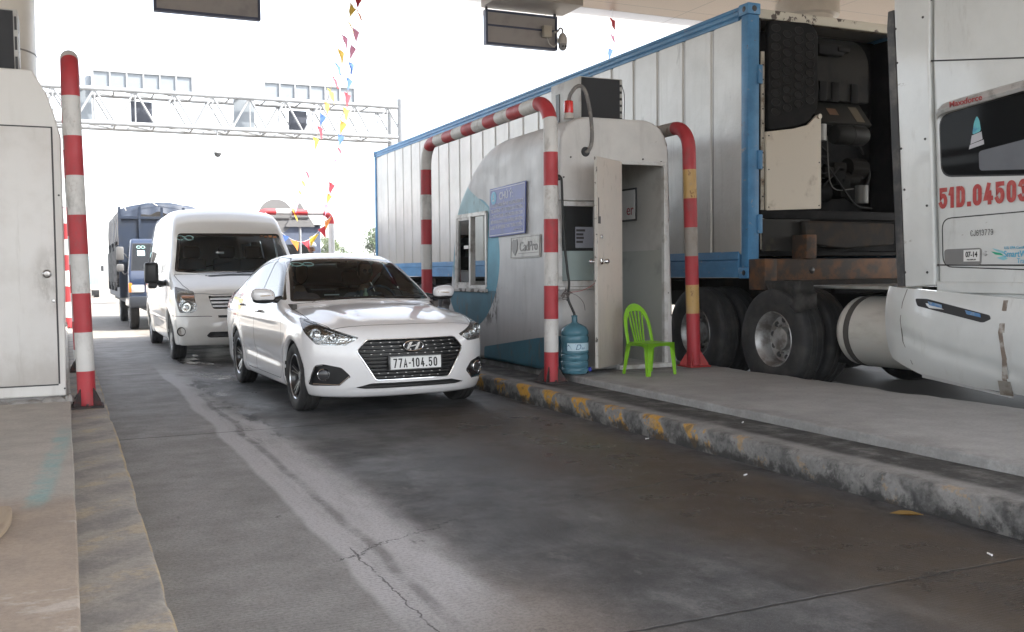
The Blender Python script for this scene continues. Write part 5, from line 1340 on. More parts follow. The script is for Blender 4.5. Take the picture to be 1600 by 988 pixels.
    for y_, z_, s in ((FA, .31, -1), (FA, .31, 1), (RA, .31, -1), (RA, .31, 1)): add_wheel(car, (s*.755, y_, z_), s, .312, .19, .205, 'alloy')
    # interior
    g = BM(); box2(g, (-.72, 1.0, .19), (.72, 4.0, .24)); box2(g, (-.74, 1.25, .24), (-.70, 3.9, .95)); box2(g, (.70, 1.25, .24), (.74, 3.9, .95)); box2(g, (-.7, 3.55, .24), (.7, 3.6, 1.02)); box2(g, (-.58, .58, .19), (.58, 1.1, .62)); obj('cabin_floor', g, CLOTH_D, car, smooth=0)
    g = BM(); prism(g, [(1.46, .62), (1.46, .965), (1.72, .96), (1.80, .86), (1.78, .62)], -.66, .66, 'x'); prism(g, [(1.25, .70), (1.26, .935), (1.458, .962), (1.458, .62)], -.36, .36, 'x'); obj('dashboard', g, mat('dash_dark', (.035, .034, .033), .7), car, bevel=.03)
    g = BM()
    for s in (-1, 1): pass
    tube(g, [(.36+.185*math.cos(R(a)), 1.93+.07*math.sin(R(a)), .93+.172*math.sin(R(a))) for a in range(0, 360, 10)], .015, 10, closed=True); tube(g, [(.36, 1.80, .88), (.36, 1.93, .93)], .045, 12); tube(g, [(.20, 1.93, .93), (.52, 1.93, .93)], .014, 8); obj('steering_wheel', g, mat('wheel_blue_black', (.03, .05, .09), .4), car)
    for x in (-.36, .36):
        g = BM(); box(g, (x, 2.35, .44), (.48, .50, .16), bev=.05, seg=3); st = obj('seat', g, CLOTH_D, car)
        M = Matrix.Translation((x, 2.66, .52)) @ Matrix.Rotation(R(-18), 4, 'X')
        g = BM(); box(g, (0, 0, .28), (.46, .13, .60), M=M, bev=.055, seg=3); obj('backrest', g, CLOTH_D, st)
        g = BM(); box(g, (0, .0, .70), (.27, .10, .18), M=M, bev=.045, seg=3); cyl(g, M @ Vector((-.06, 0, .5)), M @ Vector((-.06, 0, .7)), .007, 8); cyl(g, M @ Vector((.06, 0, .5)), M @ Vector((.06, 0, .7)), .007, 8); obj('headrest', g, CLOTH_D, st)
    g = BM(); box(g, (0, 3.25, .48), (1.2, .5, .16), bev=.05); box(g, (0, 3.56, .75), (1.2, .14, .6), bev=.05, M=None); obj('rear_seat', g, CLOTH_D, car)
    g = BM(); box(g, (0, 1.93, 1.325), (.22, .03, .06), bev=.012); tube(g, [(0, 1.92, 1.34), (0, 1.98, 1.38)], .01, 8); obj('rear_view_mirror', g, TRIM, car)
    # stickers behind the windscreen
    for dx in (-.052, .052):
        g = BM(); P = []
        for k in range(25): x = -.46+dx+.048*math.cos(R(15*k)); z = 1.335+.018*math.sin(R(15*k)); P.append((x, surf_y(sedan_f, x, z, 1.0)+.006, z))
        tube(g, P[:-1], .005, 6, closed=True); obj('windscreen_sticker', g, mat('sticker_teal', (.25, .48, .46), .5), car)
    g = BM(); box(g, (-.30, 1.46, 1.03), (.15, .004, .012)); obj('paper_slip', g, WHITE, car, smooth=0)
    return car
def surf_y(f, x, z, y0=-.2):
    """first y >= y0 on the body seen from the front"""
    Y = np.linspace(y0, y0+1.6, 1200); v = f(np.full_like(Y, x), Y, np.full_like(Y, z)); i = int(np.argmax(v < 0)); return float(Y[i])
def surf_x(f, y, z, s):
    X = s*np.linspace(1.6, .3, 1500); v = f(X, np.full_like(X, y), np.full_like(X, z)); return float(X[int(np.argmax(v < 0))])
def surf_u(f, u, z, k, s):
    """point of the surface with |x|+k*y = u"""
    Y = np.linspace(-.1, 1.2, 1300); X = u-k*Y; v = f(s*X, Y, np.full_like(Y, z)); i = int(np.argmax(v < 0)); return Vector((s*X[i], Y[i], z))
def thing_part(name, parent):
    me = bpy.data.meshes.new(name); o = bpy.data.objects.new(name, me); return link(o, parent)
def obj_into(o, bm, m):
    bm.normal_update(); bm.to_mesh(o.data); bm.free(); o.data.materials.append(m)
    for p in o.data.polygons: p.use_smooth = True
    o.data.set_sharp_from_angle(angle=R(40))
build_sedan()
def in_car(x, y, z):
    v = Matrix.Translation((2.735, 8.07, 0)) @ Matrix.Rotation(R(1.97), 4, 'Z') @ Vector((x, y, z)); return tuple(v)
person_sitting('driver in sunglasses at the steering wheel of the white sedan', in_car(.36, 2.42, .50), R(1.97), mat('shirt_dark', (.16, .16, .19), .8), mat('trousers_dark', (.03, .03, .04), .8), [(-.16, -.40, .42), (.16, -.40, .42)], shades=True)
person_sitting('front passenger with long dark hair in the white sedan', in_car(-.36, 2.42, .50), R(1.97), mat('shirt_rose', (.30, .20, .20), .8), mat('trousers_dark2', (.03, .03, .04), .8), [(-.10, -.30, .20), (.12, -.30, .20)], hair='long', headyaw=R(12))
# little bottle ornament on the dashboard
orn = thing('dashboard_ornament', 'small glass bottle with round beads on the sedan dashboard', 'ornament', in_car(.06, 1.50, .982), R(1.97))
g = BM(); lathe(g, [(0, 0), (.024, 0), (.026, .01), (.026, .05), (.012, .07), (.011, .09), (0, .09)], seg=18); obj('bottle', g, mat('ornament_pale', (.50, .55, .40), .25, coat=.5), orn)
g = BM(); lathe(g, [(.013, .085), (.013, .105), (0, .107)], seg=14); obj('cap', g, mat('ornament_cap', (.6, .6, .5), .3), orn)
for dx in (-.11, -.075, .07, .105):
    g = BM(); ico(g, (dx, 0, .018), .017, 2); obj('bead', g, mat('bead_white', (.55, .56, .55), .3), orn)
g = BM(); box(g, (0, 0, .002), (.30, .09, .004), bev=.001, seg=1); obj('mat', g, TRIM, orn)
# ------------------------------------------------------------------ the white passenger van.  local: y 0 at the nose
VFA, VRA = .93, 4.66
v_top = pch([0,.05,.15,.3,.5,.66,.76,1.0,1.2,1.36,1.46,1.58,1.75,2.1,3.0,5.4,5.75],[.70,.86,.97,1.07,1.16,1.225,1.275,1.52,1.715,1.865,1.98,2.09,2.19,2.28,2.33,2.31,2.24])
v_front = pch([.2,.26,.35,.5,.62,.72,.85,1.0,1.2],[.10,.05,.015,0,.012,.03,.05,.09,.2])
v_w = pch([.2,.3,.45,.6,.8,1.0,1.15,1.3,1.6,1.9,2.15,2.4],[.90,.925,.94,.955,.965,.963,.955,.935,.885,.835,.79,.74])
def van_f(x, y, z):
    ax = np.abs(x)
    hw = v_w(z)-.05*sstep(.9,.0,y)-.03*sstep(4.8,5.7,y)
    hw = hw+.008*np.exp(-((z-.56)/.02)**2)*sstep(1.2,1.6,y)
    for ya in (VFA, VRA):
        r = np.sqrt((y-ya)**2+(z-.34)**2); hw = hw+.022*np.exp(-((r-.43)/.06)**2)
    d_side = ax-hw
    bow = .26*(ax/.97)**3.2+.04*(ax/.97)**2
    d_front = (v_front(z)+bow-y)*.85
    d_rear = y-5.74+.05*(ax/.9)**2
    ye = y-.10*(ax/.8)**2*sstep(2.2,1.2,y)
    zt = v_top(ye)-.05*(ax/.8)**2*sstep(1.0,2.2,y)-.05*(ax/.9)**3
    sl = (v_top(ye+.01)-v_top(ye-.01))/.02
    d_top = (z-zt)/np.sqrt(1+sl*sl)
    f = smax(smax(d_side, d_top, .085), smax(d_front, d_rear, .02), .06)
    f = smax(f, .24-z, .02)
    for ya in (VFA, VRA):
        r = np.sqrt((y-ya)**2+(z-.34)**2); f = smax(f, -np.maximum(r-.385, .66-ax), .015)
    return f
PAINT_V = car_paint('van_cream_white', (.76, .76, .735), amount=.4, zlow=.7)
def build_van():
    van = thing('passenger_van', 'white high roofed passenger van waiting behind the white sedan', 'van', (2.32, 14.15, 0))
    sh = Shell(van_f, (-1.04, -.06, .2), (1.04, 5.82, 2.4), .028)
    side = lambda poly: (lambda x, y, z: np.maximum(poly_sd(poly, y, z), .5-np.abs(x)))
    front = lambda poly, k=0.: (lambda x, y, z: np.maximum(poly_sd(poly, np.abs(x)+k*y if k else x, z), y-1.0))
    wsP = rnd([(-.865,1.285),(-.755,1.865),(.755,1.865),(.865,1.285),(.5,1.25),(-.5,1.25)], .04)
    ws = lambda m: (lambda x,y,z: np.maximum(poly_sd(wsP, x, z)+m, y-1.75))
    sh.region('ws_edge', ws(0)); sh.region('windscreen', ws(.045), ('ws_edge',))
    W1 = rnd([(1.42,1.30),(1.78,1.80),(2.24,1.82),(2.24,1.26)], .04)
    sh.region('w1', side(W1))
    for k, (a, b) in enumerate(((2.36, 3.46), (3.56, 4.52), (4.62, 5.52))): sh.region('w%d' % (k+2), side(rnd([(a,1.27),(a,1.82),(b,1.82),(b,1.27)], .06)))
    HL = rnd([(1.148,1.07),(.80,.998),(.705,.763),(.778,.703),(.99,.703)], .03)
    sh.region('headlamp', front(HL, .45))
    GR = rnd([(-.50,.93),(.50,.93),(.45,.755),(-.45,.755)], .03)
    sh.region('grille', front(GR))
    sh.region('slot', front(rnd([(-.55,.372),(-.50,.435),(.50,.435),(.55,.372),(.5,.355),(-.5,.355)], .015)))
    sh.region('slot2', front([(-.40,.665),(.40,.665),(.37,.632),(-.37,.632)]))
    sh.region('vent', lambda x,y,z: np.maximum(poly_sd(rnd([(-.46,.70),(.46,.70),(.40,.635),(-.40,.635)], .02), x, y), 1.0-z))
    hood = lambda x,y,z: np.maximum(poly_sd([(-.70,.255),(-.4,.16),(0,.125),(.4,.16),(.70,.255),(.80,.50),(.88,.9),(.5,.74),(0,.70),(-.5,.74),(-.88,.9),(-.80,.50)], x, y), .9-z)
    sh.line('gap', hood, .004); sh.region('hood', hood, ('body',))
    D1 = rnd([(1.32,1.30),(1.20,1.05),(1.22,.7),(1.36,.40),(2.28,.40),(2.28,1.87),(1.82,1.87)], .05); D2 = rnd([(2.31,.40),(2.31,1.9),(3.50,1.9),(3.50,.40)], .05)
    G1, G2 = side(D1), (lambda x,y,z: np.maximum(side(D2)(x,y,z), x))
    for G in (G1, G2): sh.line('gap', G, .004)
    bumper = lambda x,y,z: np.maximum(np.abs(z-.62)-.0035, np.maximum(y-.62, np.abs(x)*0+.44-np.abs(x)))
    sh.line('gap', lambda x,y,z: z-.655+.15*np.clip(.5-np.abs(x), 0, .5), .004, where=lambda x,y,z: np.maximum(y-.56, .47-np.abs(x)))
    sh.region('door_f', G1, ('body',)); sh.region('door_s', G2, ('body',))
    sh.region('arch', lambda x,y,z: np.minimum(np.hypot(y-VFA, z-.34), np.hypot(y-VRA, z-.34))-.39+np.where(np.abs(x) > .93, .05, 0), ('body',), cut=False)
    sh.emit('body', ['body'], PAINT_V, van); sh.emit('hood', ['hood'], PAINT_V, van); sh.emit('panel_gap', ['gap'], GAP, van, -.005); sh.emit('wheel_arch', ['arch'], TRIM, van)
    for s in (-1, 1):
        q = (lambda c, s=s: c.x*s > 0)
        d = sh.emit('door', ['door_f'], PAINT_V, van, sub=q); sh.emit('window', ['w1'], glass('van_glass', (.30, .32, .32)), d, -.004, sub=q)
        g = BM(); xs = surf_x(van_f, 2.1, 1.06, s); box(g, (xs+s*.02, 2.10, 1.06), (.03, .16, .03), bev=.01); obj('handle', g, TRIM, d)
        hl = sh.emit('headlamp', ['headlamp'], LENS, van, -.001, sub=q); sh.emit('reflector', ['headlamp'], REFL, hl, -.06, sub=q, rim=-.062)
        g = BM(); P0 = surf_u(van_f, .90, .79, .45, s); A = Vector((s*.3, -1, 0)).normalized(); lathe(g, [(.075, -.012), (.07, -.035), (.04, -.055), (0, -.06)], P0, A, 24); lathe(g, [(.082, -.012), (.078, -.006), (.072, -.012)], P0, A, 24); obj('lamp_bowl', g, CHROME, hl)
        g = BM(); pts = [surf_u(van_f, u, .923, .45, s)+Vector((0, .012, 0)) for u in (.77, .86, .96)]; tube(g, pts, .022, 8); obj('indicator', g, mat('indicator_peach', (.62, .32, .20), .2, coat=.6), hl)
        P0 = surf_u(van_f, .905, .442, .2, s); A = Vector((s*.55, -1, 0)).normalized(); g = BM(); lathe(g, [(.058, .004), (.065, .012), (.058, .014), (.050, .004), (.03, -.004), (0, .0)], P0, A, 24, mif=lambda i: 1 if i > 2 else 0); obj('fog_lamp', g, [TRIM, LENS if False else mat('fog_glass', (.45, .42, .38), .1, coat=1)], van)
        g = BM(); box(g, (s*1.165, 1.20, 1.27), (.20, .11, .31), bev=.045, seg=3); box(g, (s*1.155, 1.20, 1.085), (.13, .09, .09), bev=.03, seg=2); tube(g, crom([(s*1.10, 1.22, 1.13), (s*1.0, 1.30, 1.11), (s*.92, 1.40, 1.14)], 4), .042, 10); m_ = obj('mirror', g, TRIM, van)
        g = BM(); box(g, (s*1.165, 1.258, 1.29), (.17, .004, .24), bev=.002, seg=1); obj('mirror_glass', g, MIRROR, m_)
    ds = sh.emit('sliding_door', ['door_s'], PAINT_V, van); sh.emit('window', ['w2'], TINT, ds, -.004, sub=lambda c: c.x < 0)
    sh.emit('window', ['w2'], TINT, van, -.004, sub=lambda c: c.x > 0)
    for s in (-1, 1):
        for n in ('w3', 'w4'): sh.emit('window', [n], TINT, van, -.004, sub=lambda c, s=s: c.x*s > 0)
    w = sh.emit('windscreen', ['windscreen'], glass('van_windscreen', (.58, .72, .77), 1.5), van, -.003); sh.emit('black_edge', ['ws_edge'], GLOSSB, w, -.002)
    gr = sh.emit('grille', ['grille'], mat('van_grille_black', (.02, .02, .02), .5), van, -.05, rim=-.051); sh.emit('lower_slot', ['slot'], TRIM, van, -.03, rim=-.031); sh.emit('lower_slot', ['slot2'], TRIM, van, -.03, rim=-.031); sh.emit('cowl_vent', ['vent'], TRIM, van, -.006)
    sh.bm.free()
    g = BM()
    for z in (.895, .845, .795):
        w_ = .49-.25*(.93-z); P = [(x, surf_y(van_f, x, z)+.006, z) for x in np.linspace(-w_, w_, 15)]
        for i in range(14):
            a, b = Vector(P[i]), Vector(P[i+1])
            for d0, d1 in (((0, -.014), (0, .012)), ((0, .012), (.02, .018)), ((.02, -.018), (0, -.014))): g.faces.new([g.verts.new(p+Vector((0, d[0], d[1]))) for p, d in ((a, d0), (b, d0), (b, d1), (a, d1))])
    obj('slat', g, mat('grille_silver', (.50, .50, .50), .35, .6), gr, smooth=0)
    for y_, s in ((VFA, -1), (VFA, 1), (VRA, -1), (VRA, 1)): add_wheel(van, (s*.845, y_, .342), s, .342, .20, .20, 'steel')
    g = BM(); box2(g, (-.85, .75, .3), (.85, 5.6, .36)); prism(g, [(.86, 1.0), (.92, 1.24), (1.2, 1.23), (1.5, 1.12), (1.5, .8)], -.84, .84, 'x'); box2(g, (-.9, 5.5, .36), (.9, 5.55, 1.3)); box2(g, (-.62, .35, .24), (.62, .9, .9)); obj('cabin_floor', g, mat('van_inside', (.045, .045, .047), .8), van, smooth=0)
    for x in (-.45, .1, .52):
        g = BM(); box(g, (x, 2.2, .75), (.46, .5, .2), bev=.05); box(g, (x, 2.45, 1.15), (.44, .14, .7), bev=.05); box(g, (x, 2.47, 1.6), (.26, .1, .2), bev=.04); obj('seat', g, mat('van_seat', (.08, .08, .085), .85), van)
    g = BM(); tube(g, [(.45+.20*math.cos(R(a)), 1.52+.12*math.sin(R(a)), 1.18+.16*math.sin(R(a))) for a in range(0, 360, 12)], .016, 8, closed=True); obj('steering_wheel', g, TRIM, van)
    g = BM(); P = [(x, surf_y(van_f, x, 1.285+.02*k, .3)-.012, 1.29+.02*k) for k, x in enumerate(np.linspace(-.75, -.05, 8))]; tube(g, P, .008, 6); obj('wiper', g, TRIM, van)
    g = BM(); P = [(x, surf_y(van_f, x, 1.285+.005*k, .3)-.012, 1.29+.005*k) for k, x in enumerate(np.linspace(.0, .75, 8))]; tube(g, P, .008, 6); obj('wiper', g, TRIM, van)
    for dx in (-.06, .06):
        g = BM(); P = []
        for k in range(20): x = -.66+dx+.055*math.cos(R(18*k)); z = 1.79+.032*math.sin(R(18*k)); P.append((x, surf_y(van_f, x, z, .5)+.012, z))
        tube(g, P, .010, 6, closed=True); obj('windscreen_sticker', g, mat('sticker_mint', (.32, .55, .53), .5), van)
    g = BM(); box(g, (-.20, surf_y(van_f, -.2, 1.56, .5)+.012, 1.56), (.12, .004, .03)); obj('windscreen_sticker', g, WHITE, van, smooth=0)
    g = BM(); y_ = surf_y(van_f, .55, 1.82, .5)
    for k in range(4): box(g, (.47+.07*k, surf_y(van_f, .5, 1.81, .5)+.02, 1.82-.008*(k % 2)), (.05, .004, .03))
    obj('windscreen_banner', g, mat('banner_orange', (.55, .25, .10), .6), van, smooth=0)
    g = BM(); box(g, (0, surf_y(van_f, 0, .53)-.012, .525), (.47, .01, .11), bev=.002, seg=1); obj('number_plate', g, PLATE_W, van)
    return van
build_van()
# things on the van's dashboard
g = BM(); rs = random.Random(3); rr = bmesh.ops.create_grid(g, x_segments=22, y_segments=10, size=1)
from mathutils import noise as NZ
for v in g.verts:
    x, y = v.co.x, v.co.y; v.co = Vector((x*.33, y*.10, .005+.075*max(0, (1-x*x))*(1-y*y)*(.7+.5*NZ.noise(Vector((x*2.2, y*2, 1.5))))+.012*NZ.noise(Vector((x*6, y*6, 0)))))
g.transform(Matrix.Translation((1.84, 15.14, 1.245)))
tag(obj('cloth', g, mat('cloth_white', (.62, .70, .68), .8)), 'crumpled white cloth lying on the van dashboard behind the windscreen', 'cloth')
g = BM()
for k, (x, l) in enumerate(((2.37, .36),)): cyl(g, (x-.2, 15.12, 1.262), (x+.18, 15.12, 1.268), .012, 10); cyl(g, (x+.18, 15.12, 1.268), (x+.2, 15.12, 1.268), .007, 8)
tag(obj('paper_roll', g, mat('paper_pale', (.5, .55, .55), .6)), 'thin pale paper roll lying across the middle of the van dashboard', 'paper roll')

# ------------------------------------------------------------------ blue truck with a tarpaulin cover behind the van
BLUE = car_paint('truck_blue', (.010, .022, .055), (.05, .05, .05), .5, .9)  # truck blues darkened: the shade on the truck is put into the colour
BLUE_D = mat('cargo_blue', (.010, .020, .042), .55, col2=(.018, .025, .038), sc=3)
TARP = mat('tarp_blue', (.016, .026, .048), .55, col2=(.028, .042, .072), sc=5, bump=.2, bsc=9)
def build_truck():
    t = thing('covered_truck', 'blue light truck with dark blue tarpaulin over its cargo bed, behind the van', 'truck', (2.15, 23.3, 0))
    # cab from side profile (y,z), local: y 0 at the front
    g = BM(); P = [(0.02, .50), (0.0, .95), (.06, 1.22), (.10, 1.28), (.48, 1.98), (.62, 2.06), (1.42, 2.08), (1.50, 2.0), (1.52, .50)]
    prism(g, P, -.88, .88, 'x')
    for v in g.verts:
        if v.co.z > 1.25: v.co.x *= 1-.11*(v.co.z-1.25)/.8
    obj('cab', g, BLUE, t, bevel=.06, bseg=4)
    def onws(x, t_): return (x, .10+.38*t_, 1.28+.70*t_)
    n = Vector((0, -.70, .38)).normalized()
    g = BM(); quad(g, [Vector(onws(a, b))+n*.062*0+n*.006 for a, b in ((-.80, .10), (.80, .10), (.74, .93), (-.74, .93))]); obj('windscreen', g, glass('truck_glass', (.2, .25, .27)), t, smooth=0)
    g = BM(); quad(g, [Vector(onws(a, b))+n*.003 for a, b in ((-.82, .07), (.82, .07), (.76, .96), (-.76, .96))]); obj('windscreen_frame', g, GLOSSB, t, smooth=0)
    for dx in (-.045, .045):
        g = BM(); tube(g, [Vector(onws(-.58+dx+.042*math.cos(R(20*k)), .83+.04*math.sin(R(20*k))))+n*.008 for k in range(18)], .008, 6, closed=True); obj('windscreen_sticker', g, mat('sticker_green', (.35, .58, .55), .5), t)
    g = BM(); quad(g, [Vector(onws(a, b))+n*.009 for a, b in ((-.66, .55), (-.5, .55), (-.5, .72), (-.66, .72))]); obj('windscreen_sticker', g, mat('sticker_aqua', (.35, .6, .65), .5), t, smooth=0)
    for s in (-1, 1):
        g = BM(); prism(g, [(.56, 1.32), (.78, 1.88), (1.3, 1.92), (1.36, 1.32)], s*.845, s*.868, 'x'); 
        for v in g.verts: v.co.x *= 1-.11*max(0, v.co.z-1.25)/.8; v.co.x += s*.012
        d = obj('side_window', g, TINT, t)
        g = BM(); box(g, (s*.70, .0, .93), (.30, .05, .17), bev=.02); hl = obj('headlamp', g, mat('truck_lamp', (.62, .62, .62), .15, .3, coat=1), t)
        g = BM(); box(g, (s*.845, .02, .955), (.07, .09, .21), bev=.012); obj('indicator', g, AMBER, hl)
        g = BM(); tube(g, crom([(s*.86, .42, 1.62), (s*.95, .25, 1.72), (s*1.03, .22, 1.72)], 4), .012, 6); tube(g, crom([(s*.86, .42, 1.30), (s*.95, .25, 1.26), (s*1.03, .22, 1.4)], 4), .012, 6); box(g, (s*1.03, .2, 1.72), (.16, .07, .30), bev=.03); box(g, (s*1.03, .2, 1.40), (.15, .07, .17), bev=.03); obj('mirror', g, mat('mirror_grey', (.12, .12, .12), .4), t)
        for y_, r_ in ((.72, 'truck_hub'), (4.9, 'truck_dish')): add_wheel(t, (s*.74, y_, .36), s, .36, .20, .21, r_)
    g = BM(); box(g, (0, -.03, .64), (1.74, .14, .24), bev=.03); obj('bumper', g, mat('bumper_dark', (.03, .035, .045), .5), t)
    g = BM(); box(g, (0, -.012, 1.08), (1.0, .02, .14), bev=.01); obj('grille', g, TRIM, t)
    g = BM(); box2(g, (-.42, .3, .38), (-.32, 7.4, .58)); box2(g, (.32, .3, .38), (.42, 7.4, .58)); box2(g, (-.85, 1.6, .58), (.85, 7.4, .70)); obj('chassis', g, mat('chassis_black', (.02, .02, .022), .7), t)
    g = BM(); box2(g, (-.98, 1.70, .72), (1.04, 1.76, 2.62)); 
    for x in (-.95, -.5, 0, .5, .95): box2(g, (x-.03, 1.66, .72), (x+.03, 1.70, 2.85))
    box2(g, (-.98, 1.655, 2.57), (1.04, 1.70, 2.63)); box2(g, (-.98, 7.3, .72), (.98, 7.36, 1.5)); box2(g, (-.98, 1.76, .70), (.98, 7.3, .74))
    for s in (-1, 1):
        box2(g, (s*.94, 1.76, .74), (s*.985, 7.3, 1.45))
        for y_ in np.linspace(1.8, 7.25, 8): box2(g, (s*.935, y_-.035, .74), (s*.98, y_+.035, 2.6))
        for z in (1.62, 1.95, 2.28, 2.55): box2(g, (s*.95, 1.76, z), (s*.975, 7.3, z+.06))
    obj('cargo_bed', g, BLUE_D, t)
    # tarpaulin: bowed, with folds where it is tied down at the front
    g = BM(); nx, ny = 44, 44; V = []
    for j in range(ny+1):
        row = []
        for i in range(nx+1):
            u = -1+2*i/nx; v = j/ny; y = 1.58+5.85*v
            a = abs(u); s = 1 if u > 0 else -1
            if a < .72: x = u/.72*1.0+.05; z = 2.98-.19*(u/.72)**2
            else: k = (a-.72)/.28; x = s*(1.0+.03*math.sin(k*3))+.05; z = 2.79-.88*k
            fold = .018*NZ.noise(Vector((u*9, y*2.0, 2)))+.01*NZ.noise(Vector((u*22, y*5, 7)))
            if v < .07: z -= (.36-.10*math.cos(u*2.2))*(1-v/.07)*(.9+.1*math.sin(u*21)); y += .30*(1-v/.07)
            row.append(g.verts.new((x+fold*s*(a > .7), y, z+fold+.035*math.sin(y*3.2)*(a < .7))))
        V.append(row)
    for j in range(ny):
        for i in range(nx): g.faces.new((V[j][i], V[j][i+1], V[j+1][i+1], V[j+1][i]))
    tp = obj('tarpaulin', g, TARP, t, smooth=60)
    g = BM(); rs = random.Random(5)
    for k, y_ in enumerate(np.linspace(1.75, 7.2, 7)):
        tube(g, crom([(-.99, y_, 1.95), (-.985, y_+.05, 2.5), (-.9, y_+.02, 2.84), (-.4, y_+.1, 2.99), (.3, y_+.12, 3.01), (1.0, y_, 2.84), (1.1, y_, 2.1)], 6), .009, 6)
    tube(g, crom([(-.1, 1.60, 2.88), (-.3, 1.75, 3.01), (-.5, 2.2, 2.98)], 5), .012, 6); tube(g, crom([(-.8, 1.62, 2.76), (-.85, 1.8, 2.88), (-.88, 2.2, 2.88)], 5), .010, 6)
    obj('rope', g, mat('rope_pale', (.55, .52, .48), .8), tp)
    # bundles lashed to the left side
    g = BM()
    for k in range(9): y_ = 2.0+.55*k; box(g, (-1.0, y_, 1.45+.12*math.sin(k*2.1)), (.09, .42, 1.0), bev=.03, M=None)
    obj('side_load', g, mat('load_dark', (.018, .02, .022), .8, col2=(.09, .085, .085), sc=6, lo=.5, hi=.62), t)
    return t
build_truck()
# far away: a pale lorry on the left
ft = thing('distant_lorry', 'small pale lorry far down the road left of the blue truck', 'lorry', (1.15, 58.5, 0))
PALE = mat('lorry_pale', (.55, .55, .54), .5); 
g = BM(); prism(g, [(0, .6), (0, 1.3), (.25, 2.15), (.4, 2.25), (1.7, 2.25), (1.7, .6)], -1.0, .55, 'x'); obj('cab', g, mat('lorry_teal', (.20, .30, .34), .4), ft, bevel=.06)
g = BM(); prism(g, [(.03, 1.33), (.25, 2.1), (.27, 2.1), (.05, 1.33)], -.9, .45, 'x'); obj('windscreen', g, GLOSSB, ft)
g = BM(); box2(g, (-1.1, 1.8, .9), (.62, 7, 1.6)); obj('cargo_bed', g, PALE, ft)
g = BM(); box(g, (-.22, -.05, .55), (1.5, .2, .3), bev=.04); obj('bumper', g, mat('bumper_pale', (.4, .38, .36), .5), ft)
for s, x in ((-1, -.8), (1, .4)):
    g = BM(); cyl(g, (x-.14, .9, .42), (x+.14, .9, .42), .42, 24); obj('wheel', g, RUBBER, ft)
    g = BM(); cyl(g, (x-.14, 5.5, .42), (x+.14, 5.5, .42), .42, 24); obj('wheel', g, RUBBER, ft)
g = BM(); box(g, (.72, .1, 1.6), (.14, .06, .3), bev=.02); tube(g, [(.5, .25, 1.7), (.72, .1, 1.65)], .015, 6); obj('mirror', g, TRIM, ft)
# ------------------------------------------------------------------ refrigerated container on its chassis
CX0, CX1, CY0, CY1, CZ0, CZ1 = 6.5974, 9.035, 8.43, 22.15, 1.14, 4.04
def container_side():
    t = NT('container_skin'); t._c = t.map((1, 1, 1), (7.8, 8.43, 1.14)); X, Y, Z = t.xyz()
    st = t.noise(5, 7, .65, t.map((1, 2.2, .14))); m = t.noise(1.6, 7, .62); f = t.noise(26, 6, .7)
    c = t.mix(t.mr(m, .3, .72), (.53, .525, .505), (.44, .435, .415))
    c = t.mix(t.mul(t.mr(st, .5, .72), .4), c, (.33, .32, .30))
    # grime runs and yellowing towards the bottom rail, scrapes of its own shape
    low = t.mul(t.mr(t.add(Z, t.mul(t.sub(st, .5), .8)), 2.0, 1.45), .4); c = t.mix(low, c, (.37, .33, .26))
    sc = t.mr(t.noise(3.2, 9, .75, t.map((1, 1.6, .5), (0, 3, 1))), .63, .68); c = t.mix(t.mul(sc, .5), c, (.25, .24, .23))
    # panel joints
    a = t.mth('ABSOLUTE', t.sub(t.mth('FRACT', t.mth('DIVIDE', t.sub(Y, 8.53), .548)), .5))
    j = t.mr(a, .482, .49)
    c = t.mix(t.mul(j, .72), c, (.13, .125, .12))
    h = t.add(t.mul(m, 6.), t.add(t.mul(f, .3), t.mul(j, -1.5)))
    dn = t.mul(t.mr(t.vor(1.1, t.map((1, .8, 1.6))), .0, .12, -1., 0.), 2.)
    return t.set(c, .42, .25, t.bump(t.add(h, dn), .16, .02))
C_SIDE = container_side()
def blue_rail(name):
    t = NT(name); X, Y, Z = t.xyz(); n = t.noise(4, 8, .7, t.map((1, .6, 1))); f = t.noise(9, 8, .72, t.map((1, .7, 1.4)))
    c = t.mix(t.mr(n, .3, .7), (.075, .24, .44), (.05, .165, .32)); c = t.mix(t.mul(t.mr(f, .60, .67), .8), c, (.30, .29, .28))
    c = t.mix(t.mul(t.mr(t.noise(13, 8, .7), .63, .68), .7), c, (.12, .06, .03)); return t.set(c, .5)
C_BLUE = blue_rail('container_blue')
DK_RUST = mat('rusty_dark', (.022, .020, .018), .75, col2=(.05, .033, .022), sc=5, bump=.15, spec=.2)
ORANGE = mat('chassis_orange', (.13, .055, .018), .7, col2=(.035, .024, .018), sc=5, lo=.38, hi=.58)
BEIGE = mat('panel_beige', (.56, .50, .41), .5, col2=(.36, .30, .23), sc=4, lo=.55, hi=.72)
SOOT = mat('unit_black', (.007, .007, .0075), .7, col2=(.015, .014, .0135), sc=6, spec=.12)
con = thing('container', 'long pale refrigerated container with blue rails behind the tollbooth', 'container', (7.8, 8.43, 1.14))
g = BM(); box2(g, (6.625, 9.06, 1.40), (9.0, 22.05, 3.90)); box2(g, (6.625, 8.55, 1.40), (6.745, 9.059, 3.90)); box2(g, (8.905, 8.55, 1.40), (9.0, 9.059, 3.90)); box2(g, (6.7, 8.6, 1.15), (8.95, 22.0, 1.2)); obj('side_panel', g, C_SIDE, con, smooth=0, world=True)
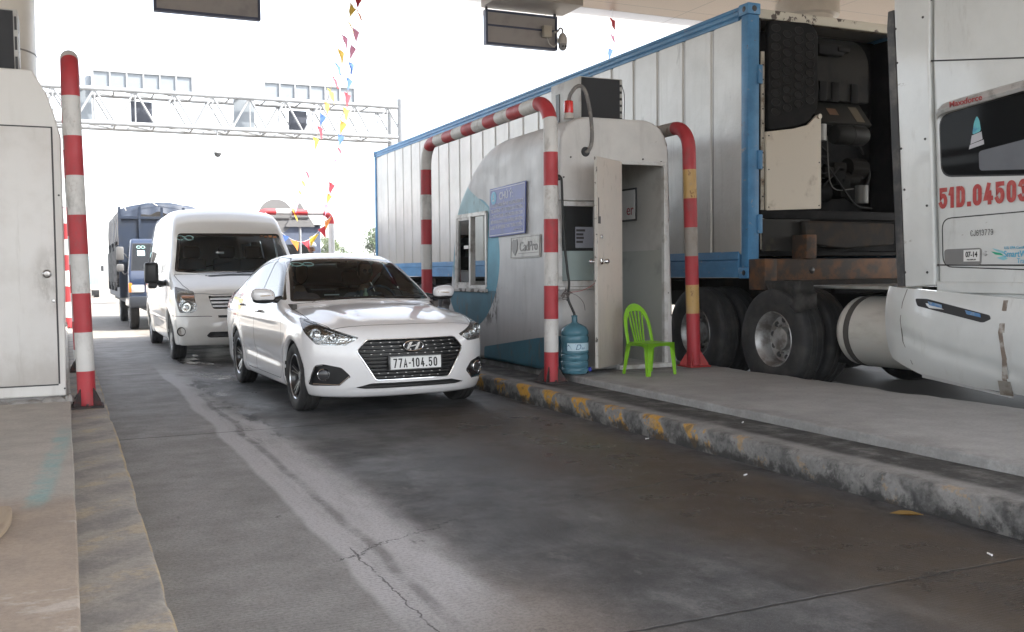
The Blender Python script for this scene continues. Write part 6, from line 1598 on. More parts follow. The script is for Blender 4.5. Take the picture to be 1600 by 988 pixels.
# shallow hat ribs on the left side
g = BM()
for k in range(24):
    y = 8.53+.548*(k+.5)+.548*.0
    if 8.7 < y < 22: prism(g, [(6.6255, y-.25), (6.612, y-.236), (6.612, y+.236), (6.6255, y+.25)], 1.415, 3.885, 'z')
obj('side_rib', g, C_SIDE, con, smooth=0, world=True)
g = BM()
prism(g, [(6.600, 3.885), (6.600, 3.915), (6.616, 3.925), (6.600, 3.945), (6.600, 3.975), (6.618, 3.985), (6.605, 4.0), (6.61, 4.03), (6.72, 4.035), (6.72, 3.885)], 8.6, 22.0, 'y')
prism(g, [(8.95, 3.885), (9.03, 3.885), (9.03, 4.03), (8.95, 4.03)], 8.6, 22.0, 'y'); obj('top_rail', g, C_BLUE, con, smooth=0, world=True, bevel=.004)
g = BM(); prism(g, [(6.598, 1.345), (6.606, 1.43), (6.70, 1.43), (6.70, 1.148), (6.598, 1.148), (6.598, 1.325), (6.612, 1.335)], 8.6, 22.0, 'y'); box2(g, (8.95, 8.6, 1.18), (9.03, 22, 1.43)); obj('bottom_rail', g, C_BLUE, con, smooth=0, world=True, bevel=.004)
g = BM(); box2(g, (6.62, 8.6, 3.97), (9.0, 22.05, 4.02)); obj('roof', g, C_SIDE, con, smooth=0, world=True)
for x0, x1 in ((CX0, CX0+.155), (CX1-.155, CX1)):
    for y0, y1 in ((CY0, CY0+.13), (CY1-.13, CY1)):
        g = BM(); box2(g, (x0+.004, y0+.004, CZ0+.12), (x1-.004, y1-.004, CZ1-.12), bev=.012); 
        if x0 == CX0 and y0 == CY0:
            for z in (1.62, 3.2, 2.3): box2(g, (x1-.03, y0-.012, z), (x1+.03, y0+.02, z+.20), bev=.006)
        obj('corner_post', g, C_BLUE, con, world=True)
        for z0, z1 in ((CZ0, CZ0+.12), (CZ1-.12, CZ1)):
            g = BM(); box2(g, (x0-.006, y0-.006, z0), (x1+.006, y1+.03, z1), bev=.012); cs = obj('corner_casting', g, C_BLUE, con, world=True)
            zc = (z0+z1)/2; g = BM(); lathe(g, [(0, .0012), (.030, .0012), (.032, 0)], ((x0+x1)/2, y0-.006, zc), (0, -1, 0), 16); obj('casting_hole', g, BLACK, cs, smooth=0, world=True); g = BM(); lathe(g, [(0, .0012), (.028, .0012), (.03, 0)], (x0-.006 if x0 == CX0 else x1+.006, (y0+y1)/2, zc), (-1 if x0 == CX0 else 1, 0, 0), 16); obj('casting_hole', g, BLACK, cs, smooth=0, world=True)
g = BM(); box2(g, (6.74, 8.47, 3.90), (8.89, 8.56, 4.0), bev=.01); obj('header_rail', g, mat('header_cream', (.50, .46, .38), .6, col2=(.07, .05, .04), sc=7, lo=.56, hi=.60), con, world=True)
# the cooling unit
g = BM(); box2(g, (6.75, 9.0, 1.4), (8.9, 9.04, 3.92)); box2(g, (6.75, 8.47, 1.4), (6.79, 9.0, 3.9)); box2(g, (8.86, 8.47, 1.4), (8.9, 9.0, 3.9)); box2(g, (6.75, 8.47, 1.38), (8.9, 9.0, 1.42)); obj('recess', g, SOOT, con, smooth=0, world=True)
g = BM(); box2(g, (6.795, 8.46, 1.45), (6.838, 8.50, 3.55), bev=.003); st_ = obj('mounting_strip', g, mat('strip_cream', (.48, .44, .37), .6, col2=(.2, .15, .11), sc=9), con, world=True)
g = BM()
for k in range(13): cyl(g, (6.816, 8.461, 1.55+.155*k), (6.816, 8.4575, 1.55+.155*k), .010, 8)
obj('bolt_hole', g, BLACK, st_, world=True)
fanP = rnd([(6.85, 2.715), (7.20, 2.765), (7.40, 2.83), (7.54, 2.98), (7.54, 3.80), (7.44, 3.90), (6.87, 3.88)], .06)
g = BM(); prism(g, fanP, 8.425, 8.50, 'y'); fg_ = obj('fan_panel', g, SOOT, con, world=True, bevel=.018, bseg=3)
g = BM(); gd = BM()
for r_ in range(11):
    for c_ in range(4):
        x = 6.955+.155*c_+(.0); z = 3.80-.098*r_-(.049 if c_ % 2 else 0)
        if z < 2.86+.05*c_: continue
        rx, rz = .058, .038
        M = Matrix.Translation((x, 8.4245, z)) @ Matrix.Diagonal((rx, 1, rz, 1)); ring = [M @ Vector((math.cos(R(20*k)), 0, math.sin(R(20*k)))) for k in range(18)]
        tube(g, ring, .0055, 6, closed=True)
        vs = [gd.verts.new(q+Vector((0, -.0005, 0))) for q in ring]; gd.faces.new(vs)
obj('vent_rim', g, mat('vent_rim_black', (.012, .012, .013), .4, spec=.3), fg_, world=True); obj('vent_hole', gd, mat('vent_dark', (.004, .004, .004), .9), fg_, smooth=0, world=True)
g = BM(); prism(g, rnd([(6.845, 1.865), (6.835, 2.70), (7.20, 2.75), (7.40, 2.80), (7.52, 2.91), (7.585, 2.93), (7.59, 1.895)], .01), 8.43, 8.46, 'y'); bp = obj('front_cover', g, BEIGE, con, world=True, bevel=.004)
g = BM(); cyl(g, (7.555, 8.43, 2.90), (7.555, 8.41, 2.90), .028, 14); obj('latch', g, mat('latch_steel', (.4, .36, .3), .5, .5), bp, world=True)
g = BM()
for x, z in ((6.87, 1.9), (7.56, 1.93), (7.56, 2.4), (6.87, 2.3), (6.87, 2.66)): cyl(g, (x, 8.43, z), (x, 8.425, z), .008, 8)
obj('screw', g, DARK, bp, world=True)
# curved hood, junction box, compressor parts at the right
g = BM(); n = 12; V = []
for i in range(n+1):
    a = R(90*i/n); y = 8.98-.50*math.sin(a)*1.0; z = 3.36+.54*math.cos(a) if False else 3.90-.42*(1-math.cos(a)); V.append((y, z))
P = [(8.98, 3.90)]+[(8.98-.40*math.sin(R(90*k/8)), 3.48+.42*math.cos(R(90*k/8))) for k in range(9)]+[(8.58, 3.12), (8.98, 3.12)]
prism(g, P, 7.60, 8.42, 'x'); obj('hood', g, mat('hood_dull', (.022, .021, .019), .7, col2=(.010, .010, .010), sc=4, spec=.15), con, world=True, bevel=.01)
for x in (7.68, 7.86, 8.14):
    g = BM(); box2(g, (x, 8.555, 3.10), (x+.10, 8.578, 3.32), bev=.004); obj('bracket', g, SOOT, con, world=True)
M = Matrix.Translation((8.0, 8.62, 2.98)) @ Matrix.Rotation(R(-38), 4, 'X')
g = BM(); box(g, (0, 0, 0), (.78, .05, .34), M=M, bev=.01); bx_ = obj('junction_box', g, mat('box_dull', (.02, .019, .017), .65, spec=.2), con, world=True)
g = BM(); box(g, (-.10, -.028, .0), (.13, .004, .10), M=M); obj('sticker', g, mat('sticker_rust', (.14, .075, .04), .6), bx_, smooth=0, world=True)
g = BM(); box(g, (.24, -.028, -.02), (.12, .004, .24), M=M); obj('sticker', g, mat('sticker_buff', (.12, .10, .07), .6), bx_, smooth=0, world=True)
g = BM(); box2(g, (7.62, 8.50, 3.60), (7.98, 8.60, 3.72), bev=.02); box2(g, (7.88, 8.48, 3.64), (8.05, 8.56, 3.70), bev=.02); obj('hood_handle', g, SOOT, con, world=True)
g = BM(); cyl(g, (7.70, 8.58, 2.66), (7.70, 8.58, 2.84), .075, 24); obj('filter_can', g, mat('can_pale', (.30, .30, .29), .4), con, world=True)
g = BM(); lathe(g, [(0, 0), (.10, 0), (.115, .02), (.115, .22), (.12, .225), (.12, .25), (.115, .255), (.115, .42), (.09, .46), (0, .46)], (7.88, 8.56, 2.74), (1, 0, 0), 26); obj('receiver_tank', g, mat('tank_dull', (.016, .016, .015), .6, spec=.2), con, world=True)
g = BM(); lathe(g, [(0, 0), (.075, 0), (.075, .2), (0, .2)], (8.32, 8.58, 1.98), (0, 0, 1), 20); obj('filter_can', g, mat('can_grey', (.10, .10, .095), .5), con, world=True)
rs = random.Random(12); PIPE = mat('pipe_dark', (.010, .010, .010), .6, spec=.2); 
for k in range(9):
    g = BM(); x = rs.uniform(7.62, 8.4); z = rs.uniform(1.95, 2.6); q = Vector((x, 8.62+rs.uniform(-.04, .1), z)); P = [q]
    for j in range(4): q = q+Vector((rs.uniform(-.28, .28), rs.uniform(-.04, .04), rs.uniform(-.28, .28))); q.x = min(8.5, max(7.6, q.x)); q.z = min(2.9, max(1.92, q.z)); P.append(q)
    tube(g, crom(P, 6), rs.choice((.008, .012, .02)), 8); obj('pipe', g, PIPE, con, world=True)
for k in range(8):
    g = BM(); x = rs.uniform(7.66, 8.42); z = rs.uniform(1.95, 2.5)
    if k % 2: box(g, (x, 8.74, z), (rs.uniform(.12, .3), .2, rs.uniform(.1, .3)), bev=.02)
    else: cyl(g, (x-.12, 8.72, z), (x+.12, 8.72, z), rs.uniform(.06, .12), 18)
    obj('machine_part', g, mat('machinery_%d' % k, rs.choice(((.006, .006, .0055), (.010, .009, .008), (.005, .005, .005))), .8, spec=.1), con, world=True)
g = BM(); tube(g, crom([(7.80, 8.57, 2.72), (7.80, 8.55, 2.4), (7.84, 8.56, 2.2), (7.95, 8.57, 2.12), (8.2, 8.58, 2.14)], 6), .006, 6); obj('pipe', g, mat('cable_pale', (.12, .12, .11), .5), con, world=True)
g = BM(); box2(g, (6.76, 8.44, 1.78), (8.9, 8.52, 1.87), bev=.004); obj('cross_beam', g, SOOT, con, world=True)
g = BM(); box2(g, (6.80, 8.445, 1.43), (7.45, 8.48, 1.775), bev=.004); box2(g, (7.45, 8.52, 1.43), (8.86, 8.56, 1.775), mi=1); obj('lower_panel', g, [mat('lower_grey', (.030, .029, .027), .65, col2=(.08, .07, .052), sc=3, lo=.56, hi=.7, spec=.2), SOOT], con, world=True)
g = BM(); prism(g, [(7.28, 1.76), (7.32, 1.5), (7.9, 1.45), (8.6, 1.5), (8.6, 1.74)], 8.36, 8.44, 'y'); obj('drip_tray', g, DK_RUST, con, world=True, bevel=.02)
# ---- chassis under the container
cha = thing('trailer_chassis', 'orange and black skeletal trailer carrying the long container', 'trailer', (7.8, 12, 0))
g = BM()
for x in (7.25, 8.25): box2(g, (x, 8.35, .78), (x+.13, 22.0, 1.12))
for y in (10.5, 12.5, 14.5, 16.5, 18.5, 20.5, 21.9): box2(g, (6.75, y, .98), (8.9, y+.12, 1.10))
obj('frame', g, DK_RUST, cha, smooth=0, world=True)
g = BM(); box2(g, (6.9, 7.95, .99), (8.95, 8.21, 1.12)); box2(g, (6.9, 8.0, .72), (8.9, 8.06, .99)); obj('gap_fill_plate', g, DK_RUST, cha, smooth=0, world=True)  # dark plates added to close the bright gap between bolster and deck
g = BM(); box2(g, (6.62, 8.22, 1.105), (9.0, 8.40, 1.345), bev=.01); box2(g, (6.60, 8.16, 1.02), (6.76, 8.42, 1.345), bev=.008); box2(g, (7.16, 8.17, 1.345), (7.30, 8.40, 1.60), bev=.008); obj('bolster', g, ORANGE, cha, world=True)
g = BM(); lathe(g, [(0, .004), (.035, .004), (.037, 0)], (7.28, 8.219, 1.22), (0, -1, 0), 16); obj('bolster_hole', g, BLACK, cha, smooth=0, world=True)
g = BM(); box2(g, (6.62, 21.9, .95), (9.0, 22.1, 1.13)); box2(g, (6.8, 22.12, .9), (8.8, 22.16, 1.05)); box2(g, (7.0, 13.4, .35), (7.15, 13.55, 1.0)); box2(g, (8.5, 13.4, .35), (8.65, 13.55, 1.0)); obj('rear_beam', g, ORANGE, cha, world=True)
for y in (17.6, 18.95, 20.3):
    for s, x in ((-1, 6.76), (1, 8.87)):
        w_ = add_wheel(cha, Matrix.Translation((0,0,0)) @ (INV[cha.name] @ Vector((x, y, .51))), s, .51, .27, .285, 'truck_dish')
    for x in (7.08, 8.55):
        e = [c for c in cha.children if c.name.startswith('wheel')][-1]
        c_ = e.copy(); COL.objects.link(c_); c_.location = INV[cha.name] @ Vector((x, y, .51)); c_.parent = cha
        for d in e.children: k_ = d.copy(); COL.objects.link(k_); k_.parent = c_
# ---- tractor unit
def tractor_paint():
    t = NT('tractor_white'); X, Y, Z = t.xyz(); n = t.noise(1.8, 7, .62); st = t.noise(6, 8, .68, t.map((1, 1.4, .35))); f = t.noise(30, 6, .7)
    c = t.mix(t.mr(n, .3, .7), (.66, .68, .675), (.58, .60, .595)); c = t.mix(t.mul(t.mr(st, .56, .74), .35), c, (.34, .33, .31))
    c = t.mix(t.mul(t.mr(t.noise(5, 9, .74, t.map((1, .6, 2), (2, 1, 4))), .645, .68), .55), c, (.20, .17, .14))
    low = t.mul(t.mr(t.add(Z, t.mul(t.sub(n, .5), .4)), .55, .25), .4); c = t.mix(low, c, (.25, .23, .21))
    t.set(c, .35, 0, t.bump(n, .05, .03)); t.set(**{'Coat Weight': .8, 'Coat Roughness': .08}); return t.m
TW = tractor_paint(); RIDGE = mat('seam_dark', (.03, .03, .03), .6)
trk = thing('tractor_unit', 'white long haul tractor unit with red number on its sleeper side, cut by right edge', 'truck', (7.75, 5, 0))
XS = 6.50; XR = 9.0
def sheetmetal(name, poly, x0, x1, m=TW, bev=.02, parent=trk, seg=3): 
    g = BM(); prism(g, poly, x0, x1, 'x'); return obj(name, g, m, parent, world=True, bevel=bev, bseg=seg)
def seam(g, p, q, w=.008, x=None, t_=.003):
    x = XS if x is None else x; p = Vector(p); q = Vector(q); d = (q-p).normalized(); n = Vector((-d.y, d.x))*w/2
    prism(g, [(p+n)[:], (q+n)[:], (q-n)[:], (p-n)[:]], x-t_, x+.002, 'x')
sheetmetal('sleeper', [(5.86, 1.12), (5.945, 2.9), (5.95, 4.05), (5.4, 4.18), (3.9, 4.02), (2.9, 3.1), (2.75, 2.4), (2.45, 1.75), (2.45, .95), (5.84, .95)], XS, XR, bev=.05)
sheetmetal('side_fairing', [(6.19, 1.07), (6.335, 3.45), (6.34, 4.1), (5.958, 4.1), (5.955, 2.95), (5.87, 1.09)], XS-.012, XS+.06, bev=.018)
sheetmetal('side_fairing', [(6.19, 1.07), (6.335, 3.45), (6.34, 4.1), (5.958, 4.1), (5.955, 2.95), (5.87, 1.09)], XR-.06, XR+.012, bev=.018)
for x in (XS+.0, XR-.05):
    g = BM(); prism(g, [(6.20, 1.08), (6.345, 3.44), (6.41, 3.44), (6.42, 3.3), (6.28, 1.08)], x-.004, x+.05, 'x'); obj('rubber_extender', g, mat('extender_rubber', (.05, .052, .056), .6, col2=(.13, .125, .12), sc=5), trk, world=True, bevel=.008)
g = BM(); seam(g, (5.944, 2.93), (4.0, 2.60), .012); seam(g, (5.952, 3.42), (4.4, 3.52), .006); seam(g, (5.86, 1.26), (3.2, 1.23), .012); obj('panel_seam', g, RIDGE, trk, smooth=0, world=True)
g = BM()
for y, z in ((6.31, 3.27), (6.24, 2.25), (6.20, 1.9), (6.185, 1.2), (5.985, 2.3), (5.96, 1.75), (5.95, 1.2), (6.02, 3.3), (6.29, 2.98)): lathe(g, [(0, .008), (.009, .006), (.011, 0)], (XS-.012, y, z), (-1, 0, 0), 10)
obj('bolt', g, DARK, trk, world=True)
# sleeper window
wP = rnd([(5.845, 2.46), (5.815, 1.985), (4.72, 1.90), (4.68, 2.50), (4.74, 2.56)], .10, 6)
g = BM(); prism(g, wP, XS-.004, XS+.002, 'x'); wn = obj('sleeper_window', g, mat('window_black', (.010, .011, .012), .05, spec=.06), trk, smooth=30, world=True)
g = BM(); prism(g, rnd([(5.858, 2.47), (5.828, 1.972), (4.705, 1.888), (4.665, 2.51), (4.73, 2.575)], .105, 6), XS-.002, XS+.001, 'x'); obj('rubber_seal', g, TRIM, wn, smooth=30, world=True)
def vis(t_):                                                    # bright metal visor along the window's upper edge
    return t_
top = [(5.858, 2.445), (5.84, 2.50), (5.78, 2.535), (5.6, 2.55), (5.3, 2.573), (5.0, 2.592), (4.80, 2.60), (4.73, 2.57)]
g = BM(); prof = [(0, .035), (-.05, .012), (-.062, -.03), (-.045, -.055), (-.038, -.05), (-.05, -.026), (-.04, .0), (0, .015)]
rg = []
for i, (y, z) in enumerate(top): 
    k = .35 if i in (0, len(top)-1) else (.8 if i in (1, len(top)-2) else 1)
    rg.append([g.verts.new((XS-.002+a*k, y, z+b*k)) for a, b in prof])
for i in range(len(rg)-1):
    for k in range(len(prof)): g.faces.new((rg[i][k], rg[i][(k+1) % 8], rg[i+1][(k+1) % 8], rg[i+1][k]))
g.faces.new(rg[0]); g.faces.new(rg[-1]); bmesh.ops.recalc_face_normals(g, faces=g.faces[:]); vsr = obj('visor', g, mat('visor_chrome', (.66, .66, .66), .3, .45, col2=(.42, .42, .42), sc=12), wn, smooth=50, world=True)
def side_text(s, size, y, z, x=XS-.003, align='LEFT', tilt=0., **k):
    return text_mesh(s, size, plane_M((x, y, z), (0, -1, tilt), (0, 0, 1)), .0012, align, **k)
obj('lettering', side_text('Maxxforce', .062, 5.70, 2.528, XS-.066, tilt=.045, bold=.001, sx=1.15), mat('visor_red', (.40, .05, .05), .5), vsr, smooth=0, world=True)
g = BM()                                                        # plain decal: a pale teal upright shape on a grey plinth
def yz(P, m, dx=.0045): prism(g, P, XS-.004-dx*.2, XS-.0035, 'x', mi=m)
yz([(5.56, 2.165), (5.42, 2.19), (5.425, 2.225), (5.55, 2.20)], 0); yz([(5.545, 2.205), (5.435, 2.23), (5.445, 2.29), (5.535, 2.27)], 0); yz(rnd([(5.53, 2.275), (5.45, 2.295), (5.465, 2.38), (5.49, 2.42), (5.515, 2.37)], .02), 1)
obj('window_decal', g, [mat('decal_grey', (.50, .50, .54), .5), mat('decal_teal', (.12, .48, .52), .5, col2=(.05, .25, .42), sc=20)], wn, smooth=0, world=True)
g = BM(); prism(g, rnd([(5.47, 2.14), (5.46, 1.99), (4.78, 1.94), (4.76, 2.20), (5.0, 2.19)], .03), XS-.0046, XS-.0042, 'x'); obj('painted_reflection', g, mat('painted_reflection_grey', (.16, .17, .19), .2, spec=.1), wn, smooth=0, world=True)  # grey reflection at the window's lower right, painted as a flat panel
RED_N = mat('number_red', (.42, .045, .045), .5, col2=(.50, .12, .10), sc=14)
obj('number', stroke_text('51D.04503', .168, .084, .0345, plane_M((XS-.0035, 5.845, 1.715), (0, -1, .012), (0, 0, 1)), .0175), RED_N, trk, smooth=0, world=True)
# locker door with rounded corners
g = BM(); L_ = rnd([(5.815, 1.635), (5.80, 1.245), (4.55, 1.20), (4.55, 1.66)], .09, 6)
for i in range(len(L_)):
    a, b = L_[i], L_[(i+1) % len(L_)]
    if math.hypot(a[0]-b[0], a[1]-b[1]) > 1e-4: seam(g, a, b, .009, t_=.002)
lk = obj('locker_gap', g, RIDGE, trk, smooth=0, world=True)
obj('serial_number', stroke_text('CJ613779', .046, .021, .0046, plane_M((XS-.0035, 5.535, 1.483), (0, -1, .02), (0, 0, 1)), .007), PLATE_K, trk, smooth=0, world=True)
g = BM(); prism(g, rnd([(5.785, 1.385), (5.78, 1.265), (5.435, 1.255), (5.43, 1.39)], .03), XS-.008, XS, 'x'); dp = obj('data_plate', g, mat('plate_mid_grey', (.20, .20, .20), .4), trk, world=True)
g = BM(); prism(g, [(5.595, 1.375), (5.595, 1.285), (5.445, 1.285), (5.445, 1.378)], XS-.0095, XS-.0081, 'x'); st2 = obj('sticker', g, WHITE, dp, smooth=0, world=True)
g = side_text('07-14', .06, 5.52, 1.338, XS-.0105, 'CENTER', bold=.0012, sx=.8); merge(g, side_text('MAXIMUM', .018, 5.52, 1.298, XS-.0105, 'CENTER')); obj('lettering', g, PLATE_K, st2, smooth=0, world=True)
g = BM(); lathe(g, [(0, .010), (.016, .008), (.020, 0)], (XS, 5.40, 1.345), (-1, 0, 0), 14); obj('lock', g, STEEL, trk, world=True)
g = BM(); prism(g, rnd([(5.35, 1.36), (5.26, 1.345), (5.235, 1.325), (5.31, 1.335)], .01), XS-.0015, XS, 'x', mi=0); prism(g, rnd([(5.34, 1.385), (5.24, 1.36), (5.22, 1.335), (5.30, 1.36)], .01), XS-.002, XS-.0016, 'x', mi=1); prism(g, [(5.30, 1.31), (5.23, 1.325), (5.20, 1.30), (5.24, 1.29)], XS-.0015, XS, 'x', mi=1)
obj('leaf_logo', g, [mat('logo_green', (.02, .38, .22), .5), mat('logo_pale', (.25, .55, .62), .5)], trk, smooth=0, world=True)
SB2 = mat('logo_blue', (.10, .42, .62), .5)
g = side_text('SmartWay', .068, 5.235, 1.335, bold=.0008, sx=.85); merge(g, side_text('U.S. EPA Certified', .030, 5.23, 1.383, sx=.9)); merge(g, side_text('Tractor', .055, 5.12, 1.283, sx=.85)); obj('lettering', g, SB2, trk, smooth=0, world=True)
# skirt: lower bulged fairing with step slot
def skirt_f():
    g = BM(); nY, nZ = 40, 18; V = []
    for i in range(nY+1):
        u = i/nY; y = 6.385-3.2*u; row = []
        for j in range(nZ+1):
            v = j/nZ; zt = 1.085-.055*min(1, u*2.4)-.06*u; zb = .50-.16*min(1, u*6)**.8-.06*min(1, u*2.2)
            z = zt+(zb-zt)*v; x = XS-.05-.09*math.sin(math.pi*min(1, .15+v*.85))*min(1, .35+u*4)+.05*(1-min(1, u*9))**2
            x += .022*math.exp(-((v-.62-.25*min(1, u*2.5)+.1)/.05)**2)*min(1, u*8)*(u < .45)
            y2 = y-.10*math.sin(math.pi*v)*0+ (0 if u > .02 else -.03*(abs(2*v-1)**3))
            row.append(g.verts.new((x, y2, z)))
        V.append(row)
    for i in range(nY):
        for j in range(nZ): g.faces.new((V[i][j], V[i][j+1], V[i+1][j+1], V[i+1][j]))
    ret = bmesh.ops.extrude_face_region(g, geom=g.faces[:]); bmesh.ops.translate(g, verts=[v for v in ret['geom'] if isinstance(v, bmesh.types.BMVert)], vec=(.05, 0, 0)); bmesh.ops.recalc_face_normals(g, faces=g.faces[:])
    return g
sk = obj('side_skirt', skirt_f(), TW, trk, smooth=50, world=True)
def skx(y, z):
    u = (6.385-y)/3.2; zt = 1.085-.055*min(1, u*2.4)-.06*u; zb = .50-.16*min(1, u*6)**.8-.06*min(1, u*2.2); v = (zt-z)/(zt-zb)
    return XS-.05-.09*math.sin(math.pi*min(1, .15+v*.85))*min(1, .35+u*4)+.05*(1-min(1, u*9))**2
def on_skirt(P, off, th, mi, g):
    A = [g.verts.new((skx(y, z)-off, y, z)) for y, z in P]; B = [g.verts.new((skx(y, z)-off+th, y, z)) for y, z in P]; n = len(P)
    fs = [g.faces.new(A), g.faces.new(B[::-1])]+[g.faces.new((A[i], B[i], B[(i+1) % n], A[(i+1) % n])) for i in range(n)]
    for f in fs: f.material_index = mi
    bmesh.ops.recalc_face_normals(g, faces=fs)
g = BM(); on_skirt(rnd([(5.985, .985), (5.95, .925), (5.30, .815), (5.235, .845), (5.25, .875), (5.86, .985)], .02), .006, .012, 0, g); stp = obj('step_slot', g, mat('slot_black', (.02, .02, .022), .5), sk, world=True)
g = BM()
for y0 in (5.84, 5.47): on_skirt([(y0, .965-(5.84-y0)*.16), (y0-.14, .942-(5.84-y0)*.16), (y0-.15, .915-(5.84-y0)*.16), (y0-.02, .935-(5.84-y0)*.16)], .011, .004, 0, g)
obj('step_pad', g, mat('pad_blue', (.07, .20, .42), .4, col2=(.25, .33, .42), sc=30), stp, smooth=0, world=True)
g = BM(); P = [(6.10, 1.06), (6.135, .95), (6.15, .80), (6.13, .62), (6.05, .43)]
for i in range(4): on_skirt([P[i], P[i+1], (P[i+1][0]-.008, P[i+1][1]), (P[i][0]-.008, P[i][1])], .002, .004, 0, g)
obj('skirt_seam', g, mat('seam_grey', (.18, .17, .16), .6), sk, smooth=0, world=True)
g = BM(); P = [(5.15, .99), (5.16, .75), (5.135, .55), (5.165, .40), (5.15, .30)]
for i in range(4): on_skirt([P[i], P[i+1], (P[i+1][0]-.05+.012*(i % 2), P[i+1][1]), (P[i][0]-.035, P[i][1])], .006, .008, 0, g)
on_skirt([(5.20, .38), (5.20, .27), (5.09, .27), (5.10, .38)], .014, .012, 1, g)
obj('torn_edge', g, [mat('torn_brown', (.20, .16, .13), .7, col2=(.45, .43, .40), sc=12), mat('hinge_grey', (.3, .28, .25), .6, .4, col2=(.15, .11, .08), sc=9)], sk, smooth=0, world=True)
g = BM(); box2(g, (XS-.02, 4.0, 1.03), (XS+.05, 5.85, 1.125)); obj('rocker_panel', g, TW, trk, world=True, bevel=.012)
g = BM(); prism(g, [(5.95, .36), (5.1, .27), (5.1, .255), (5.95, .33)], XS-.06, XS-.04, 'x'); obj('lower_strip', g, mat('strip_alu', (.5, .5, .5), .4, .6), trk, world=True)
# fuel tank, deck, frame, wheels
g = BM(); lathe(g, [(0, 0), (.20, .004), (.29, .03), (.325, .08), (.33, .12), (.33, 1.4), (.0, 1.42)], (6.94, 7.20, .645), (0, -1, 0), 40); tk = obj('fuel_tank', g, mat('tank_alu', (.66, .65, .61), .45, .35, col2=(.42, .40, .36), sc=4, stretch=(1, .3, 1)), trk, world=True)
g = BM(); lathe(g, [(0, 0), (.29, .03), (.33, .12), (.33, 1.4), (.0, 1.42)], (8.58, 7.20, .645), (0, -1, 0), 32); obj('fuel_tank', g, ALU, trk, world=True)
g = BM(); prism(g, [(6.3, 1.05), (6.3, .45), (2.6, .30), (2.6, 1.0)], XR-.03, XR+.02, 'x'); obj('side_skirt', g, TW, trk, world=True, bevel=.01)
g = BM(); lathe(g, [(.331, .16), (.337, .162), (.337, .225), (.331, .227)], (6.94, 7.20, .645), (0, -1, 0), 40); obj('strap', g, mat('strap_dark', (.07, .065, .06), .6), tk, world=True)
g = BM(); lathe(g, [(0, .03), (.04, .03), (.045, 0)], (6.80, 6.52, .935), (-.35, 0, 1), 16); obj('filler_cap', g, CHROME, tk, world=True)
g = BM(); box2(g, (6.70, 6.2, 1.045), (8.8, 7.6, 1.075)); obj('deck_plate', g, ALU, trk, world=True, bevel=.004)
g = BM()
for x in (7.28, 8.12): box2(g, (x, 1.0, .72), (x+.10, 10.3, .98))
box2(g, (7.3, 7.9, .98), (8.2, 8.9, 1.04)); box2(g, (7.0, 6.3, .30), (8.4, 7.6, .7)); box2(g, (6.95, 2.7, .27), (8.6, 6.3, .95)); box2(g, (7.0, 6.0, 1.0), (8.6, 6.3, 1.6)); obj('frame', g, SOOT, trk, world=True)  # the big low dark boxes are added to block the bright view beneath
for y in (8.0, 9.36):
    for x, s, k in ((6.695, -1, 'truck_dish'), (8.80, 1, 'truck_dish')): add_wheel(trk, INV[trk.name] @ Vector((x, y, .52)), s, .52, .275, .285, k)
    for x, s in ((7.02, -1), (8.48, 1)):
        e = bpy.data.objects.new('wheel', None); link(e, trk); e.location = INV[trk.name] @ Vector((x, y, .52)); obj('tyre', tyre_bm(.52, .275, .285), RUBBER, e, smooth=45)
    g = BM(); cyl(g, (6.9, y, .52), (8.6, y, .52), .09, 16); obj('axle', g, SOOT, trk, world=True)
for x, s in ((6.72, -1), (8.78, 1)): add_wheel(trk, INV[trk.name] @ Vector((x, 2.0, .52)), s, .52, .29, .285, 'truck_hub')
g = BM(); nx, ny = 14, 12; V = []
for i in range(nx+1):
    row = []
    for j in range(ny+1):
        u = i/nx; v = j/ny; y = 8.14-.72*u-.18*v*(1-u*.3); z = 1.12-.30*v*(1-.25*abs(2*u-1))-.03*u*v; w = .03*NZ.noise(Vector((u*3, v*3, 1)))+.018*NZ.noise(Vector((u*8, v*7, 5)))
        row.append(g.verts.new((6.585+w-.03*v+.02*math.sin(u*6), y, z+w*.5)))
    V.append(row)
for i in range(nx):
    for j in range(ny): g.faces.new((V[i][j], V[i][j+1], V[i+1][j+1], V[i+1][j]))
bmesh.ops.solidify(g, geom=g.faces[:], thickness=.008); obj('mud_flap', g, mat('flap_rubber', (.055, .054, .052), .7, col2=(.13, .125, .12), sc=4), trk, smooth=60, world=True)
# nose (only seen from other positions): hood, windscreen, grille, bumper
sheetmetal('hood', [(2.46, .98), (2.46, 1.72), (2.2, 1.78), (.9, 1.55), (.72, 1.3), (.70, .98)], XS+.18, XR-.18, bev=.08)
sheetmetal('bumper', [(1.15, .30), (1.15, .90), (.66, .90), (.62, .34)], XS+.02, XR-.02, bev=.06)
g = BM(); quad(g, [(XS+.16, 2.50, 1.84), (XR-.16, 2.50, 1.84), (XR-.2, 2.745, 2.44), (XS+.2, 2.745, 2.44)]); bmesh.ops.translate(g, verts=g.verts[:], vec=(0, -.02, .008)); obj('windscreen', g, GLOSSB, trk, smooth=0, world=True)
g = BM(); box2(g, (7.3, .69, 1.0), (8.2, .705, 1.42)); obj('grille', g, CHROME, trk, world=True)
g = BM(); prism(g, rnd([(3.9, 2.45), (3.85, 1.75), (2.8, 1.75), (2.95, 2.45)], .08), XS-.003, XS+.002, 'x'); obj('door_window', g, GLOSSB, trk, smooth=0, world=True)
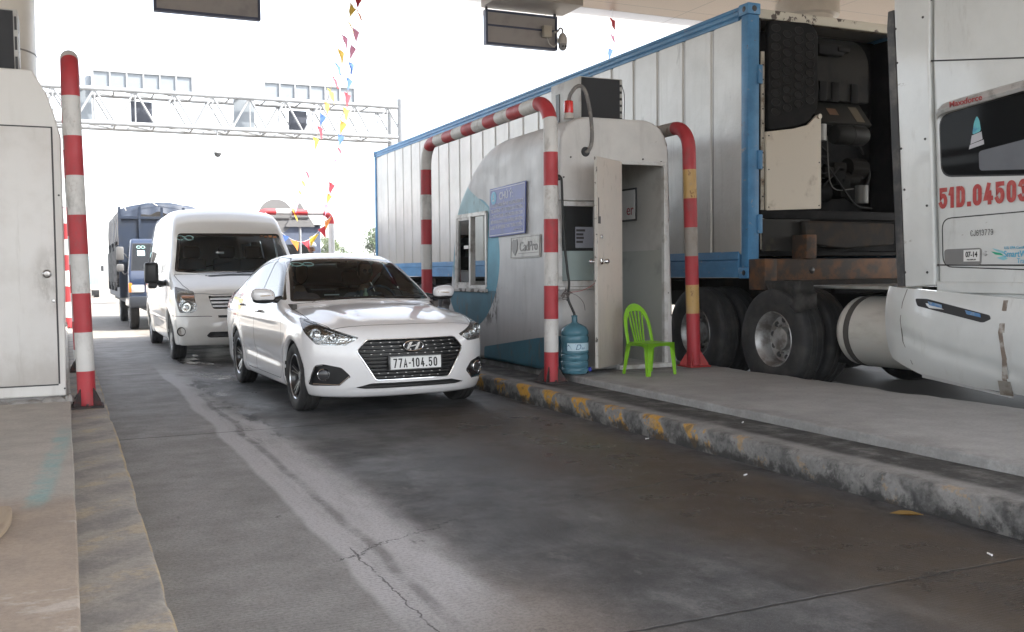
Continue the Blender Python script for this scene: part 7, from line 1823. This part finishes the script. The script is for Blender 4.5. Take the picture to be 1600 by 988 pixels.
for s, x in ((-1, XS), (1, XR)):
    g = BM(); box(g, (x+s*.24, 2.7, 2.1), (.18, .10, .55), bev=.03); tube(g, [(x, 2.75, 2.3), (x+s*.24, 2.7, 2.3)], .018, 8); tube(g, [(x, 2.75, 1.9), (x+s*.24, 2.7, 1.9)], .018, 8); obj('mirror', g, TRIM, trk, world=True)
    g = BM(); box(g, (x-s*.32, .70, 1.15), (.30, .06, .2), bev=.03); obj('headlamp', g, mat('truck_headlamp', (.6, .6, .6), .1, .3, coat=1), trk, world=True)
# ------------------------------------------------------------------ lane signs under the canopy edge, camera
def sign_back(label, x0, x1, z0, z1, y):
    t = thing('lane_sign', label, 'sign', ((x0+x1)/2, y, z0))
    g = BM(); box2(g, (x0+.03, y-.02, z0+.03), (x1-.03, y+.06, z1-.03)); obj('back_panel', g, mat('sign_back_grey', (.36, .345, .34), .5, col2=(.29, .28, .28), sc=3), t, smooth=0, world=True)
    g = BM()
    for a, b in (((x0, z0), (x1, z0+.04)), ((x0, z1-.04), (x1, z1)), ((x0, z0+.04), (x0+.04, z1-.04)), ((x1-.04, z0+.04), (x1, z1-.04)), ((x0+.04, (z0+z1)/2+.02), (x1-.04, (z0+z1)/2+.05))): box2(g, (a[0], y-.04, a[1]), (b[0], y+.08, b[1]))
    obj('frame', g, mat('sign_frame_dark', (.06, .075, .13), .5), t, world=True, bevel=.004)
    for x in (x0+.03, x1-.03):
        g = BM(); box2(g, (x-.018, y-.01, z1-.01), (x+.018, y+.03, 6.073)); obj('hanger', g, DARK, t, world=True)
    return t
sign_back('grey sign back with camera at its corner, hung under the canopy edge', 6.78, 8.18, 5.20, 5.80, 15.9)
sign_back('grey sign back hung from canopy edge above the van, cut by the frame top', 1.34, 2.94, 5.26, 5.92, 16.0)
cam = thing('security_camera', 'white dome camera on an arm at the corner of the hanging grey sign', 'camera', (8.24, 15.8, 5.3))
CW = mat('camera_white', (.55, .54, .52), .4)
g = BM(); lathe(g, [(0, .24), (.03, .235), (.055, .21), (.075, .17), (.085, .12), (.085, .05), (.08, .04)], (8.24, 15.78, 5.26), seg=24); cy_ = obj('housing', g, CW, cam, world=True)
g = BM(); lathe(g, [(.078, .04), (.078, -.01), (.06, -.05), (.03, -.075), (0, -.08)], (8.24, 15.78, 5.26), seg=24); obj('dome', g, mat('dome_grey', (.32, .32, .33), .25), cam, world=True)
for dx in (-.035, .02):
    g = BM(); lathe(g, [(0, .012), (.018, .01), (.02, 0)], (8.24+dx, 15.705, 5.245), (0, -1, .1), 12); obj('lens', g, BLACK, cam, world=True)
g = BM(); tube(g, crom([(8.24, 15.78, 5.50), (8.235, 15.78, 5.56), (8.19, 15.79, 5.58), (8.15, 15.80, 5.52), (8.08, 15.81, 5.50)], 5), .018, 8); obj('arm', g, CW, cam, world=True)
g = BM(); box2(g, (7.86, 15.76, 5.40), (8.02, 15.855, 5.60), bev=.008); obj('junction_box', g, mat('box_cream', (.50, .47, .40), .5), cam, world=True)
g = BM(); tube(g, crom([(7.94, 15.8, 5.40), (7.97, 15.77, 5.28), (8.06, 15.76, 5.24), (8.13, 15.77, 5.33), (8.12, 15.79, 5.5)], 6), .010, 6); obj('cable', g, CW, cam, world=True)

GALV = mat('gantry_steel', (.29, .30, .31), .6, col2=(.22, .227, .235), sc=1)
# ------------------------------------------------------------------ overhead gantry
GY = 42.0
gan = thing('gantry', 'white steel truss gantry carrying message boards across the road', 'gantry', (6.5, GY, 0))
g = BM(); X0, X1, ZB, ZT = -1.0, 13.9, 7.22, 8.55
for y in (GY, GY+1.5):
    for z in (ZB, ZT): cyl(g, (X0, y, z), (X1, y, z), .095, 14)
obj('chord', g, GALV, gan, world=True)
g = BM(); N = 10
for k in range(N):
    a = X0+(X1-X0)*k/N; b = X0+(X1-X0)*(k+1)/N; m_ = (a+b)/2
    for y in (GY, GY+1.5):
        cyl(g, (a, y, ZB), (m_, y, ZT), .045, 8); cyl(g, (m_, y, ZT), (b, y, ZB), .045, 8); cyl(g, (m_, y, ZT), (m_, y, ZB), .03, 6)
    for z in (ZB, ZT): cyl(g, (a, GY, z), (b, GY+1.5, z), .03, 6); cyl(g, (a, GY, z), (a, GY+1.5, z), .035, 6)
obj('lattice', g, GALV, gan, world=True)
for x in (X0+.1, X1-.1):
    for y in (GY, GY+1.5):
        g = BM(); cyl(g, (x, y, -.05), (x, y, ZT+.35), .17, 18); obj('leg', g, GALV, gan, world=True)
    g = BM()
    for z in (1.5, 3.2, 4.9, 6.4): cyl(g, (x, GY, z), (x, GY+1.5, z), .05, 8)
    obj('brace', g, GALV, gan, world=True)
BRD = mat('board_back', (.20, .225, .25), .6)
for x0, x1 in ((1.2, 4.95), (7.85, 11.75)):
    g = BM(); box2(g, (x0, GY+.25, 8.66), (x1, GY+.30, 9.28)); bd = obj('message_board', g, BRD, gan, smooth=0, world=True)
    g = BM()
    for k in range(7): x = x0+(x1-x0)*k/6; box2(g, (x-.03, GY+.19, 8.58), (x+.03, GY+.249, 9.32))
    box2(g, (x0-.03, GY+.185, 9.27), (x1+.03, GY+.245, 9.34)); box2(g, (x0-.03, GY+.185, 8.62), (x1+.03, GY+.245, 8.68)); obj('board_frame', g, GALV, bd, smooth=0, world=True)
for x0, x1, z0, z1 in ((.65, 1.15, 7.3, 9.1), (6.6, 7.45, 7.35, 9.05)):
    g = BM(); box2(g, (x0, GY+.35, z0), (x1, GY+.45, z1), bev=.02); obj('cabinet', g, BRD, gan, world=True)
for x0, x1 in ((2.6, 3.4), (8.95, 9.7)):
    g = BM(); box2(g, (x0, GY+.5, 7.36), (x1, GY+.75, 8.22), bev=.02); obj('signal_box', g, mat('signal_navy', (.015, .02, .035), .6), gan, world=True)
pc = thing('security_camera', 'small dark dome camera hanging from the middle of the gantry', 'camera', (5.86, GY, 7.15))
g = BM(); cyl(g, (5.86, GY, 7.13), (5.86, GY, 6.4), .03, 8); obj('rod', g, GALV, pc, world=True)
g = BM(); lathe(g, [(0, .22), (.12, .2), (.16, .1), (.16, 0), (0, 0)], (5.86, GY, 6.22), seg=18); obj('housing', g, CW, pc, world=True)
g = BM(); lathe(g, [(.15, 0), (.14, -.08), (.08, -.16), (0, -.18)], (5.86, GY, 6.22), seg=18); obj('dome', g, DARK, pc, world=True)

# ------------------------------------------------------------------ bunting
FLAGS = [mat('flag_'+n, c, .7) for n, c in (('red', (.55, .03, .05)), ('yellow', (.72, .50, .04)), ('blue', (.06, .14, .45)), ('pink', (.70, .28, .42)), ('orange', (.75, .25, .05)), ('mint', (.45, .68, .50)))]
def bunting(label, pts, n, size, seed, order, group='strings of coloured pennants'):
    rs = random.Random(seed); path = crom(pts, 12); t = thing('bunting', label, 'bunting', tuple(path[0]), group=group)
    g = BM(); tube(g, path, .006, 5); obj('string', g, WHITE, t, smooth=60, world=True)
    cum = [0]
    for i in range(1, len(path)): cum.append(cum[-1]+(path[i]-path[i-1]).length)
    for k in range(n):
        s = cum[-1]*(k+.6)/n; i = max(1, min(len(path)-1, next(i for i in range(len(cum)) if cum[i] >= s))); p0 = path[i-1].lerp(path[i], (s-cum[i-1])/max(1e-6, cum[i]-cum[i-1])); d = (path[i]-path[i-1]).normalized()
        w = size*rs.uniform(.8, 1.1); h = size*rs.uniform(1.1, 1.4); a = rs.uniform(-.9, .9); hang = Vector((math.sin(a)*.5, -.25*rs.random(), -1)).normalized(); side = (d+Vector((math.cos(a), .2*math.sin(a), .0))*1.1).normalized()
        g = BM(); rows = 5; V = []
        for r_ in range(rows+1):
            v = r_/rows; row = []
            for c_ in range(4): u = (c_/3-.5)*(1-v); row.append(g.verts.new(p0+side*(u*w)+hang*(v*h)+side.cross(hang)*(.05*size*math.sin(v*5+u*9+k))))
            V.append(row)
        for r_ in range(rows):
            for c_ in range(3):
                try: g.faces.new((V[r_][c_], V[r_][c_+1], V[r_+1][c_+1], V[r_+1][c_]))
                except ValueError: pass
        bmesh.ops.remove_doubles(g, verts=g.verts[:], dist=1e-5); bmesh.ops.solidify(g, geom=g.faces[:], thickness=.002); obj('pennant', g, FLAGS[order[k % len(order)]], t, smooth=60, world=True)
bunting('long string of pennants from canopy edge down to the far cabin, left strand', [(4.55, 15.9, 6.06), (4.75, 19.4, 4.35), (4.80, 22.7, 2.62)], 19, .215, 3, (0, 1, 1, 3, 1, 2, 0, 1, 4, 2, 0, 1, 3, 5))
bunting('second string of pennants from canopy edge, right strand ending at the far hoop', [(4.60, 15.95, 6.06), (5.2, 19.6, 4.2), (5.55, 22.5, 2.72)], 16, .215, 8, (0, 4, 3, 3, 2, 2, 0, 1, 4, 2, 0, 3, 5))
bunting('short run of pennants above the container top near the canopy', [(9.35, 15.9, 6.06), (10.6, 18.2, 5.65), (11.6, 20.6, 5.1)], 7, .20, 15, (0, 3, 2, 4, 0, 1))
bunting('low drooping pennants in front of the dark far cabin', [(4.10, 22.25, 2.6), (4.45, 22.2, 2.15), (4.85, 22.2, 1.95), (5.2, 22.25, 2.1), (5.6, 22.3, 2.55)], 8, .22, 21, (1, 0, 2, 4, 0, 1, 0, 4))

# ------------------------------------------------------------------ far island: cabin, sign backs, guard
fb = thing('toll_booth', 'dark slate far cabin with white peaked roof, behind the van and bunting', 'tollbooth', (5.1, 25.2, .224))
g = BM(); box2(g, (4.42, 24.4, .224), (5.86, 27.2, 2.42)); obj('wall', g, mat('slate_wall', (.10, .12, .17), .5, col2=(.07, .08, .12), sc=3), fb, world=True, bevel=.02)
g = BM(); prism(g, [(4.30, 2.43), (5.96, 2.43), (5.7, 2.66), (5.1, 2.80), (4.5, 2.66)], 24.3, 27.3, 'y'); obj('roof', g, WHITE, fb, world=True, bevel=.02)
g = BM(); box2(g, (4.62, 24.385, 1.1), (5.66, 24.399, 1.95)); obj('window', g, GLOSSB, fb, smooth=0, world=True)
SBK = mat('sign_back_silver', (.17, .17, .172), .55)
def signpost(label, x, y, z, shape):
    t = thing('road_sign', label, 'road sign', (x, y, .22))
    g = BM(); cyl(g, (x, y+.04, .22), (x, y+.04, z+.2), .03, 12); obj('pole', g, GALV, t, world=True)
    g = BM()
    if shape == 'round': cyl(g, (x, y-.01, z), (x, y+.01, z), .41, 40)
    else: prism(g, rnd([(x-.36, z-.26), (x+.36, z-.26), (x, z+.33)], .04), y-.01, y+.01, 'y')
    obj('plate', g, SBK, t, world=True)
    g = BM(); box2(g, (x-.3 if shape == 'round' else x-.2, y-.03, z-.06), (x+.3 if shape == 'round' else x+.2, y-.011, z-.03)); obj('bracket', g, DARK, t, smooth=0, world=True)
signpost('grey back of a round road sign above the far hoop', 4.56, 23.4, 2.58, 'round')
signpost('grey back of a triangular road sign above the far hoop', 5.12, 23.35, 2.60, 'tri')
def person_standing(label, loc, rotz, shirt, trousers, helmet):
    p = thing('person', label, 'person', loc, rotz)
    V = [(0, 0, .95), (0, -.01, 1.15), (0, 0, 1.34), (0, .01, 1.44), (0, 0, 1.50)]; E = [(0,1), (1,2), (2,3), (3,4)]; Rr = [(.15,.10), (.14,.10), (.13,.09), (.058,.058), (.052,.055)]
    def chain(a, pts, rs):
        for q, r in zip(pts, rs): V.append(q); E.append((a, len(V)-1)); Rr.append(r); a = len(V)-1
        return a
    for s in (-1, 1):
        h = chain(2, [(s*.19, .0, 1.36), (s*.25, .03, 1.10), (s*.25, -.06, .88), (s*.25, -.08, .82)], [.058, .045, .032, .028])
        for k in range(4): chain(h, [(s*.25, -.10+.018*k, .79), (s*.245, -.10+.018*k, .745), (s*.238, -.105+.018*k, .715)], [.011, .009, .008])
        chain(h, [(s*.235, -.11, .80), (s*.225, -.12, .765)], [.011, .009])
        chain(0, [(s*.09, 0, .90), (s*.10, -.01, .50), (s*.10, .02, .10), (s*.11, -.09, .045)], [.085, .06, .045, .042])
    g = skin('body', V, E, Rr, None)
    for f in g.faces:
        c = f.calc_center_median(); f.material_index = 0 if c.z > 1.42 or (abs(c.x) > .2 and c.z < .98) else (1 if c.z > .95 else 2)
    merge(g, head_bm((0, -.01, 1.60)), 0); obj('body', g, [SKIN_T, shirt, trousers], p, smooth=80)
    g = BM(); bmesh.ops.create_uvsphere(g, u_segments=28, v_segments=18, radius=1)
    for v in g.verts: v.co = Vector((v.co.x*.125, v.co.y*.145-.01, v.co.z*.125+1.645))
    bmesh.ops.delete(g, geom=[v for v in g.verts if v.co.z < 1.632], context='VERTS'); n = 14
    a = [(.12*math.sin(R(-70+140*k/n)), -.145*math.cos(R(-70+140*k/n))-.005, 1.636) for k in range(n+1)]; b = [(x*1.05, y-.06*math.cos(R(-70+140*k/n)), 1.625) for k, (x, y, z) in enumerate(a)]
    for k in range(n): g.faces.new([g.verts.new(q) for q in (a[k], a[k+1], b[k+1], b[k])])
    obj('helmet', g, helmet, p, smooth=60)
    g = BM(); box(g, (0, -.105, 1.565), (.13, .03, .07), bev=.02); obj('face_mask', g, mat('mask_pattern', (.30, .12, .06), .8, col2=(.55, .45, .30), sc=30), p)
    return p
person_standing('guard in a white helmet and patterned mask standing by the far dark cabin', (5.27, 22.95, .224), R(8), mat('shirt_blue', (.12, .20, .36), .8), mat('trousers_navy', (.02, .025, .05), .8), mat('helmet_white', (.72, .75, .76), .3, coat=.5))
# yellow posts and small boxes on the far left island
yb = thing('bollard', 'yellow and white painted post beside the far left hoop', 'bollard', (-.12, 21.6, .22))
g = BM()
for k in range(5): lathe(g, [(.10, .26*k), (.10, .26*(k+1))], (0, 0, 0), seg=18, mi=k % 2)
lathe(g, [(.10, 1.3), (.08, 1.34), (0, 1.35)], seg=18, mi=1); obj('post', g, [mat('post_white', (.7, .68, .62), .5), mat('post_yellow', (.62, .40, .05), .5)], yb)
g = BM(); lathe(g, [(0, 0), (.14, 0), (.14, .03), (.10, .04)], seg=18); obj('base', g, DARK, yb)

# ------------------------------------------------------------------ trees beyond the plaza
def leaf_mat(name, c):
    t = NT(name); n = t.noise(1.2, 4); cc = t.mix(t.mr(n, .35, .65), c, tuple(x*.55 for x in c))
    tl = t.n('ShaderNodeBsdfTranslucent'); t.put(tl.inputs[0], cc); t.set(cc, .6); mx = t.n('ShaderNodeMixShader'); mx.inputs[0].default_value = .35
    t.t.links.new(t.b.outputs[0], mx.inputs[1]); t.t.links.new(tl.outputs[0], mx.inputs[2]); t.t.links.new(mx.outputs[0], t.out.inputs[0]); return t.m
LEAF = [leaf_mat('leaf_a', (.12, .165, .055)), leaf_mat('leaf_b', (.10, .15, .06))]
BARK = mat('bark', (.13, .10, .075), .85, bump=.3, bsc=20)
def tree(label, x, y, h, spread, seed, mi=0, leaves=2600, group='roadside trees beyond the plaza'):
    rs = random.Random(seed); t = thing('tree', label, 'tree', (x, y, 0), group=group)
    g = BM(); tube(g, [(0, 0, -.1), (.05, 0, h*.3), (.0, .05, h*.62)], [.14, .10, .05], 8); tips = []
    for k in range(9):
        a = rs.uniform(0, 6.28); z0 = h*rs.uniform(.22, .55); e = Vector((math.cos(a)*spread*rs.uniform(.45, .9), math.sin(a)*spread*rs.uniform(.45, .9), h*rs.uniform(.42, .88)))
        m_ = Vector((e.x*.5, e.y*.5, (z0+e.z)/2+.1)); tube(g, crom([(0, 0, z0), m_, e], 4), [.06-.005*i for i in range(9)], 6); tips += [e, m_.lerp(e, .5)]
    tips.append(Vector((0, 0, h*.9))); obj('trunk', g, BARK, t)
    g = BM(); cl = [(q+Vector((rs.gauss(0, .2), rs.gauss(0, .2), rs.gauss(0, .15))), rs.uniform(.3, .62)*spread*.62) for q in tips for _ in range(2)]
    for i in range(leaves):
        c, r = rs.choice(cl); d = Vector((rs.gauss(0, 1), rs.gauss(0, 1), rs.gauss(0, .75))); d = d.normalized()*r*rs.random()**.45; p = c+d
        if p.z < h*.12: continue
        u = Vector((rs.gauss(0, 1), rs.gauss(0, 1), rs.gauss(0, 1))).normalized(); v = u.orthogonal().normalized(); s = rs.uniform(.05, .11)*(1+h*.06)
        g.faces.new([g.verts.new(q) for q in (p-u*s, p+v*s*.5, p+u*s, p-v*s*.5)])
    obj('crown', g, LEAF[mi], t, smooth=0)
    return t
tree('small leafy tree with open gaps beside the far hoop, left of the row', 18.1, 74, 4.0, 1.5, 2, 0)
tree('low bushy tree in the middle of the far row, right of a thin pole', 19.7, 75, 3.3, 1.5, 7, 1)
tree('lower rounded tree between the bushy tree and the container corner', 20.9, 76, 2.9, 1.4, 9, 0)
tree('tallest tree of the far row, touching the container corner', 22.6, 75, 4.9, 1.7, 5, 1)
tree('broad tree hidden partly behind the container, right of the tallest', 24.8, 78, 5.2, 2.0, 11, 0)
pl_ = thing('lamp_post', 'thin pale pole standing in front of the far trees', 'lamp post', (18.9, 70, 0))
g = BM(); tube(g, [(0, 0, 0), (0, 0, 7.4)], [.07, .04], 10); obj('pole', g, GALV, pl_)
g = BM(); tube(g, crom([(0, 0, 7.35), (.3, -.1, 7.6), (.9, -.3, 7.7)], 5), .03, 8); box(g, (1.0, -.33, 7.69), (.4, .16, .07), bev=.02); obj('lamp_head', g, GALV, pl_)
# ------------------------------------------------------------------ litter on the ground
lf = BM(); P = [(0, -.075), (.03, -.03), (.034, .02), (.012, .07), (-.02, .045), (-.034, 0)]
A = [lf.verts.new((x, y, .004+.012*abs(x)/.034)) for x, y in P]; c0 = lf.verts.new((0, 0, .002))
for i in range(6): lf.faces.new((c0, A[i], A[(i+1) % 6]))
bmesh.ops.solidify(lf, geom=lf.faces[:], thickness=.001); lf.transform(Matrix.Translation((3.80, 3.60, .003)) @ Matrix.Rotation(R(62), 4, 'Z') @ Matrix.Scale(1.15, 4))
tag(obj('fallen_leaf', lf, mat('leaf_yellow', (.45, .30, .10), .7)), 'yellow dry leaf lying on the road close to the right kerb', 'leaf')
for k, (x, y, a, lab) in enumerate(((3.70, 4.75, 20, 'pale cigarette end on the road by the middle of the right kerb'), (3.60, 2.95, 70, 'pale cigarette end on the road in the right foreground'), (4.30, 5.55, 40, 'cigarette end on the kerb top below the concrete slab edge'), (3.86, 6.1, 15, 'small white scrap against the foot of the right kerb'))):
    g = BM(); cyl(g, (-.017, 0, .0045), (.017, 0, .0045), .0042, 8); g.transform(Matrix.Translation((x, y, .165 if x > 4 else .001)) @ Matrix.Rotation(R(a), 4, 'Z')); tag(obj('litter', g, WHITE), lab, 'litter', 'small litter on the ground')
g = BM(); n = 16; V = []
for i in range(n+1):
    u = i/n; y = 4.12+.62*u; x = -.245-.05*(1-u)**2+.02*math.sin(u*3); V.append([g.verts.new((x-.5, y, .226)), g.verts.new((x-.5, y, .25)), g.verts.new((x-.012, y, .252)), g.verts.new((x, y, .243)), g.verts.new((x, y, .226))])
for i in range(n):
    for k in range(4): g.faces.new((V[i][k], V[i+1][k], V[i+1][k+1], V[i][k+1]))
g.faces.new(V[0]); g.faces.new(V[-1][::-1]); bmesh.ops.recalc_face_normals(g, faces=g.faces[:])
tag(obj('board', g, mat('board_wood', (.34, .27, .19), .7, col2=(.24, .18, .13), sc=5, stretch=(4, .6, 1))), 'pale wooden board lying on the left walkway at the picture edge', 'board')

# ------------------------------------------------------------------ hazy air round the whole place
def make_haze():
    g = BM(); box2(g, (-420, -170, -1.1), (420, 620, 10.6)); t = NT('haze_air'); nt = t.t
    v = t.n('ShaderNodeVolumePrincipled'); v.inputs['Color'].default_value = (.95, .96, .97, 1); v.inputs['Density'].default_value = .001; v.inputs['Anisotropy'].default_value = .3
    nt.nodes.remove(t.b); nt.links.new(v.outputs[0], t.out.inputs['Volume'])
    tag(obj('haze', g, t.m, smooth=0), kind='stuff')
make_haze()
